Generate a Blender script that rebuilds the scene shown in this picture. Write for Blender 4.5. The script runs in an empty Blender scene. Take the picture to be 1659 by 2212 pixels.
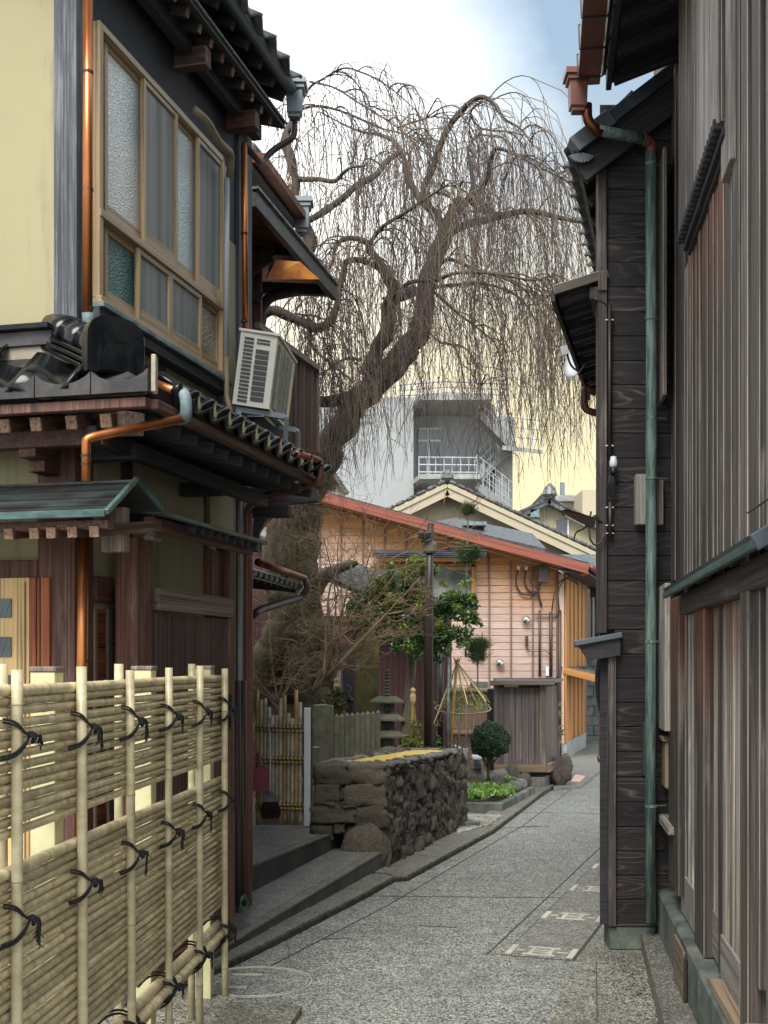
import bpy, bmesh, math, random
import numpy as np
from mathutils import Vector, Matrix, noise as mnoise
R = math.radians
rnd = random.Random(7)
scene = bpy.context.scene
COL = scene.collection

# ---------------------------------------------------------------- camera
EYE = 1.6
FPX, CX, HY = 2600.0, 829.5, 1434.0          # focal length, centre and horizon in 1659x2212 units
cam_d = bpy.data.cameras.new('camera'); cam = bpy.data.objects.new('camera', cam_d); COL.objects.link(cam)
cam.location = (0, 0, EYE); cam.rotation_euler = (R(90), 0, 0)
cam_d.sensor_fit = 'VERTICAL'; cam_d.sensor_height = 36.0; cam_d.lens = 36.0 * FPX / 2212.0
cam_d.shift_y = (HY - 1106.0) / 2212.0
cam_d.clip_start = 0.05; cam_d.clip_end = 2000
scene.camera = cam

# ---------------------------------------------------------------- light
SUN_EL, SUN_AZ = 52.0, 196.0                  # behind the camera, thin overcast
world = bpy.data.worlds.new('World'); scene.world = world; world.use_nodes = True
wt = world.node_tree; wt.nodes.clear()
def wn(t, **kw):
    n = wt.nodes.new(t)
    for k, v in kw.items(): setattr(n, k, v)
    return n
def wl(a, b): wt.links.new(a, b)
def wmath(op, a, b=None, clamp=False):
    n = wn('ShaderNodeMath', operation=op, use_clamp=clamp)
    for i, s in enumerate((a, b)):
        if s is None: continue
        if isinstance(s, (int, float)): n.inputs[i].default_value = s
        else: wl(s, n.inputs[i])
    return n.outputs[0]
def wramp(fac, stops):
    n = wn('ShaderNodeValToRGB'); e = n.color_ramp.elements
    while len(e) < len(stops): e.new(0.5)
    for el, (p, c) in zip(e, stops): el.position = p; el.color = (*c, 1)
    wl(fac, n.inputs[0]); return n.outputs[0]
def wmix(fac, a, b):
    n = wn('ShaderNodeMix', data_type='RGBA')
    for i, s in ((0, fac), (6, a), (7, b)):
        if isinstance(s, (int, float)): n.inputs[i].default_value = s
        elif isinstance(s, tuple): n.inputs[i].default_value = (*s, 1)
        else: wl(s, n.inputs[i])
    return n.outputs[2]
sky = wn('ShaderNodeTexSky', sky_type='NISHITA'); sky.sun_disc = False
sky.sun_elevation = R(SUN_EL); sky.sun_rotation = R(SUN_AZ - 0.0); sky.air_density = 1.6; sky.dust_density = 2.0
skyv = wn('ShaderNodeVectorMath', operation='SCALE'); wl(sky.outputs[0], skyv.inputs[0]); skyv.inputs[3].default_value = 0.055
tc = wn('ShaderNodeTexCoord'); sep = wn('ShaderNodeSeparateXYZ'); wl(tc.outputs['Generated'], sep.inputs[0])
el = wmath('MAXIMUM', sep.outputs[2], 0.0)
mp = wn('ShaderNodeMapping'); mp.inputs[1].default_value = (0.62, 0.3, 0.05); mp.inputs[3].default_value = (1.0, 1.0, 1.7); wl(tc.outputs['Generated'], mp.inputs[0])
cn = wn('ShaderNodeTexNoise'); cn.inputs['Scale'].default_value = 3.1; cn.inputs['Detail'].default_value = 7; cn.inputs['Roughness'].default_value = 0.52; wl(mp.outputs[0], cn.inputs[0])
cn2 = wn('ShaderNodeTexNoise'); cn2.inputs['Scale'].default_value = 1.1; cn2.inputs['Detail'].default_value = 2; wl(mp.outputs[0], cn2.inputs[0])
# thin cloud gathers toward the hidden low glow, opens to blue-grey higher and to the right
side = wmath('MULTIPLY', wmath('MAXIMUM', wmath('MULTIPLY', sep.outputs[0], -5.2), -0.85), wmath('SUBTRACT', wmath('MULTIPLY', sep.outputs[1], 2.4), 1.2, True))
hi = wmath('MULTIPLY', wmath('SUBTRACT', el, 0.30), -0.4)
cov = wmath('ADD', wmath('ADD', wmath('MULTIPLY', cn.outputs[0], 1.5), side), wmath('ADD', hi, 0.04))
cmask = wramp(cov, [(0.10, (0.04, 0.04, 0.04)), (0.98, (1, 1, 1))])
cloudc = wramp(cn2.outputs[0], [(0.3, (0.38, 0.42, 0.47)), (0.62, (0.58, 0.60, 0.61))])
c1 = wmix(cmask, wmix(0.6, skyv.outputs[0], (0.105, 0.15, 0.195)), cloudc)
# warm, hazy band low in the sky ahead
gl = wmath('ADD', wmath('MULTIPLY', sep.outputs[1], 0.9), wmath('MULTIPLY', el, -1.75))
gmask = wramp(gl, [(0.0, (0, 0, 0)), (0.12, (0.15, 0.15, 0.15)), (0.38, (0.9, 0.9, 0.9)), (0.66, (1, 1, 1))])
warm = wmix(wmath('MULTIPLY', el, 2.7, True), (0.40, 0.315, 0.125), (0.37, 0.335, 0.235))
c2 = wmix(wmath('MULTIPLY', gmask, wramp(cn.outputs[0], [(0.30, (0.62, 0.62, 0.62)), (0.60, (1, 1, 1))])), c1, warm)
bg = wn('ShaderNodeBackground'); bg.inputs[1].default_value = 1.0; wl(c2, bg.inputs[0])
wo = wn('ShaderNodeOutputWorld'); wl(bg.outputs[0], wo.inputs[0])

sun_d = bpy.data.lights.new('sun', 'SUN'); sun_d.energy = 1.5; sun_d.angle = R(32); sun_d.color = (1.0, 0.965, 0.90)
sun = bpy.data.objects.new('sun', sun_d); COL.objects.link(sun)
az = R(SUN_AZ); sd = Vector((math.sin(az) * math.cos(R(SUN_EL)), math.cos(az) * math.cos(R(SUN_EL)), math.sin(R(SUN_EL))))
sun.rotation_euler = sd.to_track_quat('Z', 'Y').to_euler()
vs = scene.view_settings; vs.view_transform = 'Standard'; vs.look = 'None'; vs.gamma = 1.0; vs.use_curve_mapping = False
vs.exposure = 1.8
scene.render.engine = 'CYCLES'; scene.cycles.max_bounces = 8; scene.cycles.diffuse_bounces = 6; scene.cycles.transparent_max_bounces = 8
scene.cycles.use_adaptive_sampling = True

# ---------------------------------------------------------------- material helpers
class NT:
    def __init__(s, name):
        s.m = bpy.data.materials.new(name); s.m.use_nodes = True; s.t = s.m.node_tree; s.t.nodes.clear()
        s.o = s.n('ShaderNodeOutputMaterial'); s.b = s.n('ShaderNodeBsdfPrincipled'); s.l(s.b.outputs[0], s.o.inputs[0])
        s.tc = s.n('ShaderNodeTexCoord'); s.oi = s.n('ShaderNodeObjectInfo')
    def n(s, t, **kw):
        x = s.t.nodes.new(t)
        for k, v in kw.items(): setattr(x, k, v)
        return x
    def l(s, a, b): s.t.links.new(a, b)
    def put(s, sock, v):
        if isinstance(v, (int, float)): sock.default_value = v
        elif isinstance(v, (tuple, list)): sock.default_value = (*v, 1) if len(v) == 3 and sock.type == 'RGBA' else v
        else: s.l(v, sock)
    def math(s, op, a, b=0.0, clamp=False):
        x = s.n('ShaderNodeMath', operation=op, use_clamp=clamp); s.put(x.inputs[0], a); s.put(x.inputs[1], b); return x.outputs[0]
    def vmath(s, op, a, b):
        x = s.n('ShaderNodeVectorMath', operation=op); s.put(x.inputs[0], a); s.put(x.inputs[1], b); return x.outputs[0]
    def mix(s, f, a, b, blend='MIX'):
        x = s.n('ShaderNodeMix', data_type='RGBA', blend_type=blend); s.put(x.inputs[0], f); s.put(x.inputs[6], a); s.put(x.inputs[7], b); return x.outputs[2]
    def ramp(s, f, stops, interp='LINEAR'):
        x = s.n('ShaderNodeValToRGB'); x.color_ramp.interpolation = interp; e = x.color_ramp.elements
        while len(e) < len(stops): e.new(0.5)
        for q, (p, c) in zip(e, stops):
            q.position = p; q.color = (*c, 1) if isinstance(c, (tuple, list)) else (c, c, c, 1)
        s.put(x.inputs[0], f); return x.outputs[0]
    def coords(s, scale=(1, 1, 1), rand=True, world=False):
        if world: v = s.n('ShaderNodeNewGeometry').outputs['Position']
        else: v = s.tc.outputs['Object']
        if rand and not world:
            c = s.n('ShaderNodeCombineXYZ'); k = s.oi.outputs['Random']
            s.put(c.inputs[0], s.math('MULTIPLY', k, 37.0)); s.put(c.inputs[1], s.math('MULTIPLY', k, 91.0)); s.put(c.inputs[2], s.math('MULTIPLY', k, 53.0))
            v = s.vmath('ADD', v, c.outputs[0])
        return s.vmath('MULTIPLY', v, scale)
    def noise(s, v, scale=1.0, detail=4, rough=0.55, dist=0.0):
        x = s.n('ShaderNodeTexNoise'); s.put(x.inputs['Vector'], v); x.inputs['Scale'].default_value = scale; x.inputs['Detail'].default_value = detail
        x.inputs['Roughness'].default_value = rough; x.inputs['Distortion'].default_value = dist; return x.outputs[0]
    def voro(s, v, scale, feature='F1', out=0, rand=1.0):
        x = s.n('ShaderNodeTexVoronoi', feature=feature); s.put(x.inputs['Vector'], v); x.inputs['Scale'].default_value = scale; x.inputs['Randomness'].default_value = rand
        return x.outputs[out]
    def var(s, amt):
        return s.math('ADD', s.math('MULTIPLY', s.oi.outputs['Random'], 2 * amt), 1 - amt)
    def mulv(s, c, f):
        x = s.n('ShaderNodeVectorMath', operation='SCALE'); s.put(x.inputs[0], c); s.put(x.inputs[3], f); return x.outputs[0]
    def bump(s, h, strength=0.3, dist=0.01):
        x = s.n('ShaderNodeBump'); x.inputs['Strength'].default_value = strength; x.inputs['Distance'].default_value = dist
        s.put(x.inputs['Height'], h); s.l(x.outputs[0], s.b.inputs['Normal'])
    def fin(s, col, rough=0.6, metal=0.0, spec=None):
        s.put(s.b.inputs['Base Color'], col); s.put(s.b.inputs['Roughness'], rough); s.b.inputs['Metallic'].default_value = metal
        if spec is not None: s.b.inputs['Specular IOR Level'].default_value = spec
        return s.m

def m_wood(name, dark, light, worn=None, grain=34.0, var=0.22, rough=0.68, bump=0.35, wornamt=0.5, along=1.0, top=None):
    t = NT(name); v = t.coords((along * 1.3, grain * 2.7, grain * 2.7)); n1 = t.noise(v, 1.0, 8, 0.72)
    v2 = t.coords((along * 0.4, grain * 0.5, grain * 0.5)); n2 = t.noise(v2, 1.0, 4, 0.6)
    f = t.math('ADD', t.math('MULTIPLY', n1, 0.6), t.math('MULTIPLY', n2, 0.4))
    c = t.ramp(f, [(0.37, dark), (0.61, light)])
    if worn is not None:
        w = t.noise(t.coords((1.1, 5, 5)), 1.0, 5, 0.65)
        c = t.mix(t.ramp(t.math('ADD', t.math('MULTIPLY', w, 0.7), t.math('MULTIPLY', n1, 0.3)), [(0.62 - 0.22 * wornamt, 0.0), (0.72 - 0.22 * wornamt, 1.0)]), c, worn)
        c = t.mix(t.ramp(n1, [(0.30, 0.65), (0.5, 0.0)]), c, dark)
    crack = t.ramp(t.noise(t.coords((along * 0.8, grain * 2.2, grain * 2.2)), 1.0, 2, 0.5), [(0.36, 0.45), (0.46, 1.0)])
    if top is not None:
        z = t.n('ShaderNodeSeparateXYZ'); t.l(t.n('ShaderNodeNewGeometry').outputs['Position'], z.inputs[0])
        zn = t.math('ADD', z.outputs[2], t.math('MULTIPLY', t.noise(t.coords((0.8, 9, 9)), 1.0, 4, 0.6), 1.2))
        k = t.n('ShaderNodeMapRange'); t.put(k.inputs[0], zn); k.inputs[1].default_value = top[1] + 0.6; k.inputs[2].default_value = top[2] + 0.6
        c = t.mix(k.outputs[0], c, t.mix(f, tuple(x * 0.35 for x in top[0]), top[0]))
    c = t.mix(1.0, c, crack, 'MULTIPLY')
    c = t.mulv(c, t.var(var)); t.bump(f, bump, 0.004)
    return t.fin(c, rough)
def m_cathedral(name, dark, mid, line, lines=9.0, var=0.25, rough=0.62):
    """boards with contour-like flat-sawn figure"""
    t = NT(name)
    n = t.noise(t.coords((0.9, 5.5, 10.0)), 1.0, 1.8, 0.45, 0.2)
    fr = t.math('FRACT', t.math('MULTIPLY', n, lines * 1.6))
    fine = t.noise(t.coords((2.5, 90, 90)), 1.0, 4, 0.6)
    ln = t.ramp(fr, [(0.0, 0.9), (0.12, 0.25), (0.35, 0.0), (0.85, 0.05), (1.0, 0.9)])
    blot = t.ramp(t.noise(t.coords((1.2, 1.4, 2.6)), 1.0, 4, 0.6), [(0.42, 0.12), (0.66, 1.0)])
    c = t.ramp(fine, [(0.3, dark), (0.7, mid)])
    c = t.mix(t.math('MULTIPLY', t.math('MULTIPLY', ln, blot), t.ramp(fine, [(0.35, 0.45), (0.6, 0.85)])), c, line)
    c = t.mulv(c, t.var(var)); t.bump(t.math('ADD', t.math('MULTIPLY', fine, 0.4), t.math('MULTIPLY', ln, 0.6)), 0.35, 0.004)
    return t.fin(c, rough)
def m_plain(name, col, rough=0.5, metal=0.0, var=0.06, dirt=0.15, dscale=6.0, bump=0.0, spec=None, dcol=(0.05, 0.045, 0.04)):
    t = NT(name); n = t.noise(t.coords((1, 1, 1)), dscale, 6, 0.65)
    c = t.mix(t.ramp(n, [(0.42, 0.0), (0.75, dirt)]), col, dcol); c = t.mulv(c, t.var(var))
    if bump: t.bump(t.noise(t.coords((1, 1, 1)), dscale * 8, 4, 0.6), bump, 0.004)
    return t.fin(c, t.math('ADD', t.math('MULTIPLY', n, 0.2), rough - 0.1), metal, spec)
def m_two(name, a, b, scale=4.0, lo=0.4, hi=0.65, rough=0.7, metal=0.0, stretch=(1, 1, 1), bump=0.0, bscale=40, var=0.1, detail=6):
    t = NT(name); n = t.noise(t.coords(stretch), scale, detail, 0.62)
    c = t.ramp(n, [(lo, a), (hi, b)]); c = t.mulv(c, t.var(var))
    if bump: t.bump(t.noise(t.coords((1, 1, 1)), bscale, 5, 0.65), bump, 0.01)
    return t.fin(c, rough, metal)

M = {}
def aggregate(name, pal, scale=95.0, tint=(1, 1, 1), dirt=0.5, bump=0.5):
    t = NT(name); w = t.coords((1, 1, 1), world=True)
    wob = t.vmath('ADD', w, t.mulv(t.n('ShaderNodeTexNoise').outputs[1], 0.0))
    cid = t.voro(t.vmath('MULTIPLY', wob, (1, 0.8, 1)), scale, 'F1', 1)
    sp = t.n('ShaderNodeSeparateColor'); t.l(cid, sp.inputs[0])
    c = t.ramp(sp.outputs[0], pal, 'CONSTANT')
    d = t.voro(t.vmath('MULTIPLY', wob, (1, 0.8, 1)), scale, 'F1', 0)
    edge = t.ramp(d, [(0.25, 1.0), (0.75, 0.35)])
    c = t.mix(1.0, c, edge, 'MULTIPLY')
    big = t.noise(w, 1.3, 7, 0.7); med = t.noise(w, 7.0, 5, 0.7)
    c = t.mix(t.ramp(big, [(0.38, 0.0), (0.72, dirt)]), c, (0.105, 0.10, 0.085))
    c = t.mix(1.0, c, t.ramp(med, [(0.25, 0.62), (0.7, 1.15)]), 'MULTIPLY')
    c = t.mix(1.0, c, tint, 'MULTIPLY'); t.bump(t.math('SUBTRACT', 1.0, d), bump, 0.006)
    return t.fin(c, t.ramp(sp.outputs[1], [(0.0, 0.42), (1.0, 0.85)]))
PALG = [(0.0, (0.11, 0.115, 0.115)), (0.13, (0.33, 0.34, 0.325)), (0.42, (0.47, 0.475, 0.44)), (0.66, (0.25, 0.255, 0.24)), (0.76, (0.58, 0.57, 0.50)), (0.93, (0.30, 0.28, 0.23))]
M['paving'] = aggregate('exposed_aggregate', PALG, 105.0, (0.98, 1.0, 0.97), 0.5)
M['paving_old'] = aggregate('weathered_aggregate', PALG, 95.0, (0.92, 0.90, 0.80), 0.75)
M['kerb'] = aggregate('kerb_concrete', [(0.0, (0.16, 0.16, 0.15)), (0.3, (0.25, 0.245, 0.22)), (0.7, (0.33, 0.32, 0.28)), (0.93, (0.44, 0.42, 0.36))], 120.0, (1, 0.98, 0.92), 0.6, 0.3)
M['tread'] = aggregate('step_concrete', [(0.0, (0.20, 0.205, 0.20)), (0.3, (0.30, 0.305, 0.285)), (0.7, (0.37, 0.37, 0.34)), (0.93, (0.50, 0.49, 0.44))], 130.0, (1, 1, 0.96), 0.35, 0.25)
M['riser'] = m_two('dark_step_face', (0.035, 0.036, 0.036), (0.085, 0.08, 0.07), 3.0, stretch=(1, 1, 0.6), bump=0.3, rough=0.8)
M['foundation'] = m_two('mossy_concrete', (0.05, 0.065, 0.058), (0.17, 0.185, 0.155), 5.0, 0.35, 0.7, 0.85, bump=0.5, bscale=60, var=0.05)
M['concrete'] = m_two('grey_concrete', (0.22, 0.22, 0.21), (0.33, 0.33, 0.31), 3.0, rough=0.85, bump=0.3, var=0.05)
def plaster(name, base, stain, amt=0.6):
    t = NT(name); w = t.coords((1, 1, 1), world=True)
    n = t.noise(w, 2.2, 7, 0.68); st = t.noise(t.vmath('MULTIPLY', w, (9, 9, 0.9)), 1.0, 4, 0.6)
    c = t.mix(t.ramp(n, [(0.35, 0.0), (0.8, 0.5)]), base, tuple(x * 0.82 for x in base))
    c = t.mix(t.math('MULTIPLY', t.ramp(st, [(0.54, 0.0), (0.72, amt)]), t.ramp(n, [(0.35, 0.3), (0.6, 1.0)])), c, stain); t.bump(t.noise(w, 120, 4, 0.6), 0.2, 0.003)
    return t.fin(c, 0.88)
M['plaster'] = plaster('ochre_plaster', (0.33, 0.295, 0.17), (0.14, 0.12, 0.075), 0.9)
M['plaster_dk'] = plaster('aged_plaster', (0.46, 0.40, 0.26), (0.22, 0.18, 0.11), 0.5)
M['cream'] = plaster('cream_render', (0.42, 0.365, 0.26), (0.36, 0.31, 0.22), 0.35)
M['beige'] = plaster('beige_render', (0.44, 0.38, 0.25), (0.25, 0.22, 0.16), 0.4)
M['white_conc'] = plaster('white_concrete', (0.31, 0.325, 0.325), (0.17, 0.175, 0.175), 0.7)
M['postwood'] = m_wood('brown_post_wood', (0.045, 0.018, 0.012), (0.14, 0.055, 0.035), (0.20, 0.13, 0.10), wornamt=0.35)
M['redwood'] = m_wood('red_stained_wood', (0.07, 0.018, 0.010), (0.30, 0.085, 0.030), (0.16, 0.04, 0.02), wornamt=0.2)
M['greypost'] = m_wood('blue_grey_wood', (0.025, 0.03, 0.038), (0.085, 0.095, 0.11), (0.15, 0.155, 0.165), wornamt=0.35)
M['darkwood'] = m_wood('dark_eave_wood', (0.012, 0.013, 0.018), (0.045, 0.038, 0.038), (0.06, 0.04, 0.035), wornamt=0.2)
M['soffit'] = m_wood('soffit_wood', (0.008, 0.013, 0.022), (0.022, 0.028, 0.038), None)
M['raft_end'] = m_wood('rafter_end_wood', (0.12, 0.06, 0.035), (0.33, 0.20, 0.12), None)
M['screenwood'] = m_wood('slatted_screen_wood', (0.045, 0.025, 0.022), (0.12, 0.075, 0.062), None)
M['capwood'] = m_wood('weathered_cap_wood', (0.10, 0.07, 0.055), (0.25, 0.195, 0.155), (0.32, 0.28, 0.24), wornamt=0.4)
M['weather'] = m_wood('weathered_cedar', (0.026, 0.020, 0.017), (0.165, 0.13, 0.105), (0.30, 0.26, 0.22), grain=40, wornamt=0.40, var=0.35)
M['weather_lt'] = m_wood('pale_weathered_cedar', (0.11, 0.095, 0.082), (0.40, 0.36, 0.315), (0.58, 0.54, 0.48), grain=44, wornamt=0.45, var=0.22)
M['weather_dk'] = m_wood('dark_weathered_cedar', (0.016, 0.013, 0.014), (0.10, 0.08, 0.07), (0.20, 0.165, 0.145), grain=40, wornamt=0.35, var=0.35)
M['door_post'] = m_wood('rain_washed_post', (0.020, 0.015, 0.013), (0.12, 0.095, 0.08), (0.24, 0.20, 0.165), grain=40, wornamt=0.4, var=0.25, top=((0.30, 0.085, 0.025), 1.30, 1.95))
M['wall_mid'] = m_wood('half_sheltered_board', (0.012, 0.009, 0.008), (0.095, 0.068, 0.052), (0.18, 0.145, 0.115), grain=40, wornamt=0.35, var=0.4, top=((0.26, 0.085, 0.03), 2.9, 3.6))
M['lit_edge'] = m_plain('pale_lit_arris', (0.33, 0.295, 0.25), 0.8, dirt=0.8, dscale=3.0, var=0.3)  # pale arris colour paints the light caught along board edges
M['amber'] = m_wood('sheltered_amber_cedar', (0.05, 0.018, 0.010), (0.21, 0.075, 0.028), (0.13, 0.05, 0.02), wornamt=0.25)
M['lath'] = m_wood('weathered_lattice', (0.10, 0.085, 0.07), (0.29, 0.245, 0.20), (0.42, 0.36, 0.27), grain=60, wornamt=0.45, var=0.45, top=((0.24, 0.11, 0.05), 1.45, 2.0))
M['char'] = m_cathedral('charred_cedar_board', (0.005, 0.005, 0.006), (0.030, 0.022, 0.022), (0.19, 0.15, 0.135), 11.0)
M['kimono'] = m_cathedral('orange_cedar_board', (0.42, 0.19, 0.055), (0.62, 0.32, 0.11), (0.36, 0.14, 0.035), 6.0, 0.10)
def m_cedar():
    t = NT('weathering_cedar_board'); fine = t.noise(t.coords((2.5, 70, 70)), 1.0, 4, 0.6); n = t.noise(t.coords((0.9, 5.5, 9)), 1.0, 1.8, 0.45)
    ln = t.ramp(t.math('FRACT', t.math('MULTIPLY', n, 10.0)), [(0.0, 0.7), (0.15, 0.1), (0.85, 0.0), (1.0, 0.7)])
    def tone(a, b, l): return t.mix(t.math('MULTIPLY', ln, 0.45), t.ramp(fine, [(0.3, a), (0.7, b)]), l)
    p = t.n('ShaderNodeSeparateXYZ'); t.l(t.n('ShaderNodeNewGeometry').outputs['Position'], p.inputs[0])
    eave = t.math('SUBTRACT', 4.42, t.math('MULTIPLY', t.math('ABSOLUTE', t.math('ADD', p.outputs[0], 1.07)), 0.285))   # the verge line shelters what is just below it
    d = t.math('ADD', t.math('SUBTRACT', eave, p.outputs[2]), t.math('MULTIPLY', t.noise(t.coords((0.5, 2, 2)), 1.0, 3, 0.6), 0.7))
    k = t.n('ShaderNodeMapRange'); t.put(k.inputs[0], d); k.inputs[1].default_value = 0.72; k.inputs[2].default_value = 1.45
    c = t.mix(k.outputs[0], tone((0.42, 0.18, 0.05), (0.62, 0.31, 0.10), (0.34, 0.13, 0.035)), tone((0.46, 0.32, 0.26), (0.64, 0.49, 0.42), (0.38, 0.22, 0.15)))
    c = t.mulv(c, t.var(0.12)); t.bump(fine, 0.3, 0.004); return t.fin(c, 0.65)
M['cedar'] = m_cedar()
M['pinkboard'] = m_cathedral('pinkish_cedar_board', (0.47, 0.30, 0.22), (0.66, 0.48, 0.39), (0.38, 0.21, 0.13), 6.0, 0.10)
M['sidewood'] = m_wood('amber_side_boarding', (0.30, 0.12, 0.03), (0.52, 0.25, 0.075), None, var=0.08)
M['windowframe'] = m_wood('tan_window_frame', (0.30, 0.205, 0.105), (0.47, 0.345, 0.20), None, grain=50, var=0.06, rough=0.4)
M['doorwood'] = m_wood('pale_door_wood', (0.52, 0.33, 0.12), (0.70, 0.48, 0.21), None, var=0.04, rough=0.45)
M['copper'] = m_two('brown_copper', (0.36, 0.115, 0.035), (0.50, 0.19, 0.07), 8.0, metal=0.85, rough=0.34, stretch=(1, 1, 0.3), var=0.1)
M['copper_dk'] = m_two('dull_copper', (0.10, 0.035, 0.018), (0.26, 0.085, 0.035), 6.0, metal=0.75, rough=0.42, var=0.1)
M['verdi'] = m_two('verdigris_copper', (0.055, 0.095, 0.085), (0.19, 0.265, 0.23), 6.0, rough=0.55, stretch=(9, 9, 0.8), var=0.05, bump=0.1)
M['verdi_dk'] = m_two('dark_verdigris_edge', (0.022, 0.045, 0.045), (0.06, 0.125, 0.12), 7.0, rough=0.5, stretch=(1, 3, 3), var=0.05)
M['copper_bright'] = m_two('orange_copper_sheet', (0.42, 0.10, 0.03), (0.75, 0.30, 0.05), 3.0, rough=0.5, metal=0.1, stretch=(2, 2, 2), var=0.02)  # vivid orange copper colour, barely metallic
M['verdi_pale'] = m_two('pale_verdigris', (0.09, 0.14, 0.15), (0.22, 0.28, 0.285), 12.0, rough=0.6, var=0.05)
M['copperroof'] = m_two('green_brown_copper_sheet', (0.030, 0.026, 0.026), (0.055, 0.085, 0.080), 5.0, 0.42, 0.72, rough=0.42, metal=0.3, stretch=(1, 2, 2), var=0.15)
M['brown_pipe'] = m_plain('red_brown_gutter', (0.17, 0.055, 0.038), 0.42, dirt=0.5)
M['tile'] = m_two('black_glazed_tile', (0.003, 0.004, 0.005), (0.011, 0.012, 0.013), 7.0, rough=0.18, var=0.3); M['tile'].node_tree.nodes['Principled BSDF'].inputs['Specular IOR Level'].default_value = 0.3
M['tile_edge'] = m_two('dull_tile_edge', (0.016, 0.014, 0.014), (0.060, 0.052, 0.048), 9.0, rough=0.45, var=0.2, bump=0.15)
M['tile_grey'] = m_two('grey_tile', (0.035, 0.038, 0.040), (0.15, 0.155, 0.15), 14.0, rough=0.35, var=0.35)
M['mortar'] = m_two('pale_mortar', (0.28, 0.24, 0.18), (0.55, 0.49, 0.39), 6.0, rough=0.9, bump=0.3)
M['black'] = m_plain('black_iron', (0.012, 0.012, 0.014), 0.5)
M['dkbrown'] = m_plain('dark_brown_metal', (0.035, 0.022, 0.018), 0.45)
M['pvc'] = m_plain('grey_pvc', (0.36, 0.38, 0.40), 0.4, dirt=0.25)
M['tape'] = m_plain('brown_pipe_tape', (0.19, 0.145, 0.10), 0.6, bump=0.4)
M['alu'] = m_plain('white_aluminium', (0.60, 0.62, 0.64), 0.35, dirt=0.1)
M['acwhite'] = m_plain('ivory_casing', (0.50, 0.50, 0.45), 0.38, dirt=0.2)
M['acdark'] = m_plain('dark_grille', (0.035, 0.04, 0.04), 0.5)
M['acgrey'] = m_plain('grey_fin_mesh', (0.19, 0.195, 0.18), 0.5, bump=0.5, dscale=20)
M['steel'] = m_plain('galvanised_steel', (0.17, 0.20, 0.22), 0.45, 0.6)
M['chrome'] = m_plain('stainless_steel', (0.55, 0.55, 0.52), 0.22, 0.95, dirt=0.1)
M['rope'] = m_plain('black_palm_rope', (0.008, 0.008, 0.010), 0.95, bump=0.5)
M['straw'] = m_plain('straw_rope', (0.52, 0.38, 0.20), 0.9, dirt=0.3)
M['postcream'] = m_two('cream_square_post', (0.50, 0.46, 0.25), (0.60, 0.56, 0.33), 7.0, rough=0.55, var=0.05)
def bamboo(name, a, b, var=0.14, stain=(0.20, 0.15, 0.09)):
    t = NT(name); n = t.noise(t.coords((3, 28, 28)), 1.0, 5, 0.6); n2 = t.noise(t.coords((2.5, 9, 9)), 1.0, 5, 0.65)
    c = t.ramp(n, [(0.3, a), (0.7, b)]); c = t.mix(t.ramp(n2, [(0.46, 0.0), (0.74, 0.6)]), c, stain)
    c = t.mulv(c, t.var(var)); t.bump(n, 0.1, 0.002)
    return t.fin(c, 0.42)
M['bamboo'] = bamboo('pale_bamboo', (0.38, 0.30, 0.16), (0.68, 0.57, 0.345), 0.22)
M['bamboo_post'] = bamboo('cream_bamboo_post', (0.36, 0.31, 0.18), (0.52, 0.46, 0.29), 0.08)
M['bamboo_node'] = m_plain('bamboo_node', (0.24, 0.18, 0.11), 0.55, var=0.3)
M['bamboo_grey'] = bamboo('greyed_bamboo', (0.33, 0.30, 0.23), (0.50, 0.46, 0.36))
M['bamboo_gold'] = bamboo('golden_bamboo', (0.33, 0.22, 0.07), (0.46, 0.31, 0.11))
M['bamboo_brown'] = bamboo('brown_bamboo', (0.16, 0.10, 0.06), (0.29, 0.20, 0.12))
def frosted(name, a, b, scale=60.0, rough=0.28):
    t = NT(name); w = t.coords((1, 1, 1), world=True)
    v = t.voro(w, scale, 'F1', 0); d = t.noise(t.vmath('MULTIPLY', w, (1, 1, 0.7)), 2.2, 2, 0.5)
    c = t.ramp(d, [(0.35, a), (0.65, b)]); t.bump(v, 0.5, 0.010); return t.fin(c, rough, 0.45, 0.9)
M['frost'] = frosted('patterned_glass', (0.66, 0.78, 0.80), (0.94, 0.96, 0.93), 105, 0.30)  # pale base colour stands in for sky reflected in the pane
M['frost_dk'] = frosted('dark_patterned_glass', (0.06, 0.17, 0.17), (0.18, 0.33, 0.31), 85)
M['frost_pale'] = frosted('cream_patterned_glass', (0.30, 0.29, 0.22), (0.48, 0.46, 0.36), 60)
def screen(name):
    t = NT(name); w = t.coords((1, 1, 1), world=True)
    n = t.noise(t.vmath('MULTIPLY', w, (16, 16, 0.5)), 1.0, 3, 0.5)
    c = t.ramp(n, [(0.3, (0.12, 0.135, 0.13)), (0.7, (0.27, 0.28, 0.25))]); return t.fin(c, 0.55)
M['screen'] = screen('insect_screen')
M['glass_dk'] = m_plain('dark_window_glass', (0.03, 0.04, 0.05), 0.08, dirt=0.0, spec=0.9)
M['glass_wall'] = m_two('pale_mottled_glass', (0.10, 0.12, 0.11), (0.30, 0.32, 0.28), 2.0, rough=0.12)  # mottled pale base colour on smooth glass
M['wire_glass'] = m_two('wired_glass', (0.04, 0.06, 0.07), (0.10, 0.12, 0.13), 3.0, rough=0.2)
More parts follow.
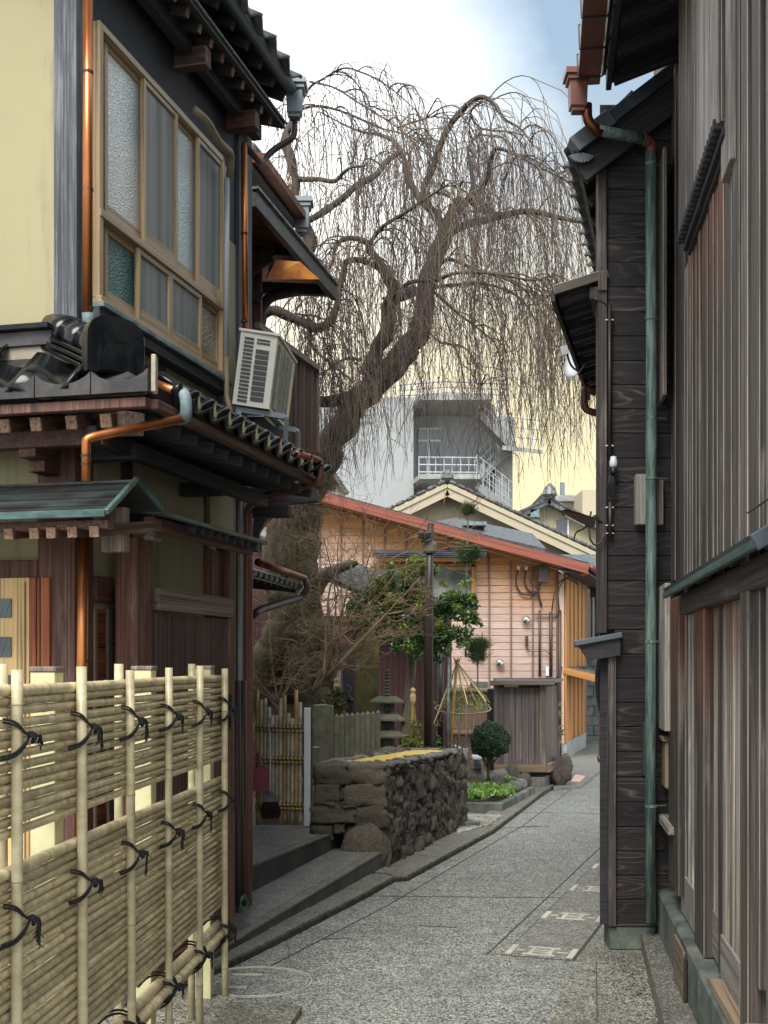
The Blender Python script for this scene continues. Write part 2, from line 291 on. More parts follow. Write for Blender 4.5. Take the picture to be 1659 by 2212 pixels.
def bark(name, a, b, moss, mamt=0.5, sc=(7, 7, 2)):
    t = NT(name); w = t.coords(sc, world=True)
    n = t.noise(w, 2.4, 8, 0.7, 0.6); n2 = t.noise(t.coords((1, 1, 1), world=True), 2.2, 6, 0.7)
    c = t.ramp(n, [(0.34, a), (0.66, b)]); c = t.mix(t.ramp(n2, [(0.52 - 0.15 * mamt, 0.0), (0.68, mamt)]), c, moss)
    t.bump(n, 1.0, 0.035); return t.fin(c, 0.9)
M['bark'] = bark('mossy_cherry_bark', (0.03, 0.021, 0.016), (0.17, 0.125, 0.085), (0.13, 0.125, 0.045), 0.7)
M['bark_dk'] = bark('limb_bark', (0.028, 0.020, 0.018), (0.13, 0.095, 0.078), (0.14, 0.135, 0.06), 0.6, (12, 12, 6))
M['bark_grey'] = bark('smooth_grey_bark', (0.12, 0.10, 0.075), (0.24, 0.20, 0.14), (0.14, 0.15, 0.07), 0.3)
def twig(name, a, b):
    t = NT(name); w = t.coords((1, 1, 1), world=True); c = t.ramp(t.noise(w, 1.6, 4, 0.6), [(0.4, a), (0.62, b)]); return t.fin(c, 0.75)
M['twig'] = twig('weeping_twig', (0.085, 0.055, 0.065), (0.19, 0.145, 0.095))
M['twig_tan'] = twig('bare_shrub_twig', (0.18, 0.115, 0.065), (0.34, 0.25, 0.14))
def leafm(name, a, b, rough=0.35):
    t = NT(name); g = t.n('ShaderNodeNewGeometry'); c = t.ramp(g.outputs['Random Per Island'], [(0.0, a), (0.55, tuple((x + y) / 2 for x, y in zip(a, b))), (1.0, b)])
    m = t.fin(c, rough); t.b.inputs['Specular IOR Level'].default_value = 0.6
    tr = t.n('ShaderNodeBsdfTranslucent'); t.put(tr.inputs[0], c); mx = t.n('ShaderNodeMixShader'); mx.inputs[0].default_value = 0.25
    t.l(t.b.outputs[0], mx.inputs[1]); t.l(tr.outputs[0], mx.inputs[2]); t.l(mx.outputs[0], t.o.inputs[0]); return m
M['leaf'] = leafm('camellia_leaf', (0.03, 0.085, 0.025), (0.14, 0.26, 0.07), 0.28)
M['leaf_lt'] = leafm('pale_yellow_leaf', (0.10, 0.17, 0.03), (0.32, 0.38, 0.08))
M['leaf_dk'] = leafm('boxwood_leaf', (0.012, 0.036, 0.018), (0.035, 0.085, 0.035), 0.45)
M['needle'] = leafm('pine_needle', (0.04, 0.085, 0.035), (0.12, 0.17, 0.06), 0.5)
M['fern'] = leafm('fresh_ground_leaf', (0.08, 0.20, 0.03), (0.28, 0.46, 0.09), 0.4)
M['olive'] = leafm('olive_shrub_leaf', (0.09, 0.09, 0.03), (0.20, 0.19, 0.06), 0.6)
def rock(name, a, b, c3, var=0.3):
    t = NT(name); v = t.coords((1, 1, 1)); n = t.noise(v, 9.0, 8, 0.7); n2 = t.noise(v, 3.0, 3, 0.5)
    c = t.ramp(n, [(0.34, a), (0.66, b)]); c = t.mix(t.ramp(n2, [(0.5, 0.0), (0.68, 0.6)]), c, c3); c = t.mulv(c, t.var(var))
    t.bump(n, 0.9, 0.02); return t.fin(c, 0.85)
M['rock'] = rock('volcanic_stone', (0.032, 0.026, 0.026), (0.15, 0.12, 0.11), (0.15, 0.13, 0.08))
M['rock_lt'] = rock('brownish_stone', (0.045, 0.038, 0.03), (0.165, 0.135, 0.10), (0.12, 0.12, 0.07), 0.2)
M['granite'] = rock('mossy_granite', (0.09, 0.09, 0.06), (0.20, 0.195, 0.145), (0.13, 0.14, 0.06), 0.12)
M['slate'] = rock('grey_capping_stone', (0.10, 0.10, 0.095), (0.26, 0.25, 0.23), (0.16, 0.15, 0.11), 0.15)
M['lichen'] = m_two('yellow_moss', (0.42, 0.30, 0.05), (0.60, 0.47, 0.13), 14.0, rough=0.95, bump=0.6)
M['stele'] = m_two('lichened_stele', (0.10, 0.09, 0.045), (0.22, 0.20, 0.07), 6.0, rough=0.9, bump=0.5, stretch=(2, 2, 0.7))
M['mosslow'] = m_two('damp_dark_moss', (0.012, 0.014, 0.010), (0.045, 0.055, 0.03), 14.0, rough=0.95, bump=0.5)
M['soil'] = m_two('dark_soil', (0.03, 0.025, 0.018), (0.08, 0.07, 0.05), 8.0, rough=0.95, bump=0.6)
M['pinkplastic'] = m_plain('faded_red_plastic', (0.27, 0.055, 0.07), 0.5, dirt=0.2)
M['bristle'] = m_plain('brown_bristle', (0.05, 0.025, 0.018), 0.95, bump=0.8, dscale=20)
M['redfascia'] = m_wood('red_iron_oxide_fascia', (0.18, 0.045, 0.028), (0.33, 0.095, 0.055), None, var=0.03, rough=0.55)
M['batten'] = m_plain('brown_batten', (0.19, 0.11, 0.07), 0.7)
M['metalroof'] = m_two('dark_metal_roof', (0.035, 0.045, 0.055), (0.09, 0.11, 0.13), 6.0, rough=0.4)
M['shed'] = m_wood('grey_shed_board', (0.055, 0.042, 0.042), (0.19, 0.15, 0.14), (0.26, 0.22, 0.19), wornamt=0.3, var=0.22)
M['shed_tan'] = m_wood('tan_shed_sill', (0.14, 0.095, 0.06), (0.30, 0.22, 0.14), None)
M['maroon'] = m_plain('maroon_boarding', (0.085, 0.030, 0.030), 0.6, bump=0.2)
M['block'] = m_two('dark_block', (0.06, 0.07, 0.075), (0.13, 0.145, 0.15), 5.0, rough=0.8, bump=0.3)
M['cable'] = m_plain('brown_cable', (0.055, 0.03, 0.022), 0.5)
M['boxbrown'] = m_plain('brown_junction_box', (0.13, 0.09, 0.10), 0.5)
M['tealcloth'] = m_plain('dark_teal_cloth', (0.014, 0.032, 0.034), 0.9, bump=0.3)
M['drainmark'] = m_plain('cream_tile_inlay', (0.52, 0.49, 0.40), 0.6, dirt=0.4)
M['draincover'] = aggregate('drain_cover_face', [(0.0, (0.20, 0.20, 0.18)), (0.3, (0.34, 0.335, 0.30)), (0.75, (0.44, 0.43, 0.38)), (0.93, (0.25, 0.24, 0.2))], 100.0, (1, 1, 1), 0.4, 0.2)
M['joint'] = m_plain('dark_joint', (0.07, 0.068, 0.06), 0.95)
M['green_wire'] = m_plain('green_wire', (0.02, 0.14, 0.09), 0.5)
M['gravel'] = m_two('pale_pebble', (0.20, 0.19, 0.16), (0.50, 0.48, 0.42), 3.0, rough=0.8, var=0.3)
M['tan_leaf'] = leafm('dry_fern_frond', (0.16, 0.10, 0.05), (0.30, 0.22, 0.10), 0.7)

# ---------------------------------------------------------------- geometry helpers
WM = {}                                       # world matrices of the things' Empties
def P(x, y, Y):
    return Vector(((x - CX) / FPX * Y, Y, EYE - (y - HY) / FPX * Y))
def G(x, y, z=0.0):
    Y = (EYE - z) * FPX / (y - HY); return Vector(((x - CX) / FPX * Y, Y, z))
class Frame:
    """a wall's own axes: u along it, v out of it, z up"""
    def __init__(s, o, slope, out=1):
        s.o = Vector((o[0], o[1], 0)); n = math.hypot(1, slope)
        s.U = Vector((slope / n, 1 / n, 0)); s.V = Vector((1 / n, -slope / n, 0)) * out
    def w(s, u, v, z): return s.o + s.U * u + s.V * v + Vector((0, 0, z))
    def uz(s, x, y, v=0.0):
        k = (x - CX) / FPX; b = s.o + s.V * v
        u = (k * b.y - b.x) / (s.U.x - k * s.U.y); Y = b.y + u * s.U.y
        return u, EYE - (y - HY) / FPX * Y
    def vz(s, x, y, u=0.0):
        k = (x - CX) / FPX; b = s.o + s.U * u
        v = (k * b.y - b.x) / (s.V.x - k * s.V.y); Y = b.y + v * s.V.y
        return v, EYE - (y - HY) / FPX * Y
def thing(name, label, cat, loc=(0, 0, 0), group=None, rotz=0.0):
    o = bpy.data.objects.new(name, None); COL.objects.link(o); o.empty_display_size = 0.1
    o.location = loc; o.rotation_euler = (0, 0, rotz)
    o['label'] = label; o['category'] = cat
    if group: o['group'] = group
    WM[o] = Matrix.Translation(Vector(loc)) @ Matrix.Rotation(rotz, 4, 'Z'); return o
def tag(o, label=None, cat=None, group=None, kind=None):
    for k, v in (('label', label), ('category', cat), ('group', group), ('kind', kind)):
        if v: o[k] = v
    return o
def link(name, mesh, mw=None, parent=None, label=None):
    o = bpy.data.objects.new(name, mesh); COL.objects.link(o); mw = mw or Matrix()
    WM[o] = mw
    if parent is not None:
        o.parent = parent; o.matrix_basis = WM[parent].inverted() @ mw
    else: o.matrix_basis = mw
    if label: o['label'] = label
    return o
def mesh_of(name, V, F, m, smooth=False):
    me = bpy.data.meshes.new(name); me.from_pydata([tuple(v) for v in V], [], F); me.materials.append(m)
    if smooth: me.polygons.foreach_set('use_smooth', [True] * len(me.polygons))
    me.update(); return me
class MB:
    """collects shapes in world space, linked as one object"""
    def __init__(s): s.V = []; s.F = []
    def add(s, V, F): k = len(s.V); s.V += [tuple(v) for v in V]; s.F += [tuple(i + k for i in f) for f in F]; return s
    def box(s, c, x, y, z):
        c = Vector(c); pts = [c + x * i + y * j + z * k for i in (-.5, .5) for j in (-.5, .5) for k in (-.5, .5)]
        return s.add(pts, [(0, 1, 3, 2), (4, 6, 7, 5), (0, 4, 5, 1), (2, 3, 7, 6), (0, 2, 6, 4), (1, 5, 7, 3)])
    def beam(s, p0, p1, w, h, up=None):
        m, L = axes(p0, p1, up); X, Y, Z = (m.col[i].to_3d() for i in range(3))
        return s.box((Vector(p0) + Vector(p1)) / 2, X * L, Y * w, Z * h)
    def tube(s, pts, r, n=8, cap=True):
        V, F = tube_vf(pts, r, n, cap); return s.add(V, F)
    def prism(s, poly, d):
        n = len(poly); d = Vector(d); a = [Vector(p) for p in poly]; V = a + [p + d for p in a]
        F = [tuple(range(n - 1, -1, -1)), tuple(range(n, 2 * n))] + [(i, (i + 1) % n, n + (i + 1) % n, n + i) for i in range(n)]
        return s.add(V, F)
    def build(s, name, m, parent=None, label=None, smooth=False, origin=None):
        if origin is None: a = np.array(s.V); origin = (a.min(0) + a.max(0)) / 2
        o3 = Vector(origin); V = [(v[0] - o3.x, v[1] - o3.y, v[2] - o3.z) for v in s.V]
        return link(name, mesh_of(name, V, s.F, m if not isinstance(m, str) else M[m], smooth), Matrix.Translation(o3), parent, label)
def axes(p0, p1, up=None):
    p0 = Vector(p0); p1 = Vector(p1); d = p1 - p0; L = d.length; X = d / L
    up = Vector(up) if up is not None else (Vector((0, 0, 1)) if abs(X.z) < 0.9 else Vector((0, -1, 0)))
    Y = up.cross(X).normalized(); Z = X.cross(Y); m = Matrix((X, Y, Z)).transposed().to_4x4(); m.translation = (p0 + p1) / 2
    return m, L
def chamfer(lx, ly, lz, b):
    V = []; a = (lx / 2, ly / 2, lz / 2); b = min(b, min(a) * 0.45)
    for sx in (-1, 1):
        for sy in (-1, 1):
            for sz in (-1, 1):
                V += [(sx * a[0], sy * (a[1] - b), sz * (a[2] - b)), (sx * (a[0] - b), sy * a[1], sz * (a[2] - b)), (sx * (a[0] - b), sy * (a[1] - b), sz * a[2])]
    def c(i, j, k): return ((i * 4 + j * 2 + k) * 3)
    F = []
    for s in (0, 1):
        q = [c(s, 0, 0), c(s, 1, 0), c(s, 1, 1), c(s, 0, 1)]; F.append(q if s else q[::-1])
        q = [c(0, s, 0) + 1, c(1, s, 0) + 1, c(1, s, 1) + 1, c(0, s, 1) + 1]; F.append(q[::-1] if s else q)
        q = [c(0, 0, s) + 2, c(1, 0, s) + 2, c(1, 1, s) + 2, c(0, 1, s) + 2]; F.append(q if s else q[::-1])
    for i in (0, 1):
        for j in (0, 1):
            q = [c(i, j, 0), c(i, j, 1), c(i, j, 1) + 1, c(i, j, 0) + 1]; F.append(q if i == j else q[::-1])
            q = [c(i, 0, j), c(i, 1, j), c(i, 1, j) + 2, c(i, 0, j) + 2]; F.append(q[::-1] if i == j else q)
            q = [c(0, i, j) + 1, c(1, i, j) + 1, c(1, i, j) + 2, c(0, i, j) + 2]; F.append(q if i == j else q[::-1])
            for k in (0, 1):
                q = [c(i, j, k), c(i, j, k) + 1, c(i, j, k) + 2]; F.append(q if (i + j + k) % 2 else q[::-1])
    return V, [tuple(f) for f in F]
def beam(name, p0, p1, w, h, m, parent=None, up=None, bev=0.003, label=None):
    """one timber: x along it, w sideways (across up), h along up"""
    mx, L = axes(p0, p1, up); V, F = chamfer(L, w, h, bev); me = mesh_of(name, V, F, M[m] if isinstance(m, str) else m)
    if m in EDGE_LIT:
        me.materials.append(M['lit_edge']); me.polygons.foreach_set('material_index', [0] * 6 + [1] * (len(F) - 6))
    return link(name, me, mx, parent, label)
EDGE_LIT = ('weather', 'weather_lt', 'door_post', 'wall_mid')  # woods whose chamfers get the painted light edge
def board(name, F, u0, u1, v0, v1, z0, z1, m, parent=None, vert=None, bev=0.003, label=None):
    """box in a wall's frame; grain runs along its longer side (or up when vert)"""
    du, dz = u1 - u0, z1 - z0; um, vm, zm = (u0 + u1) / 2, (v0 + v1) / 2, (z0 + z1) / 2
    if vert is None: vert = abs(dz) > abs(du)
    if vert: return beam(name, F.w(um, vm, z0), F.w(um, vm, z1), abs(du), abs(v1 - v0), m, parent, up=F.V, bev=bev, label=label)
    return beam(name, F.w(u0, vm, zm), F.w(u1, vm, zm), abs(dz), abs(v1 - v0), m, parent, up=F.V, bev=bev, label=label)
def tube_vf(pts, r, n=8, cap=True):
    pts = [Vector(p) for p in pts]; k = len(pts); rs = list(r) if hasattr(r, '__len__') else [r] * k
    V = []; F = []; t0 = (pts[1] - pts[0]).normalized(); ref = Vector((0, 0, 1)) if abs(t0.z) < 0.9 else Vector((1, 0, 0))
    A = t0.cross(ref).normalized()
    for i, p in enumerate(pts):
        t = ((pts[min(i + 1, k - 1)] - pts[max(i - 1, 0)])).normalized()
        A = (A - t * A.dot(t)).normalized(); B = t.cross(A)
        for j in range(n):
            a = 2 * math.pi * j / n; V.append(p + (A * math.cos(a) + B * math.sin(a)) * rs[i])
    for i in range(k - 1):
        for j in range(n):
            a = i * n + j; b = i * n + (j + 1) % n; F.append((a, b, b + n, a + n))
    if cap: F.append(tuple(range(n - 1, -1, -1))); F.append(tuple(range((k - 1) * n, k * n)))
    return V, F
def tube(name, pts, r, m, parent=None, n=10, label=None):
    return MB().tube(pts, r, n).build(name, m, parent, label, smooth=True)
def bend(pts, rad, seg=5):
    """round the corners of a polyline"""
    pts = [Vector(p) for p in pts]; out = [pts[0]]
    for i in range(1, len(pts) - 1):
        a = (pts[i - 1] - pts[i]); b = (pts[i + 1] - pts[i]); ra = min(rad, a.length * 0.45, b.length * 0.45)
        p, q = pts[i] + a.normalized() * ra, pts[i] + b.normalized() * ra
        for k in range(seg + 1):
            t = k / seg; out.append(p.lerp(pts[i], t).lerp(pts[i].lerp(q, t), t))
    out.append(pts[-1]); return out
def slab(name, quad, thick, m, parent=None, label=None):
    """four top corners, thickness downwards along -normal"""
    q = [Vector(p) for p in quad]; n = (q[1] - q[0]).cross(q[3] - q[0]).normalized()
    if n.z < 0: q = q[::-1]; n = -n
    return MB().prism([p - n * thick for p in q], n * thick).build(name, m, parent, label)
def sheet(name, poly, z, m, thick=0.3, kind='structure', parent=None):
    if len(poly[0]) == 2: poly = [(p[0], p[1], z) for p in poly]
    a = sum(poly[i][0] * poly[(i + 1) % len(poly)][1] - poly[(i + 1) % len(poly)][0] * poly[i][1] for i in range(len(poly)))
    if a < 0: poly = poly[::-1]
    low = [Vector((p[0], p[1], p[2] - thick)) for p in poly]; top = [Vector(p) for p in poly]; n = len(poly)
    V = low + top; F = [tuple(range(n - 1, -1, -1)), tuple(range(n, 2 * n))] + [(i, (i + 1) % n, n + (i + 1) % n, n + i) for i in range(n)]
    o = link(name, mesh_of(name, V, F, M[m]), Matrix(), parent)
    if kind and parent is None: o['kind'] = kind
    return o
def lathe(prof, n=20, c=(0, 0, 0)):
    V = []; F = []
    for r, z in prof:
        for j in range(n): a = 2 * math.pi * j / n; V.append((c[0] + r * math.cos(a), c[1] + r * math.sin(a), c[2] + z))
    for i in range(len(prof) - 1):
        for j in range(n): a = i * n + j; b = i * n + (j + 1) % n; F.append((a, b, b + n, a + n))
    F.append(tuple(range(n - 1, -1, -1))); F.append(tuple(range((len(prof) - 1) * n, len(prof) * n))); return V, F
def rockmesh(name, sx, sy, sz, m, seed, sub=2, rough=0.22, flat=0.0):
    bm = bmesh.new(); bmesh.ops.create_icosphere(bm, subdivisions=sub, radius=1.0)
    off = Vector((seed * 3.17, seed * 1.7, seed * 5.3))
    for v in bm.verts:
        d = v.co.normalized(); k = 1 + rough * (mnoise.noise(d * 1.3 + off) * 1.6 + mnoise.noise(d * 3.1 + off) * 0.5)
        q = Vector((max(-1, min(1, d.x * 1.28)), max(-1, min(1, d.y * 1.28)), max(-1, min(1, d.z * 1.28)))) if flat else d
        d2 = d.lerp(q, flat) * k; v.co = (d2.x * sx, d2.y * sy, d2.z * sz)
    me = bpy.data.meshes.new(name); bm.to_mesh(me); bm.free(); me.materials.append(M[m] if isinstance(m, str) else m)
    me.polygons.foreach_set('use_smooth', [True] * len(me.polygons)); return me
# ================================================================ THE GROUND
def line_up(pts, z): return [(p.x, p.y, z) for p in pts]
ground = sheet('ground', [(-400, -30), (400, -30), (400, 900), (-400, 900)], 0.0, 'paving', 0.5)
K = [G(484, 2097), G(616, 2031), G(796, 1937), G(852, 1905), G(880, 1903), G(1065, 1801), G(1174, 1717), G(1208, 1694), G(1246, 1676)]
kd = (K[1] - K[0]).normalized(); K0 = K[0] - kd * 1.6
back_near = Vector((-3.6, 4.9, 0))
# kerb strip: separate cast lengths, each with its own joint
kerb_line = [K0 + kd * 1.0] + K
def offs(a, b, w):
    d = (b - a).normalized(); return Vector((-d.y, d.x, 0)) * w
for i in range(len(kerb_line) - 1):
    a, b = kerb_line[i], kerb_line[i + 1]
    if (b - a).length < 0.2: w0 = w1 = 0.27
    w0 = 0.10 + 0.05 * i if i < 3 else 0.27; w1 = 0.10 + 0.05 * (i + 1) if i < 2 else 0.27
    h0, h1 = 0.045, 0.045
    L = (b - a).length; n = max(1, round(L / 0.9))
    for k in range(n):
        p, q = a.lerp(b, k / n), a.lerp(b, (k + 1) / n); q = q - (q - p).normalized() * 0.006
        j = rnd.uniform(-0.003, 0.003)
        ow0 = offs(a, b, w0 + (w1 - w0) * k / n); ow1 = offs(a, b, w0 + (w1 - w0) * (k + 1) / n)
        pts = [(p.x, p.y, h0 + j), (q.x, q.y, h0 + j), (q.x + ow1.x, q.y + ow1.y, h0 + j + 0.012), (p.x + ow0.x, p.y + ow0.y, h0 + j + 0.012)]
        sheet('kerb', pts, 0, 'kerb', 0.2)
def zat(pl): return [(a[0], a[1], a[2]) for a in pl]
mg = MB()
for i in range(len(kerb_line) - 1):
    a, b = kerb_line[i], kerb_line[i + 1]; n = max(2, int((b - a).length / 0.06))
    for k in range(n):
        p, q = a.lerp(b, k / n), a.lerp(b, (k + 1) / n); o_ = -offs(a, b, 0.004 + 0.003 * abs(mnoise.noise(p * 6)))
        h = 0.030 + 0.010 * mnoise.noise(p * 9); mg.beam(p + o_ + Vector((0, 0, h / 2)), q + o_ + Vector((0, 0, h / 2)), 0.008, h)
tag(mg.build('kerb_moss', 'mosslow'), 'dark damp moss along the street face of the kerb', 'moss', kind='stuff')
# lower step (its level falls toward the street's near end) and upper landing
S1n, S1f = Vector((-0.86, 6.42, 0.085)), Vector((0.0, 9.16, 0.18))
sdir = (Vector((S1f.x, S1f.y, 0)) - Vector((S1n.x, S1n.y, 0))).normalized()
def edge_pts(a, b, w, z0=None):
    n = Vector((-sdir.y, sdir.x, 0)) * w
    return [a, b, b + n, a + n]
def step(name, a, b, back, edge=0.07):
    n = Vector((-sdir.y, sdir.x, 0))
    e = [a, b, b + n * edge, a + n * edge]
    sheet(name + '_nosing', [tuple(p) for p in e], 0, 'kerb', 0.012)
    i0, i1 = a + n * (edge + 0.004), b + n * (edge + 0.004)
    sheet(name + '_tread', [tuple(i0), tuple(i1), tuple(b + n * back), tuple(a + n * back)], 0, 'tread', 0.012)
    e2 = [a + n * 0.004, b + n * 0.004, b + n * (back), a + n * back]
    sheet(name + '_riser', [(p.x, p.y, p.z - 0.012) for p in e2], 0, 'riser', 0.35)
step('step', S1n - sdir * 0.7 - Vector((0, 0, 0.02)), S1f, 0.9)
S2n, S2f = Vector((-0.86, 7.65 - 0.9, 0.30)), Vector((-0.325, 9.42, 0.305))
n2 = Vector((-sdir.y, sdir.x, 0))
S2n = S2f - sdir * 2.3 + Vector((0, 0, -0.002))
step('landing', S2n, S2f + sdir * 0.0, 3.2)
# pad of worn concrete under the bamboo fence
pa, pb = G(652, 2171, 0.04), G(618, 2225, 0.04)
sheet('fence_footing', [(pa.x, pa.y), (pb.x - 0.12, pb.y - 1.0), (-3.2, 4.0), (-3.2, 6.2), (-0.98, 5.85), (pa.x - 0.25, pa.y + 0.07)], 0.035, 'paving_old', 0.3)
# joints cut in the street
def joint(a, b, w=0.008, z=0.004):
    d = (b - a).normalized(); n = Vector((-d.y, d.x, 0)) * w / 2
    return sheet('street_joint', [(a - n)[:2], (b - n)[:2], (b + n)[:2], (a + n)[:2]], z, 'joint', 0.003)
joint(G(560, 2100), G(840, 1955)); joint(G(840, 1955), G(1132, 1782), 0.007); joint(G(1132, 1782), G(1262, 1684), 0.007)
joint(G(700, 2030), G(760, 2027), 0.006); joint(G(1262, 1688), G(1313, 1648), 0.03)
joint(G(1288, 2080), G(1290, 2212), 0.007); joint(G(1052, 2062), G(1313, 1816), 0.008)
for a, b in (((1080, 1790), (1160, 1784)), ((905, 2000), (985, 2004)), ((1120, 1787), (1185, 1786))): joint(G(*a), G(*b), 0.006)
# worn concrete strip beside the drain and by the right hand step
DR = Frame((0.653, 6.60), 0.345)
sheet('worn_apron', [G(1248, 2066)[:2], G(1100, 2400)[:2], G(1500, 2400)[:2], G(1388, 2060)[:2], G(1318, 2056)[:2], G(1318, 1990)[:2]], 0.003, 'paving_old', 0.01)
# drain covers: a run of slabs, every fifth one inlaid
drain = thing('drain_cover_run', 'row of grey drain slabs in the paving, every fifth inlaid with cream bars', 'drain covers', DR.w(0, 0.19, 0))
u = 0.0; k = 0
sheet('drain_bed', [DR.w(0, -0.008, 0)[:2], DR.w(6.4, -0.008, 0)[:2], DR.w(6.4, 0.393, 0)[:2], DR.w(0, 0.393, 0)[:2]], 0.004, 'joint', 0.01)
while u < 6.0:
    marked = k % 6 == 0; d = 0.235 if marked else 0.147
    if marked:
        s = board('slab', DR, u + 0.003, u + d - 0.003, 0.0, 0.385, 0.0, 0.012, 'draincover', drain, vert=False, bev=0.002)
        g = MB()
        def bar(a, b, c, e): g.prism([DR.w(u + a, c, 0.0125), DR.w(u + b, c, 0.0125), DR.w(u + b, e, 0.0125), DR.w(u + a, e, 0.0125)], (0, 0, 0.0015))
        bar(0.01, d - 0.01, 0.006, 0.040); bar(0.01, d - 0.01, 0.345, 0.379)
        for (a, b, c, e) in ((0.02, 0.05, .10, .28), (0.185, 0.215, .10, .28), (0.05, 0.185, .125, .15), (0.05, 0.185, .23, .255), (.085, .105, .15, .23), (.13, .15, .15, .23), (.105, .125, .05, .10), (.105, .125, .28, .335)): bar(a, b, c, e)
        g.build('inlay', 'drainmark', s)
    else: board('slab', DR, u + 0.0025, u + d - 0.0025, 0.003, 0.382, 0.0, 0.0085 + rnd.uniform(0, 0.002), 'draincover', drain, vert=False, bev=0.002)
    u += d; k += 1
# round manhole lid flush with the paving
mc = G(548, 2121)
mh = thing('manhole_cover', 'round paved manhole lid with thin steel rings by the bamboo fence', 'manhole cover', (mc.x, mc.y, 0.0))
for r0 in (0.27, 0.292):
    ring = [(mc.x + r0 * math.cos(a), mc.y + r0 * math.sin(a), 0.003) for a in np.linspace(0, 2 * math.pi, 49)]
    MB().tube(ring, 0.003, 5, False).build('ring', 'drainmark', mh)
MB().add(*lathe([(0.26, -0.01), (0.26, 0.003), (0.258, 0.005)], 40, (mc.x, mc.y, 0))).build('lid', 'paving', mh)
for (a, b) in ((-0.07, 0.07),):
    MB().beam((mc.x - 0.12, mc.y + 0.12, 0.007), (mc.x + 0.03, mc.y + 0.12, 0.007), 0.02, 0.004).build('lift_bar', 'drainmark', mh)
    MB().beam((mc.x - 0.14, mc.y - 0.12, 0.007), (mc.x - 0.02, mc.y - 0.12, 0.007), 0.03, 0.004).build('lift_bar', 'drainmark', mh)
# faint worn patch outlines and more casting joints across the lane
for y in (1752, 1935): a, b = G(880 - (y - 1752) * 0.9, y), G(1300, y + 6); joint(a, b, 0.0045)

# right step along the batten house
RF = Frame((1.543, 6.82), 0.133, -1)
rs = [(1.427, 6.70), (1.427 + 0.157 * (1.5 - 6.66), 1.5), (2.0, 1.5), (2.2, 6.70)]
for k in range(6):
    y0, y1 = 6.71 - k * 0.9, 6.71 - (k + 1) * 0.9 + 0.006
    x = lambda y: 1.427 + 0.157 * (y - 6.66)
    sheet('doorside_step', [(x(y0), y0, 0.10), (x(y1), y1, 0.10 + 0.003 * (k % 2)), (2.0, y1, 0.10), (2.0, y0, 0.10)], 0, 'kerb', 0.25)
# garden ground: soil, gravel bed, far court, side apron of the pink house
def GZ(x, y, z): p = G(x, y, z); return (p.x, p.y, z)
sheet('garden_soil', [(-4.5, 9.5, 0.04), (0.45, 9.9, 0.04), (0.72, 11.5, 0.04), (1.2, 12.2, 0.04), (2.3, 15.8, 0.04), (2.3, 19.9, 0.04), (-9, 19.9, 0.04), (-9, 9.5, 0.04)], 0, 'soil', 0.2)
sheet('garden_path', [GZ(985, 1690, 0.05), GZ(1075, 1690, 0.05), GZ(1090, 1655, 0.05), GZ(900, 1655, 0.05)], 0, 'tread', 0.2)
sheet('house_apron', [GZ(1196, 1703, 0.035), GZ(1256, 1697, 0.035), GZ(1312, 1652, 0.035), (3.9, 24, 0.035), (2.9, 19.95, 0.035), (2.6, 19.0, 0.035)], 0, 'tread', 0.1)
sheet('red_tile_mat', [GZ(1233, 1688, 0.041), GZ(1253, 1689, 0.041), GZ(1265, 1676, 0.041), GZ(1243, 1673, 0.041)], 0, 'pinkboard', 0.004)
grb = [GZ(990, 1800, 0.05), GZ(1056, 1783, 0.05), GZ(1086, 1764, 0.05), GZ(990, 1757, 0.05)]
sheet('gravel_bed', grb, 0, 'soil', 0.2)
def in_quad(p, q):
    s = 0
    for i in range(4):
        a, b = q[i], q[(i + 1) % 4]; c = (b[0] - a[0]) * (p[1] - a[1]) - (b[1] - a[1]) * (p[0] - a[0])
        if c == 0: continue
        if s == 0: s = 1 if c > 0 else -1
        elif s * c < 0: return False
    return True
peb = MB(); xs = [q[0] for q in grb]; ys = [q[1] for q in grb]
ico = bmesh.new(); bmesh.ops.create_icosphere(ico, subdivisions=1, radius=1.0); IV = [v.co.copy() for v in ico.verts]; IF = [tuple(v.index for v in f.verts) for f in ico.faces]; ico.free()
for _ in range(1500):
    p = (rnd.uniform(min(xs), max(xs)), rnd.uniform(min(ys), max(ys)))
    if in_quad(p, grb):
        s = rnd.uniform(0.012, 0.028); t = rnd.uniform(0.5, 0.8); a = rnd.uniform(0, 3.1)
        peb.add([(p[0] + (v.x * math.cos(a) - v.y * 0.7 * math.sin(a)) * s, p[1] + (v.x * math.sin(a) + v.y * 0.7 * math.cos(a)) * s, 0.055 + v.z * s * t) for v in IV], IF)
tag(peb.build('pebbles', 'gravel', smooth=True), 'pale rounded pebbles in the small bed behind the stone wall', 'pebbles', kind='stuff')
# scattered dry leaves and grit along the kerb and drain
gr = MB()
for _ in range(500):
    t = rnd.random(); a = K[2].lerp(K[6], t) if rnd.random() < 0.5 else Vector((1.25 + rnd.gauss(0, 0.08), 5.2 + rnd.random() * 1.5, 0))
    p = a + Vector((abs(rnd.gauss(0, 0.05)), rnd.gauss(0, 0.05), 0)); s = rnd.uniform(0.003, 0.008); r = rnd.uniform(0, 3)
    gr.add([(p.x + s * math.cos(r + q * 1.57), p.y + s * math.sin(r + q * 1.57), 0.006 + 0.003 * (q % 2)) for q in range(4)], [(0, 1, 2, 3)])
tag(gr.build('leaf_litter', 'soil'), 'tiny scraps of dead leaf lying along the kerb', 'leaf litter', kind='stuff')
# ================================================================ LEFT HOUSE
LF = Frame((-1.352, 5.29), 0.2485, 1)
lh = thing('corner_house', 'ochre plastered two storey wooden house with black tiled roofs beside the bamboo fence', 'house', LF.w(0, 0, 0))
UE = 2.19                                     # length of its street side
EZ = 5.22
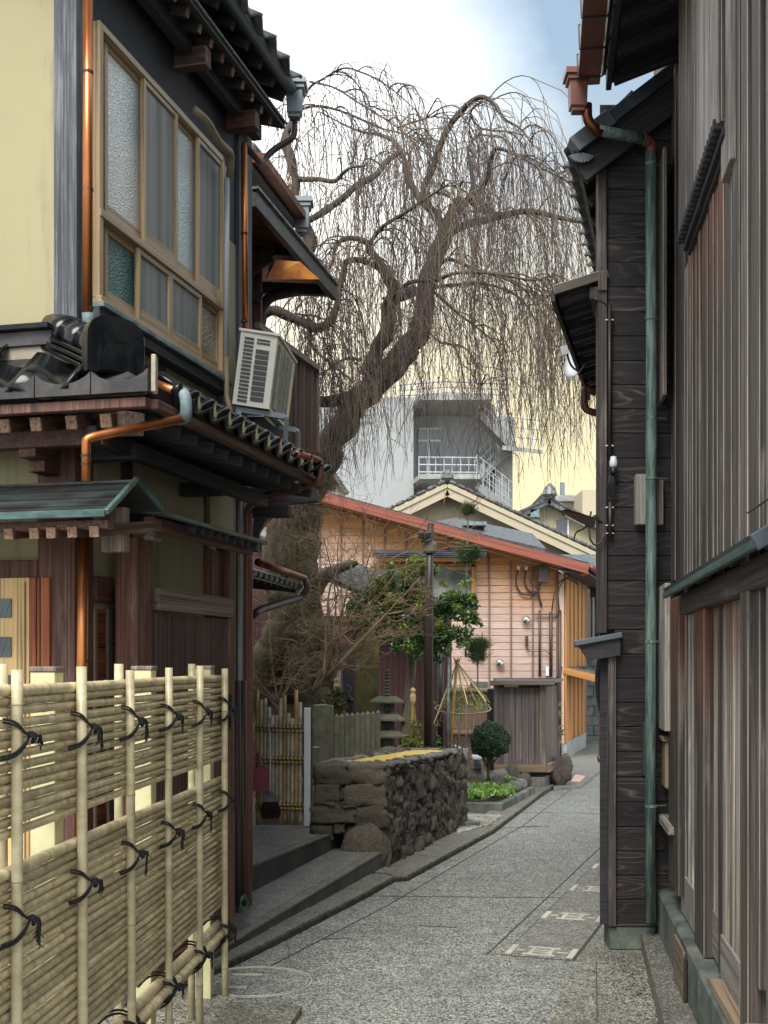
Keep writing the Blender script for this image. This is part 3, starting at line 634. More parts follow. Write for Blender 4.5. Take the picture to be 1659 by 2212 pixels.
# core walls (solid, plastered)
def core(name, u0, u1, v0, v1, z0, z1, m, par=lh): 
    return MB().prism([LF.w(u0, v0, z0), LF.w(u1, v0, z0), LF.w(u1, v1, z0), LF.w(u0, v1, z0)], (0, 0, z1 - z0)).build(name, m, par)
core('plaster_wall', 0.0, UE, -3.5, -0.03, 0.0, 5.6, 'plaster_dk')
core('front_plaster', -0.006, 0.0, -3.5, -0.03, 3.02, 5.5, 'plaster'); core('front_plaster', -0.008, 0.0, -3.5, -0.16, 1.95, 2.98, 'plaster')
# --- posts of the street corner
def uof(x, v): return LF.uz(x, 1000, v)[0]
board('post', LF, -0.02, 0.11, -0.10, 0.012, 2.9, 5.5, 'greypost', lh)
board('post', LF, -0.05, 0.12, -0.16, 0.02, 0.1, 2.75, 'postwood', lh)
ua, ub = uof(512, 0.0), UE
board('post', LF, ua, UE, -0.08, 0.012, 0.1, 5.2, 'greypost', lh)
core('side_plaster', 0.12, ua, -0.03, -0.006, 1.2, 2.78, 'plaster_dk')
for x0, x1, zz0, zz1 in ((263, 285, 1.0, 2.75), (443, 452, 1.0, 2.75)):
    board('post', LF, uof(x0, 0), uof(x1, 0), -0.05, 0.006, zz0, zz1, 'postwood', lh)
for x0, x1 in ((336, 356), (470, 480)):
    board('post', LF, uof(x0, 0), uof(x1, 0), -0.05, 0.006, 2.75, 3.5, 'greypost', lh)
# lighter plaster infill on the wall above the lower roof
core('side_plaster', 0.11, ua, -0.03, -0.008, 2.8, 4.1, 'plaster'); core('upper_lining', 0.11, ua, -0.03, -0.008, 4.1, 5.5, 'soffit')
# front beams, lintel
board('beam', LF, -0.05, 0.0, -3.5, -0.16, 2.56, 2.64, 'postwood', lh)
zl0, zl1 = LF.vz(50, 1248, -0.05)[1], LF.vz(50, 1210, -0.05)[1]
board('lintel', LF, -0.055, 0.0, -3.5, -0.16, zl0, zl1, 'postwood', lh)
def vof(x, u=-0.05): return LF.vz(x, 1300, u)[0]
for x0, x1, mm in ((66, 81, 'redwood'), (83, 89, 'redwood'), (91, 110, 'redwood')):
    beam('door_jamb', LF.w(-0.04, (vof(x0) + vof(x1)) / 2, 0.1), LF.w(-0.04, (vof(x0) + vof(x1)) / 2, zl0), abs(vof(x1) - vof(x0)), 0.05, mm, lh, up=LF.U)
# --- sliding door of pale wood with wired glass
door = beam('door', LF.w(-0.045, vof(66) - 0.45, 0.12), LF.w(-0.045, vof(66) - 0.45, zl0), 0.9, 0.035, 'doorwood', lh, up=LF.U, bev=0.002)
dv0, dv1 = vof(-120), vof(29)
for y0, y1 in ((1293, 1334), (1376, 1419), (1458, 1500), (1540, 1582), (1622, 1664), (1704, 1746)):
    z0 = LF.vz(29, y1, -0.07)[1]; z1 = LF.vz(29, y0, -0.07)[1]
    beam('pane', LF.w(-0.067, (dv0 + dv1) / 2, z0), LF.w(-0.067, (dv0 + dv1) / 2, z1), abs(dv1 - dv0), 0.006, 'wire_glass', door, up=LF.U, bev=0.001)
    g = MB()
    for q in range(12):
        t = q / 12; a = LF.w(-0.0715, dv0 + (dv1 - dv0) * t, z0); b = LF.w(-0.0715, dv0 + (dv1 - dv0) * min(1, t + 0.12), z1)
        g.tube([a, b], 0.0012, 4)
    g.build('wire', 'chrome', door)
for s in (0.02, 0.85): beam('stile_line', LF.w(-0.0655, vof(66) - s * 0.9 - 0.0, 0.14), LF.w(-0.0655, vof(66) - s * 0.9, zl0 - 0.02), 0.008, 0.004, 'batten', door, up=LF.U, bev=0.001)
# --- upper storey window, a projecting bank of sliding sashes
WV = 0.06
wu0, _ = LF.uz(216, 100, WV); wu1, _ = LF.uz(486, 100, WV)
zt = (LF.uz(236, 60, WV)[1] + LF.uz(486, 344, WV)[1]) / 2
zb = (LF.uz(216, 646, WV)[1] + LF.uz(480, 802, WV)[1]) / 2
zm = LF.uz(225, 464, WV)[1]
def wz(y, x): return LF.uz(x, y, WV)[1]
win = board('window', LF, wu0 + 0.02, wu1 - 0.02, -0.02, 0.012, zb + 0.02, zt - 0.02, 'darkwood', lh, vert=False)
fr = 0.035
def wpiece(name, u0, u1, z0, z1, d=0.02, base=WV, m='windowframe', vert=None): return board(name, LF, u0, u1, base - d, base, z0, z1, m, win, vert, bev=0.003)
wpiece('frame', wu0, wu0 + fr, zb, zt, 0.07); wpiece('frame', wu1 - fr, wu1, zb, zt, 0.07)
wpiece('frame', wu0, wu1, zt - 0.035, zt, 0.07); wpiece('sill', wu0 - 0.02, wu1 + 0.02, zb - 0.03, zb, 0.09, WV + 0.02)
wpiece('transom', wu0, wu1, zm - 0.018, zm + 0.018, 0.075, WV + 0.006)
board('drip_board', LF, wu0 - 0.03, wu1 + 0.03, 0.0, WV + 0.035, zb - 0.055, zb - 0.03, 'verdi_pale', win)
board('drip_board', LF, wu0 - 0.03, wu1 + 0.03, 0.0, WV + 0.012, zb - 0.11, zb - 0.055, 'greypost', win)
def sash(x0, x1, z0, z1, glass, depth, st=0.028, gn='pane'):
    a, _ = LF.uz(x0, 100, depth); b, _ = LF.uz(x1, 100, depth)
    s = board('sash', LF, a, b, depth - 0.004, depth, z0, z1, 'windowframe', win, bev=0.001)
    for q in ((a, a + st, z0, z1), (b - st, b, z0, z1)): board('stile', LF, q[0], q[1], depth, depth + 0.018, q[2], q[3], 'windowframe', s)
    board('rail', LF, a + st, b - st, depth, depth + 0.017, z1 - st, z1, 'windowframe', s); board('rail', LF, a + st, b - st, depth, depth + 0.017, z0, z0 + st * 2.4, 'windowframe', s)
    board(gn, LF, a + st, b - st, depth + 0.001, depth + 0.006, z0 + st * 2.4, z1 - st, glass, s, bev=0.0005)
T0, T1 = zm + 0.02, zt - 0.035
sash(220, 306, T0, T1, 'frost', 0.012); sash(304, 378, T0, T1, 'screen', 0.036, gn='insect_screen'); sash(372, 428, T0, T1, 'frost', 0.012); sash(422, 484, T0, T1, 'screen', 0.036, gn='insect_screen')
B0, B1 = zb + 0.003, zm - 0.02
sash(220, 298, B0, B1, 'frost_dk', 0.012); sash(292, 364, B0, B1, 'screen', 0.036, gn='insect_screen'); sash(362, 430, B0, B1, 'screen', 0.038, gn='insect_screen'); sash(424, 480, B0, B1, 'frost_pale', 0.012)
# --- copper downpipes
def pipe(pts, r, m='copper', par=lh, name='downpipe', brad=0.05): return tube(name, bend(pts, brad), r, m, par, 12)
def LP(x, y, v): u, z = LF.uz(x, y, v); return LF.w(u, v, z)
PV = 0.10
d1 = pipe([LP(190, -60, PV), LP(189, 678, PV)], 0.022)
for y in (157, 410, 665):
    c = LP(190, y, PV); MB().add(*lathe([(0.024, -0.006), (0.024, 0.006)], 14, c)).build('pipe_clip', 'black', d1)
pipe([LP(189, 676, PV), LP(191, 702, PV), LP(214, 716, PV + 0.05), LP(232, 722, PV + 0.08)], 0.025, 'verdi_pale', name='pipe_elbow', brad=0.04)
d2 = pipe([LP(527, 310, PV), LP(530, 715, PV)], 0.019)
for y in (505, 695): MB().add(*lathe([(0.021, -0.006), (0.021, 0.006)], 14, LP(528, y, PV))).build('pipe_clip', 'black', d2)
# --- air conditioning refrigerant pipes in brown tape and white duct
pipe([LP(418, 236, 0.12), LP(448, 262, 0.16), LP(470, 305, 0.16), LP(500, 332, 0.13), LP(496, 385, 0.10)], 0.022, 'tape', name='taped_pipe', brad=0.08)
pipe([LP(490, 385, 0.09), LP(488, 775, 0.09)], 0.016, 'pvc', name='white_duct')
pipe([LP(488, 772, 0.09), LP(490, 860, 0.10), LP(500, 895, 0.14)], 0.016, 'tape', name='taped_pipe', brad=0.03)
# --- upper eaves: soffit, rafters, fascia, gutter and tile edge
EU1 = 2.19
EZi = LF.uz(604, 276, 0.19)[1]
EZo = EZi + 0.10
def sof(u, v): return LF.w(u, v, EZi + 0.02 + (0.19 - v) * 0.28)
OU = 2.20
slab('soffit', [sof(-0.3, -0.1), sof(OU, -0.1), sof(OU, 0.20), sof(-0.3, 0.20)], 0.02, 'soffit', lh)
k = 0; u = -0.28
while u < OU - 0.1:
    beam('rafter', sof(u, -0.08) - Vector((0, 0, 0.045)), sof(u, 0.178) - Vector((0, 0, 0.045)), 0.032, 0.05, 'darkwood', lh, bev=0.002); 
    beam('rafter_tip', sof(u, 0.1785) - Vector((0, 0, 0.045)), sof(u, 0.185) - Vector((0, 0, 0.045)), 0.030, 0.044, 'raft_end', lh, bev=0.001); u += 0.155
beam('fascia', sof(-0.3, 0.208), sof(OU, 0.208), 0.03, 0.045, 'darkwood', lh)
tube('copper_drip_edge', [sof(-0.3, 0.232) + Vector((0, 0, 0.015)), sof(OU, 0.232) + Vector((0, 0, 0.015))], 0.007, 'verdi', lh, 6)
beam('eave_purlin', LF.w(-0.3, 0.06, EZi - 0.04), LF.w(OU - 0.05, 0.06, EZi - 0.04), 0.06, 0.09, 'darkwood', lh)
for x in (450, 556):
    u_ = LF.uz(x, 170, 0.17)[0]
    beam('bracket_beam', LF.w(u_, -0.05, EZi - 0.10), LF.w(u_, 0.17, EZi - 0.10), 0.075, 0.10, 'postwood', lh)
# outer, higher roof
R1, R1z = LF.uz(625, 180, 0.25); 
def ro(u, v): return LF.w(u, v, R1z - 0.03 + (0.25 - v) * 0.45)
RU = 2.20
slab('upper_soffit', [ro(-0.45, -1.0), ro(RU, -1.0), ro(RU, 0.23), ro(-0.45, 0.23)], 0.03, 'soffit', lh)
u = -0.4
while u < RU - 0.05:
    beam('rafter', ro(u, 0.0) - Vector((0, 0, 0.06)), ro(u, 0.21) - Vector((0, 0, 0.06)), 0.04, 0.055, 'darkwood', lh, bev=0.002); u += 0.22
beam('verge_board', ro(RU, -1.0) - Vector((0, 0, 0.02)), ro(RU, 0.23) - Vector((0, 0, 0.02)), 0.03, 0.14, 'darkwood', lh)
# gutter: open half pipe in dull copper
def gutter(F, u0, u1, v, z0, z1, r, m, par, name='gutter', n=10):
    V = []; Fc = []
    for (u, z) in ((u0, z0), (u1, z1)):
        for rr in (r, r - 0.004):
            for j in range(n + 1):
                a = math.pi * j / n; V.append(F.w(u, v - rr * math.cos(a), z - rr * math.sin(a)))
    k = n + 1
    for j in range(n): Fc += [(j, j + 1, 2 * k + j + 1, 2 * k + j), (k + j + 1, k + j, 3 * k + j, 3 * k + j + 1)]
    for j in range(n): Fc += [(j + 1, j, k + j, k + j + 1), (2 * k + j, 2 * k + j + 1, 3 * k + j + 1, 3 * k + j)]
    Fc += [(0, 2 * k, 3 * k, k), (n, k + n, 3 * k + n, 2 * k + n)]
    return MB().add(V, Fc).build(name, m, par, smooth=False)
gz = R1z + 0.01
gut = gutter(LF, -0.45, RU + 0.02, 0.255, gz - 0.03, gz - 0.03, 0.042, 'steel', lh)
for k in range(12):
    u = -0.4 + k * 0.32
    if u < RU: MB().tube(bend([LF.w(u, 0.20, gz - 0.01), LF.w(u, 0.255, gz - 0.076), LF.w(u, 0.30, gz - 0.02)], 0.04), 0.004, 5).build('gutter_hook', 'black', gut)
# tiles along an edge: S-profile pantiles
def tile_mesh(name, w, L, m, amp=0.028, th=0.016, n=12):
    """x across (centre 0), y down the slope from 0 to L, z up"""
    prof = []
    for j in range(n + 1):
        t = j / n; x = (t - 0.5) * w * 1.06
        z = amp * (0.5 + 0.5 * math.cos(2 * math.pi * t ** 0.85)) * (1.0 if t < 0.6 else 1.15) - amp * 0.3
        prof.append((x, z))
    V = []; F = []
    for y, dz in ((0, 0), (L, 0)):
        for x, z in prof: V.append((x, y, z + dz))
        for x, z in prof: V.append((x, y, z - th))
    k = n + 1
    for j in range(n): F += [(j, 2 * k + j, 2 * k + j + 1, j + 1), (k + j, k + j + 1, 3 * k + j + 1, 3 * k + j), (2 * k + j, 3 * k + j, 3 * k + j + 1, 2 * k + j + 1), (j, j + 1, k + j + 1, k + j)]
    F += [(0, k, 3 * k, 2 * k), (n, 2 * k + n, 3 * k + n, k + n)]
    me = bpy.data.meshes.new(name); me.from_pydata(V, [], F); me.materials.append(M[m]); me.polygons.foreach_set('use_smooth', [True] * len(me.polygons))
    me.update(); return me
def lay_tiles(o, along, down, count, rows, w, L, mesh, par, name='roof_tile', row0=0, skip=()):
    """o: eave corner; along/down: unit vectors; first row at the eave, each next row higher"""
    along = Vector(along).normalized(); down = Vector(down).normalized(); up = along.cross(down).normalized()
    sgn = 1
    if up.z < 0: up = -up; sgn = -1
    for r in range(row0, rows):
        for i in range(skip[r] if r < len(skip) else 0, count):
            c = Vector(o) + along * (w * (i + 0.5)) - down * (L * (r + 1)) + up * (0.006 * r * 0 + 0.004)
            X = along * sgn if False else along; 
            mtx = Matrix((X, down, up)).transposed().to_4x4()
            tilt = Matrix.Rotation(R(-4.0) , 4, 'X'); mtx = mtx @ tilt; mtx.translation = c + up * rnd.uniform(0, 0.002)
            link(name, mesh, mtx, par)
def onv(a): return a.normalized()
tw = 0.235
# upper roof tile edge (seen end-on above the gutter)
dn = (ro(0, 0.25) - ro(0, 0.0)).normalized()
tmU = tile_mesh('pantile_dark', 0.235, 0.27, 'tile_grey', 0.05, 0.022)
lay_tiles(ro(-0.45, 0.315) + Vector((0, 0, 0.055)), LF.U, dn, int((RU + 0.45) / 0.235), 2, 0.235, 0.24, tmU, lh)
slab('roof_deck', [ro(-0.45, -3.6) + Vector((0, 0, 0.045)), ro(RU, -3.6) + Vector((0, 0, 0.045)), ro(RU, 0.25) + Vector((0, 0, 0.045)), ro(-0.45, 0.25) + Vector((0, 0, 0.045))], 0.04, 'tile_grey', lh)
# upper verge ridge end and hopper head
def hopper(c, s, m, par, ax=None):
    g = MB(); prof = [(0.075, 0.0), (0.075, -0.03), (0.062, -0.035), (0.062, -0.055), (0.05, -0.06), (0.045, -0.19), (0.034, -0.20), (0.034, -0.215)]
    n = 4; V = []; F = []
    for r, z in prof:
        for j in range(4): a = math.pi / 4 + j * math.pi / 2; V.append((c[0] + r * 1.35 * s * math.cos(a), c[1] + r * 1.35 * s * math.sin(a), c[2] + z * s))
    for i in range(len(prof) - 1):
        for j in range(4): a = i * 4 + j; b = i * 4 + (j + 1) % 4; F.append((a, b, b + 4, a + 4))
    F.append((3, 2, 1, 0)); F.append(tuple(range((len(prof) - 1) * 4, len(prof) * 4)))
    return g.add(V, F).build('hopper_head', m, par)
hc = LF.w(RU + 0.07, 0.26, gz + 0.03); hopper(hc, 1.05, 'steel', lh)
pipe([hc - Vector((0, 0, 0.24)), hc - Vector((0, 0, 0.34)), LF.w(RU - 0.02, 0.14, gz - 0.42), LF.w(RU - 0.08, PV, gz - 0.52), LP(527, 312, PV)], 0.02, 'dkbrown', name='eave_pipe', brad=0.08)
# --- lower hipped roof between storeys
SV, FU = 0.55, -0.42                          # street overhang, front overhang
zE = LF.w(0, 0, 0).z + 2.705
RE = LF.uz(688, 1010, SV)[0]                  # far end of the street eave
def side_pt(u, v): return LF.w(u, v, zE + (SV - v) / SV * 0.30)
def front_pt(u, v): return LF.w(u, v, zE + (u - FU) / (-FU) * 0.30)
core('hip_core', FU + 0.06, 0.0, -3.5, 0.0, zE - 0.02, zE + 0.02, 'soffit')
slab('roof_slope', [side_pt(FU, SV), side_pt(RE, SV), side_pt(RE, 0), side_pt(0, 0)], 0.045, 'tile_edge', lh)
slab('roof_slope', [front_pt(FU, -3.4), front_pt(FU, SV), front_pt(0, 0), front_pt(0, -3.4)], 0.045, 'tile_edge', lh)
tmS = tile_mesh('pantile_street', 0.175, 0.27, 'tile', 0.042, 0.018); tmE = tile_mesh('pantile_street_edge', 0.205, 0.10, 'tile_edge', 0.045, 0.05)
sd_ = (side_pt(0, SV) - side_pt(0, 0)).normalized(); fd_ = (front_pt(FU, 0) - front_pt(0, 0)).normalized()
nS = int((RE - FU - 0.1) / 0.175)
lay_tiles(side_pt(FU + 0.1, SV + 0.05) + Vector((0, 0, 0.035)), LF.U, sd_, nS, 2, 0.175, 0.26, tmS, lh, skip=(1, 4))
# curved end caps of the street eave, one per tile
capM = tile_mesh('eave_tile', 0.175, 0.03, 'tile', 0.042, 0.050)
lay_tiles(side_pt(FU + 0.1, SV + 0.075) + Vector((0, 0, 0.030)), LF.U, sd_, nS, 1, 0.175, 0.03, capM, lh, 'eave_tile')
tmF = tile_mesh('pantile_front', 0.245, 0.30, 'tile', 0.055, 0.022)
alongF = LF.V * -1
lay_tiles(front_pt(FU - 0.05, SV - 0.08) + Vector((0, 0, 0.035)), alongF, fd_, 11, 2, 0.245, 0.27, tmF, lh, skip=(1, 3))
# manju edge plates of the front eave: dipped top line, one per tile
for i in range(12):
    v1 = SV + 0.02 - i * 0.245; v0 = v1 - 0.240; zb0 = zE - 0.045; n = 16
    top = []
    for j in range(n + 1):
        t = j / n; hgt = 0.045 + 0.045 * (1 - math.sin(math.pi * t) ** 0.7)
        top.append((v1 + (v0 - v1) * t, zb0 + hgt))
    poly = [LF.w(FU - 0.075, v, z) for v, z in top] + [LF.w(FU - 0.075, v0, zb0), LF.w(FU - 0.075, v1, zb0)]
    MB().prism(poly, LF.U * 0.035).build('eave_tile', 'tile_edge', lh)
beam('corner_plug', LF.w(FU - 0.075, SV + 0.05, zE - 0.055), LF.w(FU - 0.075, SV + 0.05, zE + 0.09), 0.018, 0.05, 'mortar', lh)
# under-eave: board, rafters with pale ends, beams
board('eave_board', LF, FU - 0.05, FU - 0.01, -3.4, SV, zE - 0.10, zE - 0.06, 'postwood', lh)
board('eave_board', LF, FU, RE, SV - 0.01, SV + 0.03, zE - 0.10, zE - 0.062, 'postwood', lh)
for x in (5, 73, 150, 225):
    v_ = LF.vz(x, 870, FU)[0]
    beam('rafter', LF.w(FU + 0.02, v_, zE - 0.13), LF.w(0.0, v_, zE - 0.02), 0.05, 0.055, 'postwood', lh)
    beam('rafter_tip', LF.w(FU + 0.012, v_, zE - 0.133), LF.w(FU + 0.02, v_, zE - 0.131), 0.048, 0.054, 'raft_end', lh, bev=0.001)
beam('hip_rafter', LF.w(FU + 0.06, SV - 0.10, zE - 0.14), LF.w(0.0, 0.0, zE - 0.06), 0.09, 0.09, 'capwood', lh)
u = FU + 0.16
while u < RE:
    beam('rafter', LF.w(u, SV - 0.03, zE - 0.13), LF.w(u, 0.0, zE - 0.02), 0.035, 0.05, 'darkwood', lh, bev=0.002); u += 0.185
board('eave_purlin', LF, FU + 0.1, RE - 0.05, 0.20, 0.26, zE - 0.20, zE - 0.13, 'darkwood', lh)
board('front_purlin', LF, FU + 0.14, FU + 0.20, -3.4, 0.27, zE - 0.20, zE - 0.13, 'postwood', lh, vert=False)
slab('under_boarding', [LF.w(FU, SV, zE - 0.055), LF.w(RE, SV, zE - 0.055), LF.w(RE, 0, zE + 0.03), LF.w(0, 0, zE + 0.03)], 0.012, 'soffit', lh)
for u_, l_ in ((0.03, 0.36), (1.15, 0.30), (2.15, 0.34)):
    beam('bracket_arm', LF.w(u_, 0.0, zE - 0.18), LF.w(u_, l_ * 0.8, zE - 0.18), 0.07, 0.07, 'darkwood', lh)
beam('corbel', LF.w(-0.26, -0.09, zE - 0.20), LF.w(0.0, -0.09, zE - 0.20), 0.08, 0.07, 'postwood', lh); beam('corbel', LF.w(-0.18, -0.09, zE - 0.26), LF.w(0.0, -0.09, zE - 0.26), 0.075, 0.05, 'postwood', lh)
# wall-foot ridge along the front wall, hip ridge with its big end tile
for i in range(12):
    v1 = -0.05 - i * 0.27
    board('ridge_tile', LF, -0.16, 0.0, v1 - 0.265, v1, zE + 0.335, zE + 0.36, 'tile', lh, vert=False); board('ridge_tile', LF, -0.13, 0.0, v1 - 0.265, v1, zE + 0.27, zE + 0.335, 'tile_edge', lh, vert=False)
board('ridge_mortar', LF, -0.115, 0.0, -3.3, 0.0, zE + 0.20, zE + 0.27, 'mortar', lh)
hA, hB = LF.w(-0.02, -0.02, zE + 0.42), LF.w(FU + 0.02, SV - 0.30, zE + 0.24)
hA = P(128, 712, 5.36); hB = P(232, 757, 4.96)
hd = (hB - hA).normalized(); hs = Vector((0, 0, 1)).cross(hd).normalized()
def barrel(name, p, q, r0, r1, m, par, squash=0.72, off=0.0):
    V = []; F = []; n = 12
    for c, r in ((p, r0), (q, r1)):
        for j in range(n + 1):
            a = math.pi * j / n; V.append(c + hs * (r * math.cos(a)) + Vector((0, 0, 1)) * (r * squash * math.sin(a) + off))
        V += [c + hs * (-r) - Vector((0, 0, 0.02)), c + hs * r - Vector((0, 0, 0.02))]
    k = n + 3
    for j in range(k): F.append((j, (j + 1) % k, k + (j + 1) % k, k + j))
    F += [tuple(range(k - 1, -1, -1)), tuple(range(k, 2 * k))]
    return MB().add(V, F).build(name, m, par, smooth=True)
hl = (hB - hA).length
for i in range(3): barrel('hip_tile', hA.lerp(hB, i / 3), hA.lerp(hB, (i + 1) / 3 + 0.04), 0.085, 0.095, 'tile', lh, 0.9)
for k_, (w_, dz_) in enumerate(((0.105, -0.03), (0.115, -0.055), (0.125, -0.08))):
    beam('noshi_tile', hA + Vector((0, 0, dz_)), hB + Vector((0, 0, dz_)), w_ * 2, 0.018, 'tile', lh)
beam('hip_mortar', hA + Vector((0, 0, -0.13)), hB + Vector((0, 0, -0.12)), 0.17, 0.09, 'mortar', lh)
# the end tile: a thick arched slab with a recessed arch
on = hd.copy(); on.z = 0; on.normalize()
def arch(c, w, h, dep, z0, n=14):
    pts = [c + hs * (-w) + Vector((0, 0, z0)), c + hs * w + Vector((0, 0, z0))]
    for j in range(n + 1):
        a = math.pi * j / n; x, z = math.cos(a), math.sin(a); x = math.copysign(abs(x) ** 0.75, x); z = abs(z) ** 0.75
        pts.append(c + hs * (w * x) + Vector((0, 0, z0 + (h - w * 0.85) + w * 0.85 * z)))
    return pts
oc = hB + on * 0.03
end = MB().prism(arch(oc, 0.125, 0.235, 0, -0.115), on * 0.055).build('end_ridge_tile', 'tile', lh)
MB().prism(arch(oc + on * 0.055, 0.075, 0.135, 0, -0.11), on * 0.012).build('raised_arch', 'tile', end)
MB().prism(arch(oc + on * 0.067, 0.060, 0.115, 0, -0.105), on * 0.004).build('raised_arch', 'tile', end)
beam('mortar_edge', oc + hs * 0.126 + Vector((0, 0, -0.09)) + on * 0.02, oc + hs * 0.126 + Vector((0, 0, 0.06)) + on * 0.02, 0.03, 0.02, 'mortar', end)
# lower copper pipe: from the roof top over the eave, back to the wall and down
pipe([LP(330, 826, SV - 0.12), LP(385, 848, SV + 0.03)], 0.018)
pipe([LP(380, 846, SV + 0.03), LP(401, 850, SV + 0.10), LP(403, 900, SV + 0.10), LP(388, 908, SV + 0.02)], 0.024, 'verdi_pale', name='pipe_elbow', brad=0.04)
pipe([LP(396, 904, SV + 0.08), LP(200, 944, 0.36), LP(186, 950, 0.34), LP(186, 1040, 0.34)], 0.0185, brad=0.05)
for y in (985, 1003): MB().add(*lathe([(0.021, -0.004), (0.021, 0.004)], 14, LP(186, y, 0.34))).build('pipe_clip', 'black', lh)
d3 = pipe([LP(180, 1128, PV + 0.03), LP(177, 1460, PV + 0.03), LP(176, 1900, PV + 0.03)], 0.0235)
for y, r in ((1160, 0.026), (1428, 0.0255)): MB().add(*lathe([(r, -0.005), (r, 0.005)], 14, LP(179, y, PV + 0.03))).build('pipe_clip', 'black', d3)
MB().add(*lathe([(0.027, -0.03), (0.027, 0.02)], 14, LP(180, 1140, PV + 0.03))).build('pipe_socket', 'black', d3)
# far corner: gutter outlet of the street eave and its pipes down
pipe([LP(640, 980, SV + 0.07), LP(692, 995, SV + 0.07), LP(693, 1040, SV + 0.07), LP(560, 1082, 0.16), LP(534, 1095, 0.12), LP(533, 1960, 0.12)], 0.019, 'brown_pipe', brad=0.06)
for x, r, m_ in ((518, 0.013, 'pvc'), (512, 0.02, 'dkbrown'), (524, 0.022, 'dkbrown')):
    y0 = 1068 if m_ == 'pvc' else 1470
    pipe([LP(x, y0, 0.07 if m_ == 'pvc' else 0.15), LP(x, 1955, 0.07 if m_ == 'pvc' else 0.15)], r, m_)
pipe([LP(541, 1110, 0.13), LP(541, 1900, 0.13)], 0.014, 'brown_pipe')
g = MB()
for q in range(3): g.tube([LP(528 + 8 * math.cos(t), 1955 + 14 * math.sin(t) - 4 * q, 0.2) for t in np.linspace(0, 5.5, 14)], 0.003, 5)
tag(g.build('wire_loop', 'green_wire'), 'loop of green garden wire at the foot of the brown pipes', 'wire')
# --- copper sheet canopy over the gate, and the narrower lean-to roof of the screen
CU0 = -0.62; cz0 = LF.vz(120, 1110, CU0)[1]; cz1 = LF.vz(120, 1040, -0.22)[1] - 0.035
cv = LF.vz(230, 1105, CU0)[0]; cvt = LF.vz(292, 1037, -0.22)[0]
for i in range(4):
    a, b = i / 4, (i + 1) / 4 - 0.01
    def cp(t, v): return LF.w(CU0 + (-0.22 - CU0) * t, v, cz0 + (cz1 - cz0) * t + 0.006 * i)
    slab('copper_sheet', [cp(a, -3.2), cp(a, cv + (cvt - cv) * a), cp(b, cv + (cvt - cv) * b), cp(b, -3.2)], 0.012, 'copperroof', lh)
slab('copper_sheet', [LF.w(-0.22, -3.2, cz1 + 0.03), LF.w(-0.22, cvt, cz1 + 0.03), LF.w(-0.03, cvt + 0.03, cz1 - 0.07), LF.w(-0.03, -3.2, cz1 - 0.07)], 0.012, 'copperroof', lh)
beam('verge_edge', LF.w(CU0 - 0.01, cv + 0.005, cz0), LF.w(-0.22, cvt + 0.005, cz1 + 0.03), 0.02, 0.022, 'verdi_dk', lh)
beam('verge_edge', LF.w(-0.22, cvt + 0.005, cz1 + 0.03), LF.w(-0.03, cvt + 0.035, cz1 - 0.07), 0.02, 0.022, 'verdi_dk', lh)
beam('drip_edge', LF.w(CU0 - 0.012, -3.2, cz0 - 0.004), LF.w(CU0 - 0.012, cv, cz0 - 0.004), 0.012, 0.03, 'verdi_dk', lh)
board('canopy_beam', LF, CU0 + 0.05, CU0 + 0.10, -3.2, cv - 0.02, cz0 - 0.055, cz0 - 0.02, 'postwood', lh, vert=False)
for x in (5, 60, 97, 143, 191):
    v_ = LF.vz(x, 1125, CU0)[0]; beam('rafter', LF.w(CU0 + 0.05, v_, cz0 - 0.065), LF.w(0.0, v_, cz0 + 0.02), 0.042, 0.045, 'postwood', lh)
    beam('rafter_tip', LF.w(CU0 + 0.043, v_, cz0 - 0.067), LF.w(CU0 + 0.05, v_, cz0 - 0.066), 0.040, 0.043, 'raft_end', lh, bev=0.001)
for x in (237, 262):
    v_ = LF.vz(x, 1110, -0.3)[0]; beam('canopy_strut', LF.w(-0.30, v_, cz0 - 0.12), LF.w(-0.30, v_, cz0 + 0.06), 0.05, 0.05, 'capwood', lh, up=LF.U)
# lean-to roof running along the street side
la, lz0 = LF.uz(285, 1100, 0.22); lb, lz1 = LF.uz(582, 1182, 0.40)
lzm = (lz0 + lz1) / 2
def lp(u, v): return LF.w(u, v, lzm + (0.38 - v) * 0.20)
slab('copper_sheet', [lp(la, 0.0), lp(la, 0.38), lp(lb, 0.38), lp(lb, 0.0)], 0.014, 'copperroof', lh)
beam('drip_edge', lp(la, 0.385), lp(lb, 0.385), 0.014, 0.020, 'verdi_dk', lh)
beam('lean_to_beam', lp(la, 0.30) - Vector((0, 0, 0.055)), lp(lb - 0.05, 0.30) - Vector((0, 0, 0.055)), 0.05, 0.06, 'postwood', lh)
u = la + 0.35
while u < lb - 0.05: beam('rafter', lp(u, 0.02) - Vector((0, 0, 0.035)), lp(u, 0.372) - Vector((0, 0, 0.035)), 0.025, 0.035, 'darkwood', lh, bev=0.002); u += 0.105
SW = 0.20                                     # plane of the screen below it
def su(x): return LF.uz(x, 1300, SW)[0]
def sz(x, y): return LF.uz(x, y, SW)[1]
pz0 = sz(318, 1165)
board('post', LF, su(296), su(330), SW - 0.11, SW, 0.1, pz0 - 0.0, 'postwood', lh)
beam('beam_end', LF.w(su(303), SW + 0.04, pz0 + 0.02), LF.w(su(322), SW + 0.04, pz0 + 0.02), 0.05, 0.06, 'capwood', lh)
board('post', LF, su(496), su(508), SW - 0.08, SW, 0.1, lzm - 0.02, 'postwood', lh)
board('wall_panel', LF, su(470), su(496), SW - 0.08, SW - 0.03, 1.6, lzm - 0.05, 'postwood', lh)
board('screen_head', LF, su(338), su(500), SW - 0.04, SW + 0.015, sz(340, 1318), sz(340, 1270), 'capwood', lh)
x = 340.0; zs1 = sz(340, 1322)
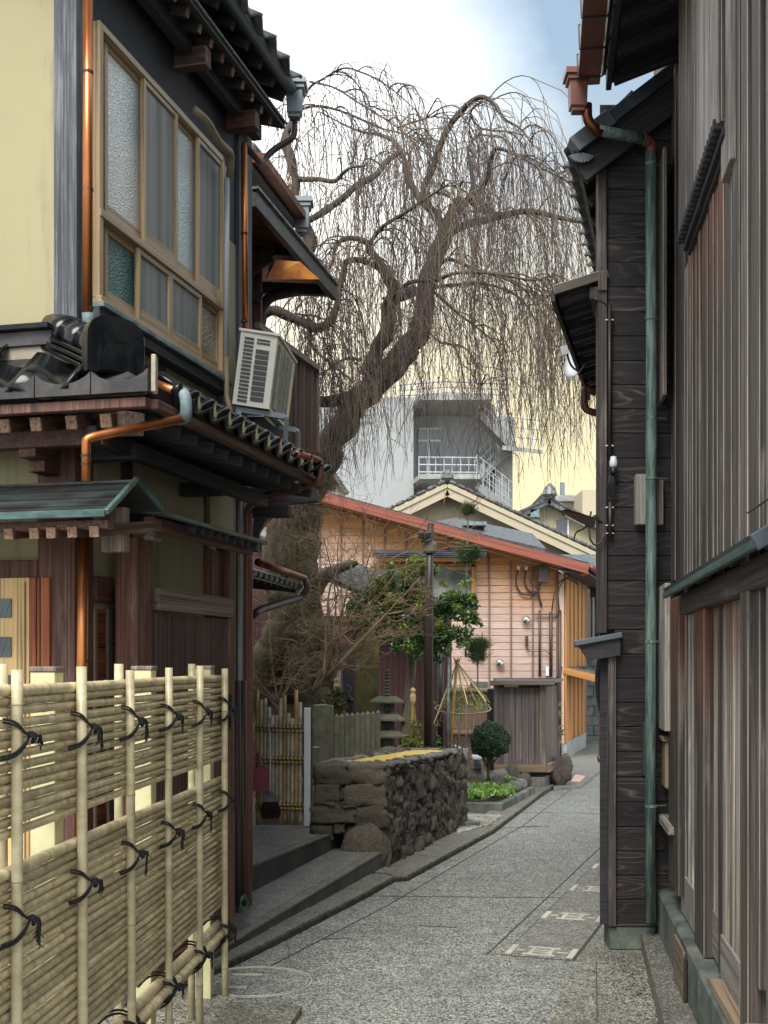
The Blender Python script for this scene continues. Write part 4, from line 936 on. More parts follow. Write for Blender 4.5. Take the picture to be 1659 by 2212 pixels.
board('screen_back', LF, su(338), su(500), SW - 0.09, SW - 0.07, 0.15, zs1, 'darkwood', lh)
uu = su(340)
while uu < su(494): board('slat', LF, uu, uu + 0.014, SW - 0.03, SW - 0.008, 0.2, zs1, 'screenwood', lh, vert=True, bev=0.002); uu += 0.0265
board('screen_sill', LF, su(338), su(500), SW - 0.05, SW + 0.01, 0.13, 0.2, 'postwood', lh)
# between corner post and screen: panelled red boards, white-ish plaster edge
board('dado_beam', LF, LF.uz(192, 1300, 0)[0], LF.uz(266, 1300, 0)[0], 0.0, 0.04, LF.uz(266, 1308, 0)[1], LF.uz(266, 1255, 0)[1], 'postwood', lh)
board('dado_beam', LF, LF.uz(270, 1300, 0.05)[0], LF.uz(296, 1300, 0.05)[0], 0.0, 0.08, LF.uz(290, 1325, 0)[1], LF.uz(290, 1268, 0)[1], 'postwood', lh)
for x0, x1 in ((200, 222), (234, 256)):
    ztop = LF.uz(x0, 1315, 0.0)[1]
    for k in range(6):
        z1 = ztop - k * 0.18; board('panel', LF, LF.uz(x0, 1300, 0)[0], LF.uz(x1, 1300, 0)[0], 0.0, 0.016 + 0.002 * (k % 2), z1 - 0.176, z1, 'redwood', lh, vert=False)
for x0, x1, mm in ((193, 199, 'capwood'), (223, 233, 'capwood'), (257, 268, 'redwood'), (270, 280, 'redwood'), (282, 294, 'postwood')):
    board('stile', LF, LF.uz(x0, 1300, 0.0)[0], LF.uz(x1, 1300, 0.0)[0], 0.0, 0.028, 0.15, LF.uz(x0, 1315, 0.0)[1], mm, lh)
# --- the outdoor unit on its stand, standing on the tiled roof
acv = 0.17
c0 = P(501, 880, 6.75); 
A_ = P(521, 716, 6.72); B_ = P(600, 729, 6.75); C_ = P(640, 762, 7.45); 
sc_ = FPX / 6.75
ac = thing('air_conditioner', 'ivory outdoor air conditioning unit on a grey stand above the tiled eave', 'air conditioner', (P(545, 960, 6.75)))
lean = Vector((-20 / sc_ * 0.9, 0, -158 / sc_))          # the unit leans with its stand
tl = P(521, 714, 6.75); xw = P(600, 727, 6.80) - tl; yd = Vector((0.055, 0.60, -0.0)); dn_ = P(501.6, 872, 6.75) - tl
acb = MB().prism([tl, tl + xw, tl + xw + yd, tl + yd], dn_).build('casing', 'acwhite', ac)
MB().prism([tl + Vector((-0.01, -0.01, 0)), tl + xw + Vector((0.012, -0.01, 0)), tl + xw + yd + Vector((0.012, 0.01, 0)), tl + yd + Vector((-0.01, 0.01, 0))], Vector((0, 0, 0.014))).build('lid', 'acwhite', ac)
def acp(s, t, off=-0.003): return tl + xw * s + dn_ * t + Vector((0, off, 0))
for k in range(17):
    t = 0.075 + k * 0.053
    MB().prism([acp(0.12, t), acp(0.38, t), acp(0.38, t + 0.028), acp(0.12, t + 0.028)], Vector((0, -0.003, 0))).build('vent_slot', 'acdark', ac)
for k in range(12):
    t = 0.075 + k * 0.072 if k > 1 else 0.075 + k * 0.045
    h = 0.052 if k > 1 else 0.02
    MB().prism([acp(0.46, t), acp(0.82, t), acp(0.82, t + h), acp(0.46, t + h)], Vector((0, -0.003, 0))).build('vent_slot', 'acdark', ac)
def acs(s, t, off=0.003): return tl + xw + yd * s + dn_ * t + xw.normalized() * off
MB().prism([acs(0.10, 0.07), acs(0.78, 0.07), acs(0.78, 0.95), acs(0.10, 0.95)], xw.normalized() * 0.004).build('coil_mesh', 'acgrey', ac)
g = MB()
for k in range(1, 5): g.tube([acs(0.10, 0.07 + k * 0.17, 0.012), acs(0.78, 0.07 + k * 0.17, 0.012)], 0.0014, 4)
for s in (0.14, 0.19, 0.24, 0.42, 0.60, 0.76): g.tube([acs(s, 0.07, 0.012), acs(s, 0.95, 0.012)], 0.0022, 4)
g.build('wire_guard', 'acwhite', ac)
bt = tl + dn_
for p_ in (bt + xw * 0.05 + Vector((0, 0.05, -0.02)), bt + yd * 0.75 + xw * 0.05 + Vector((0, 0, -0.02))):
    MB().beam(p_, p_ + xw * 1.35, 0.03, 0.03).build('stand_rail', 'steel', ac)
    e = p_ + xw * 1.33; MB().tube(bend([e + Vector((-0.04, 0, 0)), e + Vector((0.02, 0, 0)), e + Vector((0.0, 0.0, -0.36))], 0.03), 0.014, 6).build('stand_leg', 'steel', ac)
    MB().beam(p_ + xw * 0.1, p_ + xw * 0.1 + Vector((0, 0, -0.16)), 0.03, 0.03).build('stand_leg', 'steel', ac)
MB().beam(bt + xw * 0.6 + Vector((0, 0.05, -0.035)), bt + xw * 0.6 + yd * 0.8 + Vector((0, 0, -0.035)), 0.10, 0.02).build('drain_pan', 'steel', ac)
# ================================================================ BAMBOO FENCE
BF = Frame((-0.951, 3.126), 0.0795, 1)        # post 1 at u = 0, v = 0 on the posts' axis
SP = 0.511
bf = thing('bamboo_fence', 'pale bamboo fence of stacked horizontal canes tied with black rope, beside the street', 'fence', BF.w(0, 0, 0))
def cane(name, p0, p1, r, m, par, nodes, n=10, sag=0.0):
    """bamboo: a tube with slightly swollen rings at its nodes"""
    p0 = Vector(p0); p1 = Vector(p1); L = (p1 - p0).length; pts = []; rs = []
    ph = rnd.random() * nodes; t = 0.0; pos = [0.0, L]
    s = ph
    while s < L - 0.03:
        if s > 0.03: pos += [s - 0.005, s, s + 0.005]
        s += nodes * rnd.uniform(0.88, 1.12)
    pos += list(np.linspace(0, L, max(2, int(L / 0.25)))); pos = sorted(set(round(q, 4) for q in pos))
    nd = set(); s = ph
    res = []
    marks = []
    s = ph
    wob = rnd.uniform(0, 6.28)
    for q in pos:
        c = p0.lerp(p1, q / L); c = c + Vector((0, 0, 1)) * (sag * math.sin(q * 2.3 + wob)) if abs((p1 - p0).normalized().z) < 0.5 else c + Vector((sag * math.sin(q * 2 + wob), 0, 0))
        pts.append(c); rs.append(r)
    for i in range(1, len(pos) - 1):
        if abs(pos[i] - pos[i - 1] - 0.005) < 2e-4 and abs(pos[i + 1] - pos[i] - 0.005) < 2e-4: rs[i] = r * 1.09; marks.append((pts[i], r * 1.05))
    o = tube(name, pts, rs, m, par, n)
    if marks:
        d = (p1 - p0).normalized(); g = MB()
        for c, rr in marks: g.tube([c - d * 0.0012, c + d * 0.0012], rr + r * 0.055, n, True)
        g.build('node_ring', 'bamboo_node', o)['kind'] = 'stuff'
    return o
PR = 0.0150
posts = range(-2, 6)
for i in posts:
    u = i * SP
    cane('post', BF.w(u, 0.0, 0.0), BF.w(u - 0.01, 0.0, 1.585 + 0.008 * math.sin(i * 2.1)), PR * (1 + 0.04 * math.sin(i * 1.7)), 'bamboo_post', bf, 0.42, 14, 0.002)
RV = -0.034                                   # axis of the horizontal canes
U0, U1 = -2 * SP, 5 * SP + 0.045
rows = [1.143 + 0.0288 * (k + 0.5) for k in range(14)] + [0.443 + 0.0283 * (k + 0.5) for k in range(22)]
for k, z in enumerate(rows):
    top = k in (13, 35); r = 0.0129 if not top else 0.0160
    cane('rail', BF.w(U0, RV, z + rnd.uniform(-0.0015, 0.0015)), BF.w(U1 + rnd.uniform(-0.015, 0.012), RV, z + rnd.uniform(-0.0015, 0.0015)), r * rnd.uniform(0.95, 1.03), 'bamboo', bf, 0.27, 10, 0.0022)
for z in (0.372, 0.335, 0.300): cane('rail', BF.w(U0, RV + (0.02 if z == 0.335 else 0), z), BF.w(U1, RV + (0.02 if z == 0.335 else 0), z), 0.020, 'bamboo', bf, 0.30, 10, 0.001)
# canes behind, and the square cream posts that carry the fence
for x in (5, 258, 415):
    u, _ = BF.uz(x, 1450, RV - 0.032)
    cane('back_post', BF.w(u, RV - 0.034, 0.0), BF.w(u, RV - 0.034, 1.60), 0.0165, 'bamboo_post', bf, 0.4, 12)
for x in (130, 335, 462):
    u, _ = BF.uz(x - 6, 1450, RV - 0.03)
    sp = beam('square_post', BF.w(u, RV - 0.062, 0.0), BF.w(u, RV - 0.062, 1.575), 0.075, 0.075, 'postcream', bf, up=BF.V, bev=0.002)
    beam('cap', BF.w(u, RV - 0.062, 1.576), BF.w(u, RV - 0.062, 1.592), 0.083, 0.083, 'capwood', sp, up=BF.V, bev=0.003)
# palm rope ties: a loop round the cane bundle, a knot and two tails
def tie(u, z, h, tail, k):
    g = MB(); r = 0.0036
    fr_ = 0.028
    for dz in (0.0, 0.008):
        p = [BF.w(u - 0.045, RV + 0.012, z + h * 0.9 + dz), BF.w(u - 0.03, 0.008, z + h * 0.75 + dz), BF.w(u - 0.008, 0.024, z + h * 0.25), BF.w(u + 0.014, fr_, z + 0.004 + dz), BF.w(u - 0.008, 0.024, z - h * 0.3 - dz), BF.w(u - 0.035, 0.006, z - h * 0.85 - dz), BF.w(u - 0.06, RV + 0.01, z - h - dz)]
        g.tube(bend(p, 0.03, 3), r, 6)
    for q in range(3):
        a = rnd.uniform(0, 3); c = BF.w(u + 0.022, fr_ + 0.004, z)
        ring = [c + BF.U * (0.012 * math.cos(t + a)) + Vector((0, 0, 1)) * (0.013 * math.sin(t)) + BF.V * (0.006 * math.sin(t * 2 + a)) for t in np.linspace(0, 5.9, 10)]
        g.tube(ring, 0.0048, 6)
    for q in range(tail):
        dx = rnd.uniform(0.008, 0.045); dzz = rnd.uniform(0.01, 0.055) if q else rnd.uniform(-0.005, 0.03)
        p = [BF.w(u + 0.022, fr_, z), BF.w(u + 0.03 + dx * 0.5, fr_ + 0.016, z - dzz * 0.15 + 0.006), BF.w(u + 0.022 + dx, fr_ + 0.012, z - dzz * 0.6), BF.w(u + 0.024 + dx * rnd.uniform(0.6, 1.3), fr_ + 0.01, z - dzz * 1.25)]
        g.tube(bend(p, 0.02, 3), [0.0036] * (len(bend(p, 0.02, 3)) - 1) + [0.0055], 6)
        e = p[-1]
        for _ in range(6): g.tube([e, e + Vector((rnd.gauss(0, 0.006), rnd.gauss(0, 0.005), -rnd.uniform(0.004, 0.02)))], 0.0012, 4)
    return g.build('rope_tie', 'rope', bf)
for i in posts:
    if i > -2: 
        tie(i * SP, 1.408 - 0.004 * i, 0.047 + 0.004 * (i % 3), 2 + i % 3, i); tie(i * SP + 0.002, 0.930 + 0.006 * i, 0.050 - 0.005 * (i % 2), 4 - i % 3, i); 
        g = MB(); u = i * SP
        p = [BF.w(u - 0.14, RV - 0.05, 0.385), BF.w(u - 0.09, RV - 0.03, 0.41), BF.w(u - 0.02, RV + 0.0, 0.405), BF.w(u + 0.012, 0.02, 0.37), BF.w(u + 0.015, 0.026, 0.34), BF.w(u - 0.02, 0.0, 0.29), BF.w(u - 0.09, RV - 0.03, 0.27)]
        g.tube(bend(p, 0.03, 3), 0.0045, 6); g.tube(bend([q + Vector((0, 0, 0.012)) for q in p], 0.03, 3), 0.0045, 6); g.build('rope_tie', 'rope', bf)
        tie(u + 0.004, 0.345, 0.03, 3, i)
    # a thin wire lashing under the top cane
    c = BF.w(i * SP, 0, 1.505 - 0.008)
    ringp = [c + BF.U * (0.0178 * math.cos(t)) + BF.V * (0.0178 * math.sin(t)) for t in np.linspace(0, 2 * math.pi, 13)]
    MB().tube(ringp, 0.0012, 4, False).build('wire_lashing', 'chrome', bf)
# big rope bundle at the fence's far end
bundle = MB(); c = BF.w(5 * SP + 0.06, -0.01, 1.40)
for q in range(26):
    a, b = rnd.uniform(0, 6.28), rnd.uniform(0.02, 0.05)
    ring = [c + Vector((b * 0.6 * math.cos(t + a), 0.02 * math.sin(t * 2 + a), b * 1.7 * math.sin(t) - 0.03 + rnd.uniform(-0.02, 0.02))) for t in np.linspace(0, 6.0, 9)]
    bundle.tube(ring, 0.004, 5)
bundle.build('rope_bundle', 'rope', bf)
# ================================================================ RIGHT: BATTENED HOUSE
rh = thing('battened_house', 'weathered grey house with vertical battens and a slatted door on a mossy concrete base', 'house', RF.w(-1, 0, 0))
def RU_(x, v=0.0): return RF.uz(x, 1500, v)[0]
def RZ(x, y, v=0.0): return RF.uz(x, y, v)[1]
WV0 = -0.09                                   # plane of the wall boards
UN, UF_ = -4.6, 0.35                          # near and far ends (u grows away from the camera)
# solid core and concrete base
MB().prism([RF.w(UN, -0.14, 0), RF.w(UF_, -0.14, 0), RF.w(UF_, -4.0, 0), RF.w(UN, -4.0, 0)], (0, 0, 6.6)).build('wall_core', 'weather_dk', rh)
for k in range(5):
    a = UF_ - 0.35 - k * 0.95; b = a - 0.945
    board('foundation', RF, b, a, -0.138, 0.0, 0.0, 0.335 + 0.004 * (k % 2), 'foundation', rh, vert=False, bev=0.012)
# horizontal lapped boards behind battens (near part)
un = RU_(1702, WV0)
def bz(k): return 0.36 + k * 0.235
ubA, ubB = RU_(1640, WV0), RU_(1565, WV0)
k = 0
while bz(k) < 6.5:
    z0, z1 = bz(k), bz(k + 1)
    beam('clapboard', RF.w(UN, WV0 - 0.022, (z0 + z1) / 2), RF.w(ubB, WV0 - 0.022, (z0 + z1) / 2), z1 - z0 + 0.004, 0.016, 'weather', rh, up=(RF.V + Vector((0, 0, 0.07))).normalized(), bev=0.002)
    k += 1
# vertical battens: x range in the photograph, offset, bottom, top
def vb(name, x0, x1, v0, v1, z0, z1, m, par=None):
    u0, u1 = sorted((RU_(x0, v1), RU_(x1, v1)))
    return board(name, RF, u0, u1, v0, v1, z0, z1, m, par or rh, vert=True)
for x0, x1, zb_ in ((1624, 1640, 0.55), (1654, 1672, 0.55)):
    vb('batten', x0, x1, WV0, WV0 + 0.035, zb_, 6.5, 'weather')
for i in range(9): 
    u = RU_(1672, WV0) - 0.12 - i * 0.20; board('batten', RF, u - 0.045, u, WV0, WV0 + 0.045, 0.43, 6.5, 'weather_lt', rh, vert=True)
zc = RZ(1600, 1160, 0.10)                      # top of the door canopy
for j, (x0, x1, m) in enumerate(((1566, 1579, 'weather'), (1582, 1596, 'weather'), (1600, 1614, 'weather'))):
    vb('batten', x0, x1, WV0, WV0 + 0.035 + 0.006 * (j % 2), zc + 0.02, 6.5, m)
vb('wall_post', 1557, 1577, WV0, WV0 + 0.06, RZ(1565, 325, 0), 6.5, 'weather_lt')
# boarded wall between canopy and lattice window
for j in range(8):
    x0 = 1508 + j * 7.2; vb('board', x0, x0 + 6.6, WV0, WV0 + 0.008 + 0.005 * (j % 2), zc - 0.05, 3.9, 'wall_mid', None)
# lattice window: a recess with amber posts and thin vertical bars
xw0, xw1 = 1486, 1560

for j, (x, w) in enumerate(((1486, 4), (1492, 3), (1499, 4), (1507, 4), (1516, 11), (1531, 9), (1544, 5), (1552, 10))):
    vb('batten', x, x + w, WV0 + 0.008, WV0 + 0.03 + 0.006 * (j % 2), zc - 0.05, 4.9, 'wall_mid')
for y in ():
    z = RZ(1540, y, WV0); board('lattice_rail', RF, RU_(1560, WV0), RU_(1486, WV0), WV0 - 0.008, WV0 + 0.005, z, z + 0.03, 'amber', rh, vert=False)
vb('batten', 1479, 1485, WV0, WV0 + 0.03, zc - 0.1, RZ(1480, 500, 0), 'weather')
# left end: grey and red boards down to the canopy
for x0, x1, m, y1 in ((1425, 1433, 'weather_lt', 800), (1433, 1441, 'amber', 460), (1441, 1448, 'amber', 330), (1449, 1458, 'weather', 300), (1459, 1468, 'weather_dk', 300), (1469, 1478, 'weather', 500)):
    vb('board', x0, x1, WV0, WV0 + rnd.uniform(0.012, 0.03), RZ(x0, 1240, 0), RZ(x0, y1, 0) + 0.6, m)
vb('corner_board', 1412, 1424, WV0, WV0 + 0.02, RZ(1415, 1250, 0), 6.3, 'redwood')
# sliding shutter box: pale vertical boards over a dark slatted underside
sb = thing('shutter_box', 'tall box of pale grey vertical boards jutting from the right house above the lattice', 'shutter box', RF.w(RU_(1520, 0.05), 0.05, RZ(1546, 286, 0.12)))
BV = 0.0
x0s, x1s = 1466, 1548
zbot = (RZ(1467, 505, BV) + RZ(1546, 286, BV)) / 2
n = 9
for j in range(n):
    a = x0s + (x1s - x0s) * j / n; b = x0s + (x1s - x0s) * (j + 1) / n - 0.8
    u0, u1 = sorted((RU_(a, BV), RU_(b, BV))); board('board', RF, u0, u1, BV - 0.014 + 0.004 * (j % 2), BV + 0.004 * (j % 2), zbot, 6.5, 'weather_lt' if j > 3 else 'weather', sb, vert=True)
ub0, ub1 = RU_(x1s, BV), RU_(x0s, BV)
board('floor', RF, ub0, ub1, WV0, BV - 0.014, zbot + 0.02, zbot + 0.045, 'darkwood', sb, vert=False)
for j in range(22):
    u = ub0 + (ub1 - ub0) * (j + 0.5) / 22; board('slat', RF, u - 0.012, u + 0.012, WV0 + 0.02, BV + 0.01, zbot - 0.02, zbot + 0.02, 'darkwood', sb, vert=False)
board('bearer', RF, ub0, ub1, WV0, WV0 + 0.05, zbot - 0.07, zbot - 0.02, 'darkwood', sb, vert=False)
board('bearer', RF, ub0, ub1, BV - 0.06, BV - 0.02, zbot - 0.05, zbot - 0.02, 'darkwood', sb, vert=False)
board('end_panel', RF, ub0 - 0.012, ub0, WV0, BV - 0.014, zbot, 6.5, 'weather', sb, vert=True)
board('end_panel', RF, ub1, ub1 + 0.012, WV0, BV - 0.014, zbot, 6.5, 'weather_dk', sb, vert=True)
# narrow boxes beside the downpipe under the eave
for i, (x0, x1, yb, yt, m, v_) in enumerate(((1378, 1395, 850, 440, 'weather_dk', 0.02), (1420, 1432, 880, 370, 'weather', 0.0))):
    vb('hanging_board', x0, x1, v_ - 0.02, v_, RZ(x0, yb, v_), RZ(x0, yt, v_), m)
# --- door canopy
CV = 0.05
ca, cb = RU_(1628, CV), RU_(1432, CV)
cza = (RZ(1600, 1170, CV) + RZ(1434, 1270, CV)) / 2
dc = thing('door_canopy', 'narrow dark lean-to canopy over the slatted door of the right house', 'canopy', RF.w((ca + cb) / 2, 0.1, cza))
slab('roof', [RF.w(ca, CV, cza), RF.w(cb, CV, cza), RF.w(cb, WV0, cza + 0.085), RF.w(ca, WV0, cza + 0.085)], 0.02, 'metalroof', dc)
board('fascia', RF, ca, cb, CV - 0.02, CV, cza - 0.045, cza - 0.016, 'verdi_dk', dc, vert=False)
beam('end_board', RF.w(ca, CV, cza - 0.03), RF.w(ca, WV0, cza + 0.045), 0.02, 0.05, 'metalroof', dc)
board('beam', RF, ca + 0.05, cb - 0.05, WV0, WV0 + 0.06, cza - 0.13, cza - 0.03, 'weather_dk', dc, vert=False)
for x in (1460, 1520, 1585, 1605):
    u = RU_(x, 0.1); beam('rafter', RF.w(u, WV0, cza + 0.02), RF.w(u, CV - 0.03, cza - 0.03), 0.03, 0.035, 'weather_dk', dc)
ins = thing('cable_insulator', 'small metal insulator holding a thin cable on the door canopy', 'insulator', RF.w(ca + 0.02, WV0 + 0.05, cza + 0.10))
fb_ = RF.w(ca + 0.02, WV0 + 0.06, cza + 0.12)
MB().add(*lathe([(0.012, -0.04), (0.016, -0.02), (0.010, 0.0), (0.016, 0.02), (0.006, 0.03)], 10, fb_)).build('knob', 'steel', ins)
MB().tube([fb_ + Vector((0, 0, 0.01)), fb_ + Vector((0.35, -1.2, 0.42))], 0.004, 5).build('cable', 'black', ins); MB().tube([fb_, fb_ + Vector((-0.06, 0.12, -0.05))], 0.003, 5).build('cable', 'black', ins)
# --- entrance: posts, side panels, finely slatted sliding door
EV = 0.0
zdt = cza - 0.03
vb('post', 1444, 1466, WV0, WV0 + 0.06, RZ(1456, 1951, WV0 + .1), zdt, 'door_post')
vb('post', 1500, 1520, WV0 + 0.0, WV0 + 0.045, 0.345, zdt, 'door_post')
vb('post', 1599, 1615, WV0, WV0 + 0.06, 0.335, zdt + 0.05, 'weather')
vb('side_panel', 1471, 1500, WV0 - 0.02, WV0 + 0.012, 0.35, zdt - 0.06, 'door_post')
for x in (1477, 1486, 1493): vb('panel_batten', x, x + 2.5, WV0 + 0.02, WV0 + 0.03, 0.52, zdt - 0.06, 'weather_lt')
vb('skirting_board', 1471, 1499, WV0 + 0.02, WV0 + 0.032, 0.35, 0.55, 'weather_lt')
u0, u1 = RU_(1599, WV0 + .02), RU_(1521, WV0 + .02)
ed = board('door', RF, u0, u1, WV0 - 0.03, WV0 - 0.012, 0.35, zdt - 0.02, 'weather_dk', rh, vert=True)
board('head_rail', RF, u0, u1, WV0 - 0.012, WV0 + 0.02, zdt - 0.10, zdt - 0.02, 'amber', ed, vert=False)
board('bottom_rail', RF, u0, (u0 + u1) / 2 - 0.01, WV0 - 0.012, WV0 + 0.022, 0.35, 0.52, 'weather_lt', ed, vert=False)
board('bottom_rail', RF, (u0 + u1) / 2 + 0.01, u1, WV0 - 0.012, WV0 + 0.010, 0.36, 0.55, 'weather_lt', ed, vert=False)
board('meeting_stile', RF, (u0 + u1) / 2 - 0.015, (u0 + u1) / 2 + 0.02, WV0 - 0.012, WV0 + 0.026, 0.36, zdt - 0.1, 'weather_dk', ed, vert=True)
nb = 34
for j in range(nb):
    u = u0 + (u1 - u0) * (j + 0.5) / nb; near_ = u < (u0 + u1) / 2
    board('slat', RF, u - 0.0052, u + 0.0052, WV0 - 0.012, WV0 + (0.014 if near_ else 0.004), 0.52, zdt - 0.1, 'lath', ed, vert=True, bev=0.003)
board('threshold', RF, RU_(1616, 0), RU_(1521, 0), WV0 - 0.03, -0.01, 0.337, 0.352, 'shed_tan', rh, vert=False)
# sill at the right edge
su0 = RU_(1700, 0.03); su1 = RU_(1622, 0.03)
board('sill', RF, su0, su1, WV0 - 0.02, 0.05, 0.53, 0.548, 'verdi_pale', rh, vert=False)
board('sill_fascia', RF, su0, su1, 0.0, 0.035, 0.41, 0.53, 'shed_tan', rh, vert=False)
# leaning plank against the foundation and a weathered vertical one
pk = beam('leaning_plank', RF.w(RU_(1456, 0.03), 0.028, 0.10), RF.w(RU_(1456, 0.03), 0.016, 0.30), 0.01, 0.01, 'shed_tan')
bpy.data.objects.remove(pk)
a, b = RU_(1474, 0.02), RU_(1455, 0.02)
pk = board('offcut_plank', RF, a, b, 0.004, 0.02, 0.104, 0.315, 'shed_tan', None, vert=False)
tag(pk, 'short tan wooden board leaning on the mossy concrete base by the step', 'plank')
pk2 = board('iron_cover_strip', RF, a - 0.05, a - 0.02, 0.004, 0.02, 0.104, 0.30, 'dkbrown', None, vert=True)
tag(pk2, 'thin dark upright strip beside the tan board at the mossy base', 'strip')
# grey hanging board and small ledge left of the first post
vb('hanging_panel', 1415, 1436, WV0 + 0.06, WV0 + 0.09, RZ(1420, 1571, 0), RZ(1420, 1270, 0), 'weather_lt')
vb('board', 1424, 1443, WV0 - 0.01, WV0 + 0.01, 0.75, RZ(1430, 1300, 0), 'darkwood')
board('ledge', RF, RU_(1443, 0), RU_(1415, 0), WV0 - 0.02, 0.0, 0.72, 0.76, 'weather_lt', rh, vert=False)
# mailbox / meter with a small lid
u0, u1 = sorted((RU_(1437, -0.02), RU_(1423, -0.02)))
mt = thing('meter_box', 'small tan metal meter box with a lid beside the green downpipe', 'meter box', RF.w((u0 + u1) / 2, 0.02, RZ(1430, 1720, 0)))
board('case', RF, u0, u1, WV0 + 0.01, -0.02, RZ(1430, 1720, 0.03), RZ(1430, 1612, 0.03), 'shed_tan', mt, vert=True, bev=0.01)
board('lid', RF, u0 - 0.01, u1 + 0.02, WV0, -0.005, RZ(1430, 1612, 0.03), RZ(1430, 1601, 0.03), 'capwood', mt, vert=False, bev=0.006)
pipe([RF.w(u1 - 0.02, 0.0, RZ(1430, 1720, 0.03)), RF.w(u1 - 0.02, 0.0, 0.78)], 0.008, 'steel', mt, name='conduit')
# --- eave over the street with rafters, box gutter and downpipe
GV = 0.33
ge = P(1262, 214, 6.55)
gz_ = ge.z + 0.05
EUr = RF.uz(1272, 214, GV + 0.06)[0]
def er(u, v): return RF.w(u, v, gz_ + 0.06 + (GV - v) * 0.34)
slab('eave_boarding', [er(UN - 1, WV0), er(EUr + 0.1, WV0), er(EUr + 0.1, GV - 0.05), er(UN - 1, GV - 0.05)], 0.02, 'soffit', rh)
slab('roof_deck', [er(UN - 1, -3.9) + Vector((0, 0, 0.10)), er(EUr + 0.12, -3.9) + Vector((0, 0, 0.10)), er(EUr + 0.12, GV) + Vector((0, 0, 0.10)), er(UN - 1, GV) + Vector((0, 0, 0.10))], 0.05, 'tile_grey', rh)
u = EUr
while u > UN: beam('rafter', er(u, WV0) - Vector((0, 0, 0.05)), er(u, GV - 0.07) - Vector((0, 0, 0.05)), 0.045, 0.06, 'darkwood', rh, bev=0.002); u -= 0.30
beam('fascia', er(UN - 1, GV - 0.05), er(EUr + 0.1, GV - 0.05), 0.03, 0.11, 'darkwood', rh)
lay_tiles(er(EUr + 0.12, GV + 0.01) + Vector((0, 0, 0.13)), -RF.U, (er(0, GV) - er(0, 0)).normalized(), 17, 1, 0.235, 0.25, tmU, rh)
# gutter: a square-ish red brown channel with iron straps
g0, g1 = RF.w(UN - 1, GV + 0.06, gz_ + 0.06), RF.w(EUr - 0.02, GV + 0.06, gz_ + 0.06)
gq = MB(); 
for (c, w_, h_) in (((0, 0, -0.055), 0.11, 0.006), ((-0.055, 0, 0), 0.006, 0.11), ((0.055, 0, 0), 0.006, 0.11)):
    o_ = RF.V * (-c[0]) + Vector((0, 0, c[2])); gq.beam(g0 + o_, g1 + o_, w_, h_)
gq.beam(g1 + RF.U * 0.0, g1 + RF.U * 0.006, 0.11, 0.11)
gq.build('gutter', 'brown_pipe', rh)
for k in range(10):
    u = EUr - 0.12 - k * 0.30
    c = RF.w(u, GV + 0.06, gz_ + 0.06)
    pts = [c + RF.V * -0.12 + Vector((0, 0, 0.03)), c + RF.V * -0.062 + Vector((0, 0, -0.062)), c + RF.V * 0.062 + Vector((0, 0, -0.062)), c + RF.V * 0.066 + Vector((0, 0, 0.062)), c + RF.V * -0.05 + Vector((0, 0, 0.075))]
    MB().tube(pts, 0.005, 5).build('gutter_strap', 'black', rh)
hp = P(1248, 157, 6.48)
hh = hopper(hp, 1.0, 'brown_pipe', rh)
YP = 6.62
pw = lambda x, y, Y=YP: P(x, y, Y)
dp = [pw(1268, 225, 6.48), pw(1268, 262, 6.48), pw(1300, 290, 6.48), pw(1345, 296), pw(1395, 306), pw(1407, 318), pw(1407, 350)]
pipe(dp[:3], 0.028, 'copper_dk', rh, 'downpipe', 0.07); pipe([pw(1292, 282, 6.48), pw(1345, 291, 6.5), pw(1392, 302, 6.56)], 0.028, 'verdi', rh, 'downpipe', 0.04)
pipe([pw(1386, 300, 6.55), pw(1407, 308, 6.6), pw(1407, 334)], 0.029, 'brown_pipe', rh, 'pipe_elbow', 0.04)
gp = pipe([pw(1406, 328), pw(1407, 800), pw(1406, 1400), pw(1405, 1992)], 0.0305, 'verdi', rh, 'downpipe', 0.01)
for y, r in ((355, 0.034), (688, 0.034), (903, 0.032), (1033, 0.034), (1386, 0.034), (1741, 0.034)):
    c = pw(1406.5, y); MB().add(*lathe([(r, -0.008), (r, 0.008)], 16, c)).build('pipe_clip', 'verdi', gp)
    MB().tube([c, c + Vector((0.09, 0.02, 0.0))], 0.005, 6).build('pipe_bracket', 'steel', gp)

# ================================================================ DARK BOARDED HOUSE
DY = 6.73
dh = thing('charred_board_house', 'narrow dark house front of charred horizontal boards beside the green downpipe', 'house', (1.5, DY, 0))
DF = Frame((1.0, DY), 0.0)                     # only its x axis is used here
def dx(x, Y=DY): return (x - CX) / FPX * Y
def dz(y, Y=DY): return EYE - (y - HY) / FPX * Y
def fb(name, x0, x1, y0, y1, z0, z1, m, par=None, vert=None, bev=0.003, up=(0, -1, 0)):
    """box facing the camera; y0 front, y1 back"""
    if vert is None: vert = abs(z1 - z0) > abs(x1 - x0)
    xm, ym, zm = (x0 + x1) / 2, (y0 + y1) / 2, (z0 + z1) / 2
    if vert: return beam(name, (xm, ym, z0), (xm, ym, z1), abs(x1 - x0), abs(y1 - y0), m, par, up=up, bev=bev)
    return beam(name, (x0, ym, zm), (x1, ym, zm), abs(z1 - z0), abs(y1 - y0), m, par, up=up, bev=bev)
XL, XLu = dx(1313), dx(1290)
# side wall runs away along the alley
DS = Frame((XL + 0.04, DY + 0.02), 0.30, 1)
MB().prism([(XLu + 0.02, DY + 0.03, 0.14), (3.5, DY + 0.03, 0.14), (5.2, DY + 4.5, 0.14), (XLu + 1.6, DY + 4.5, 0.14)], (0, 0, 4.6)).build('wall_core', 'darkwood', dh)
fb('foundation', dx(1318), 1.52, DY - 0.005, DY + 0.2, 0.0, 0.132, 'foundation', dh, vert=False, bev=0.008)
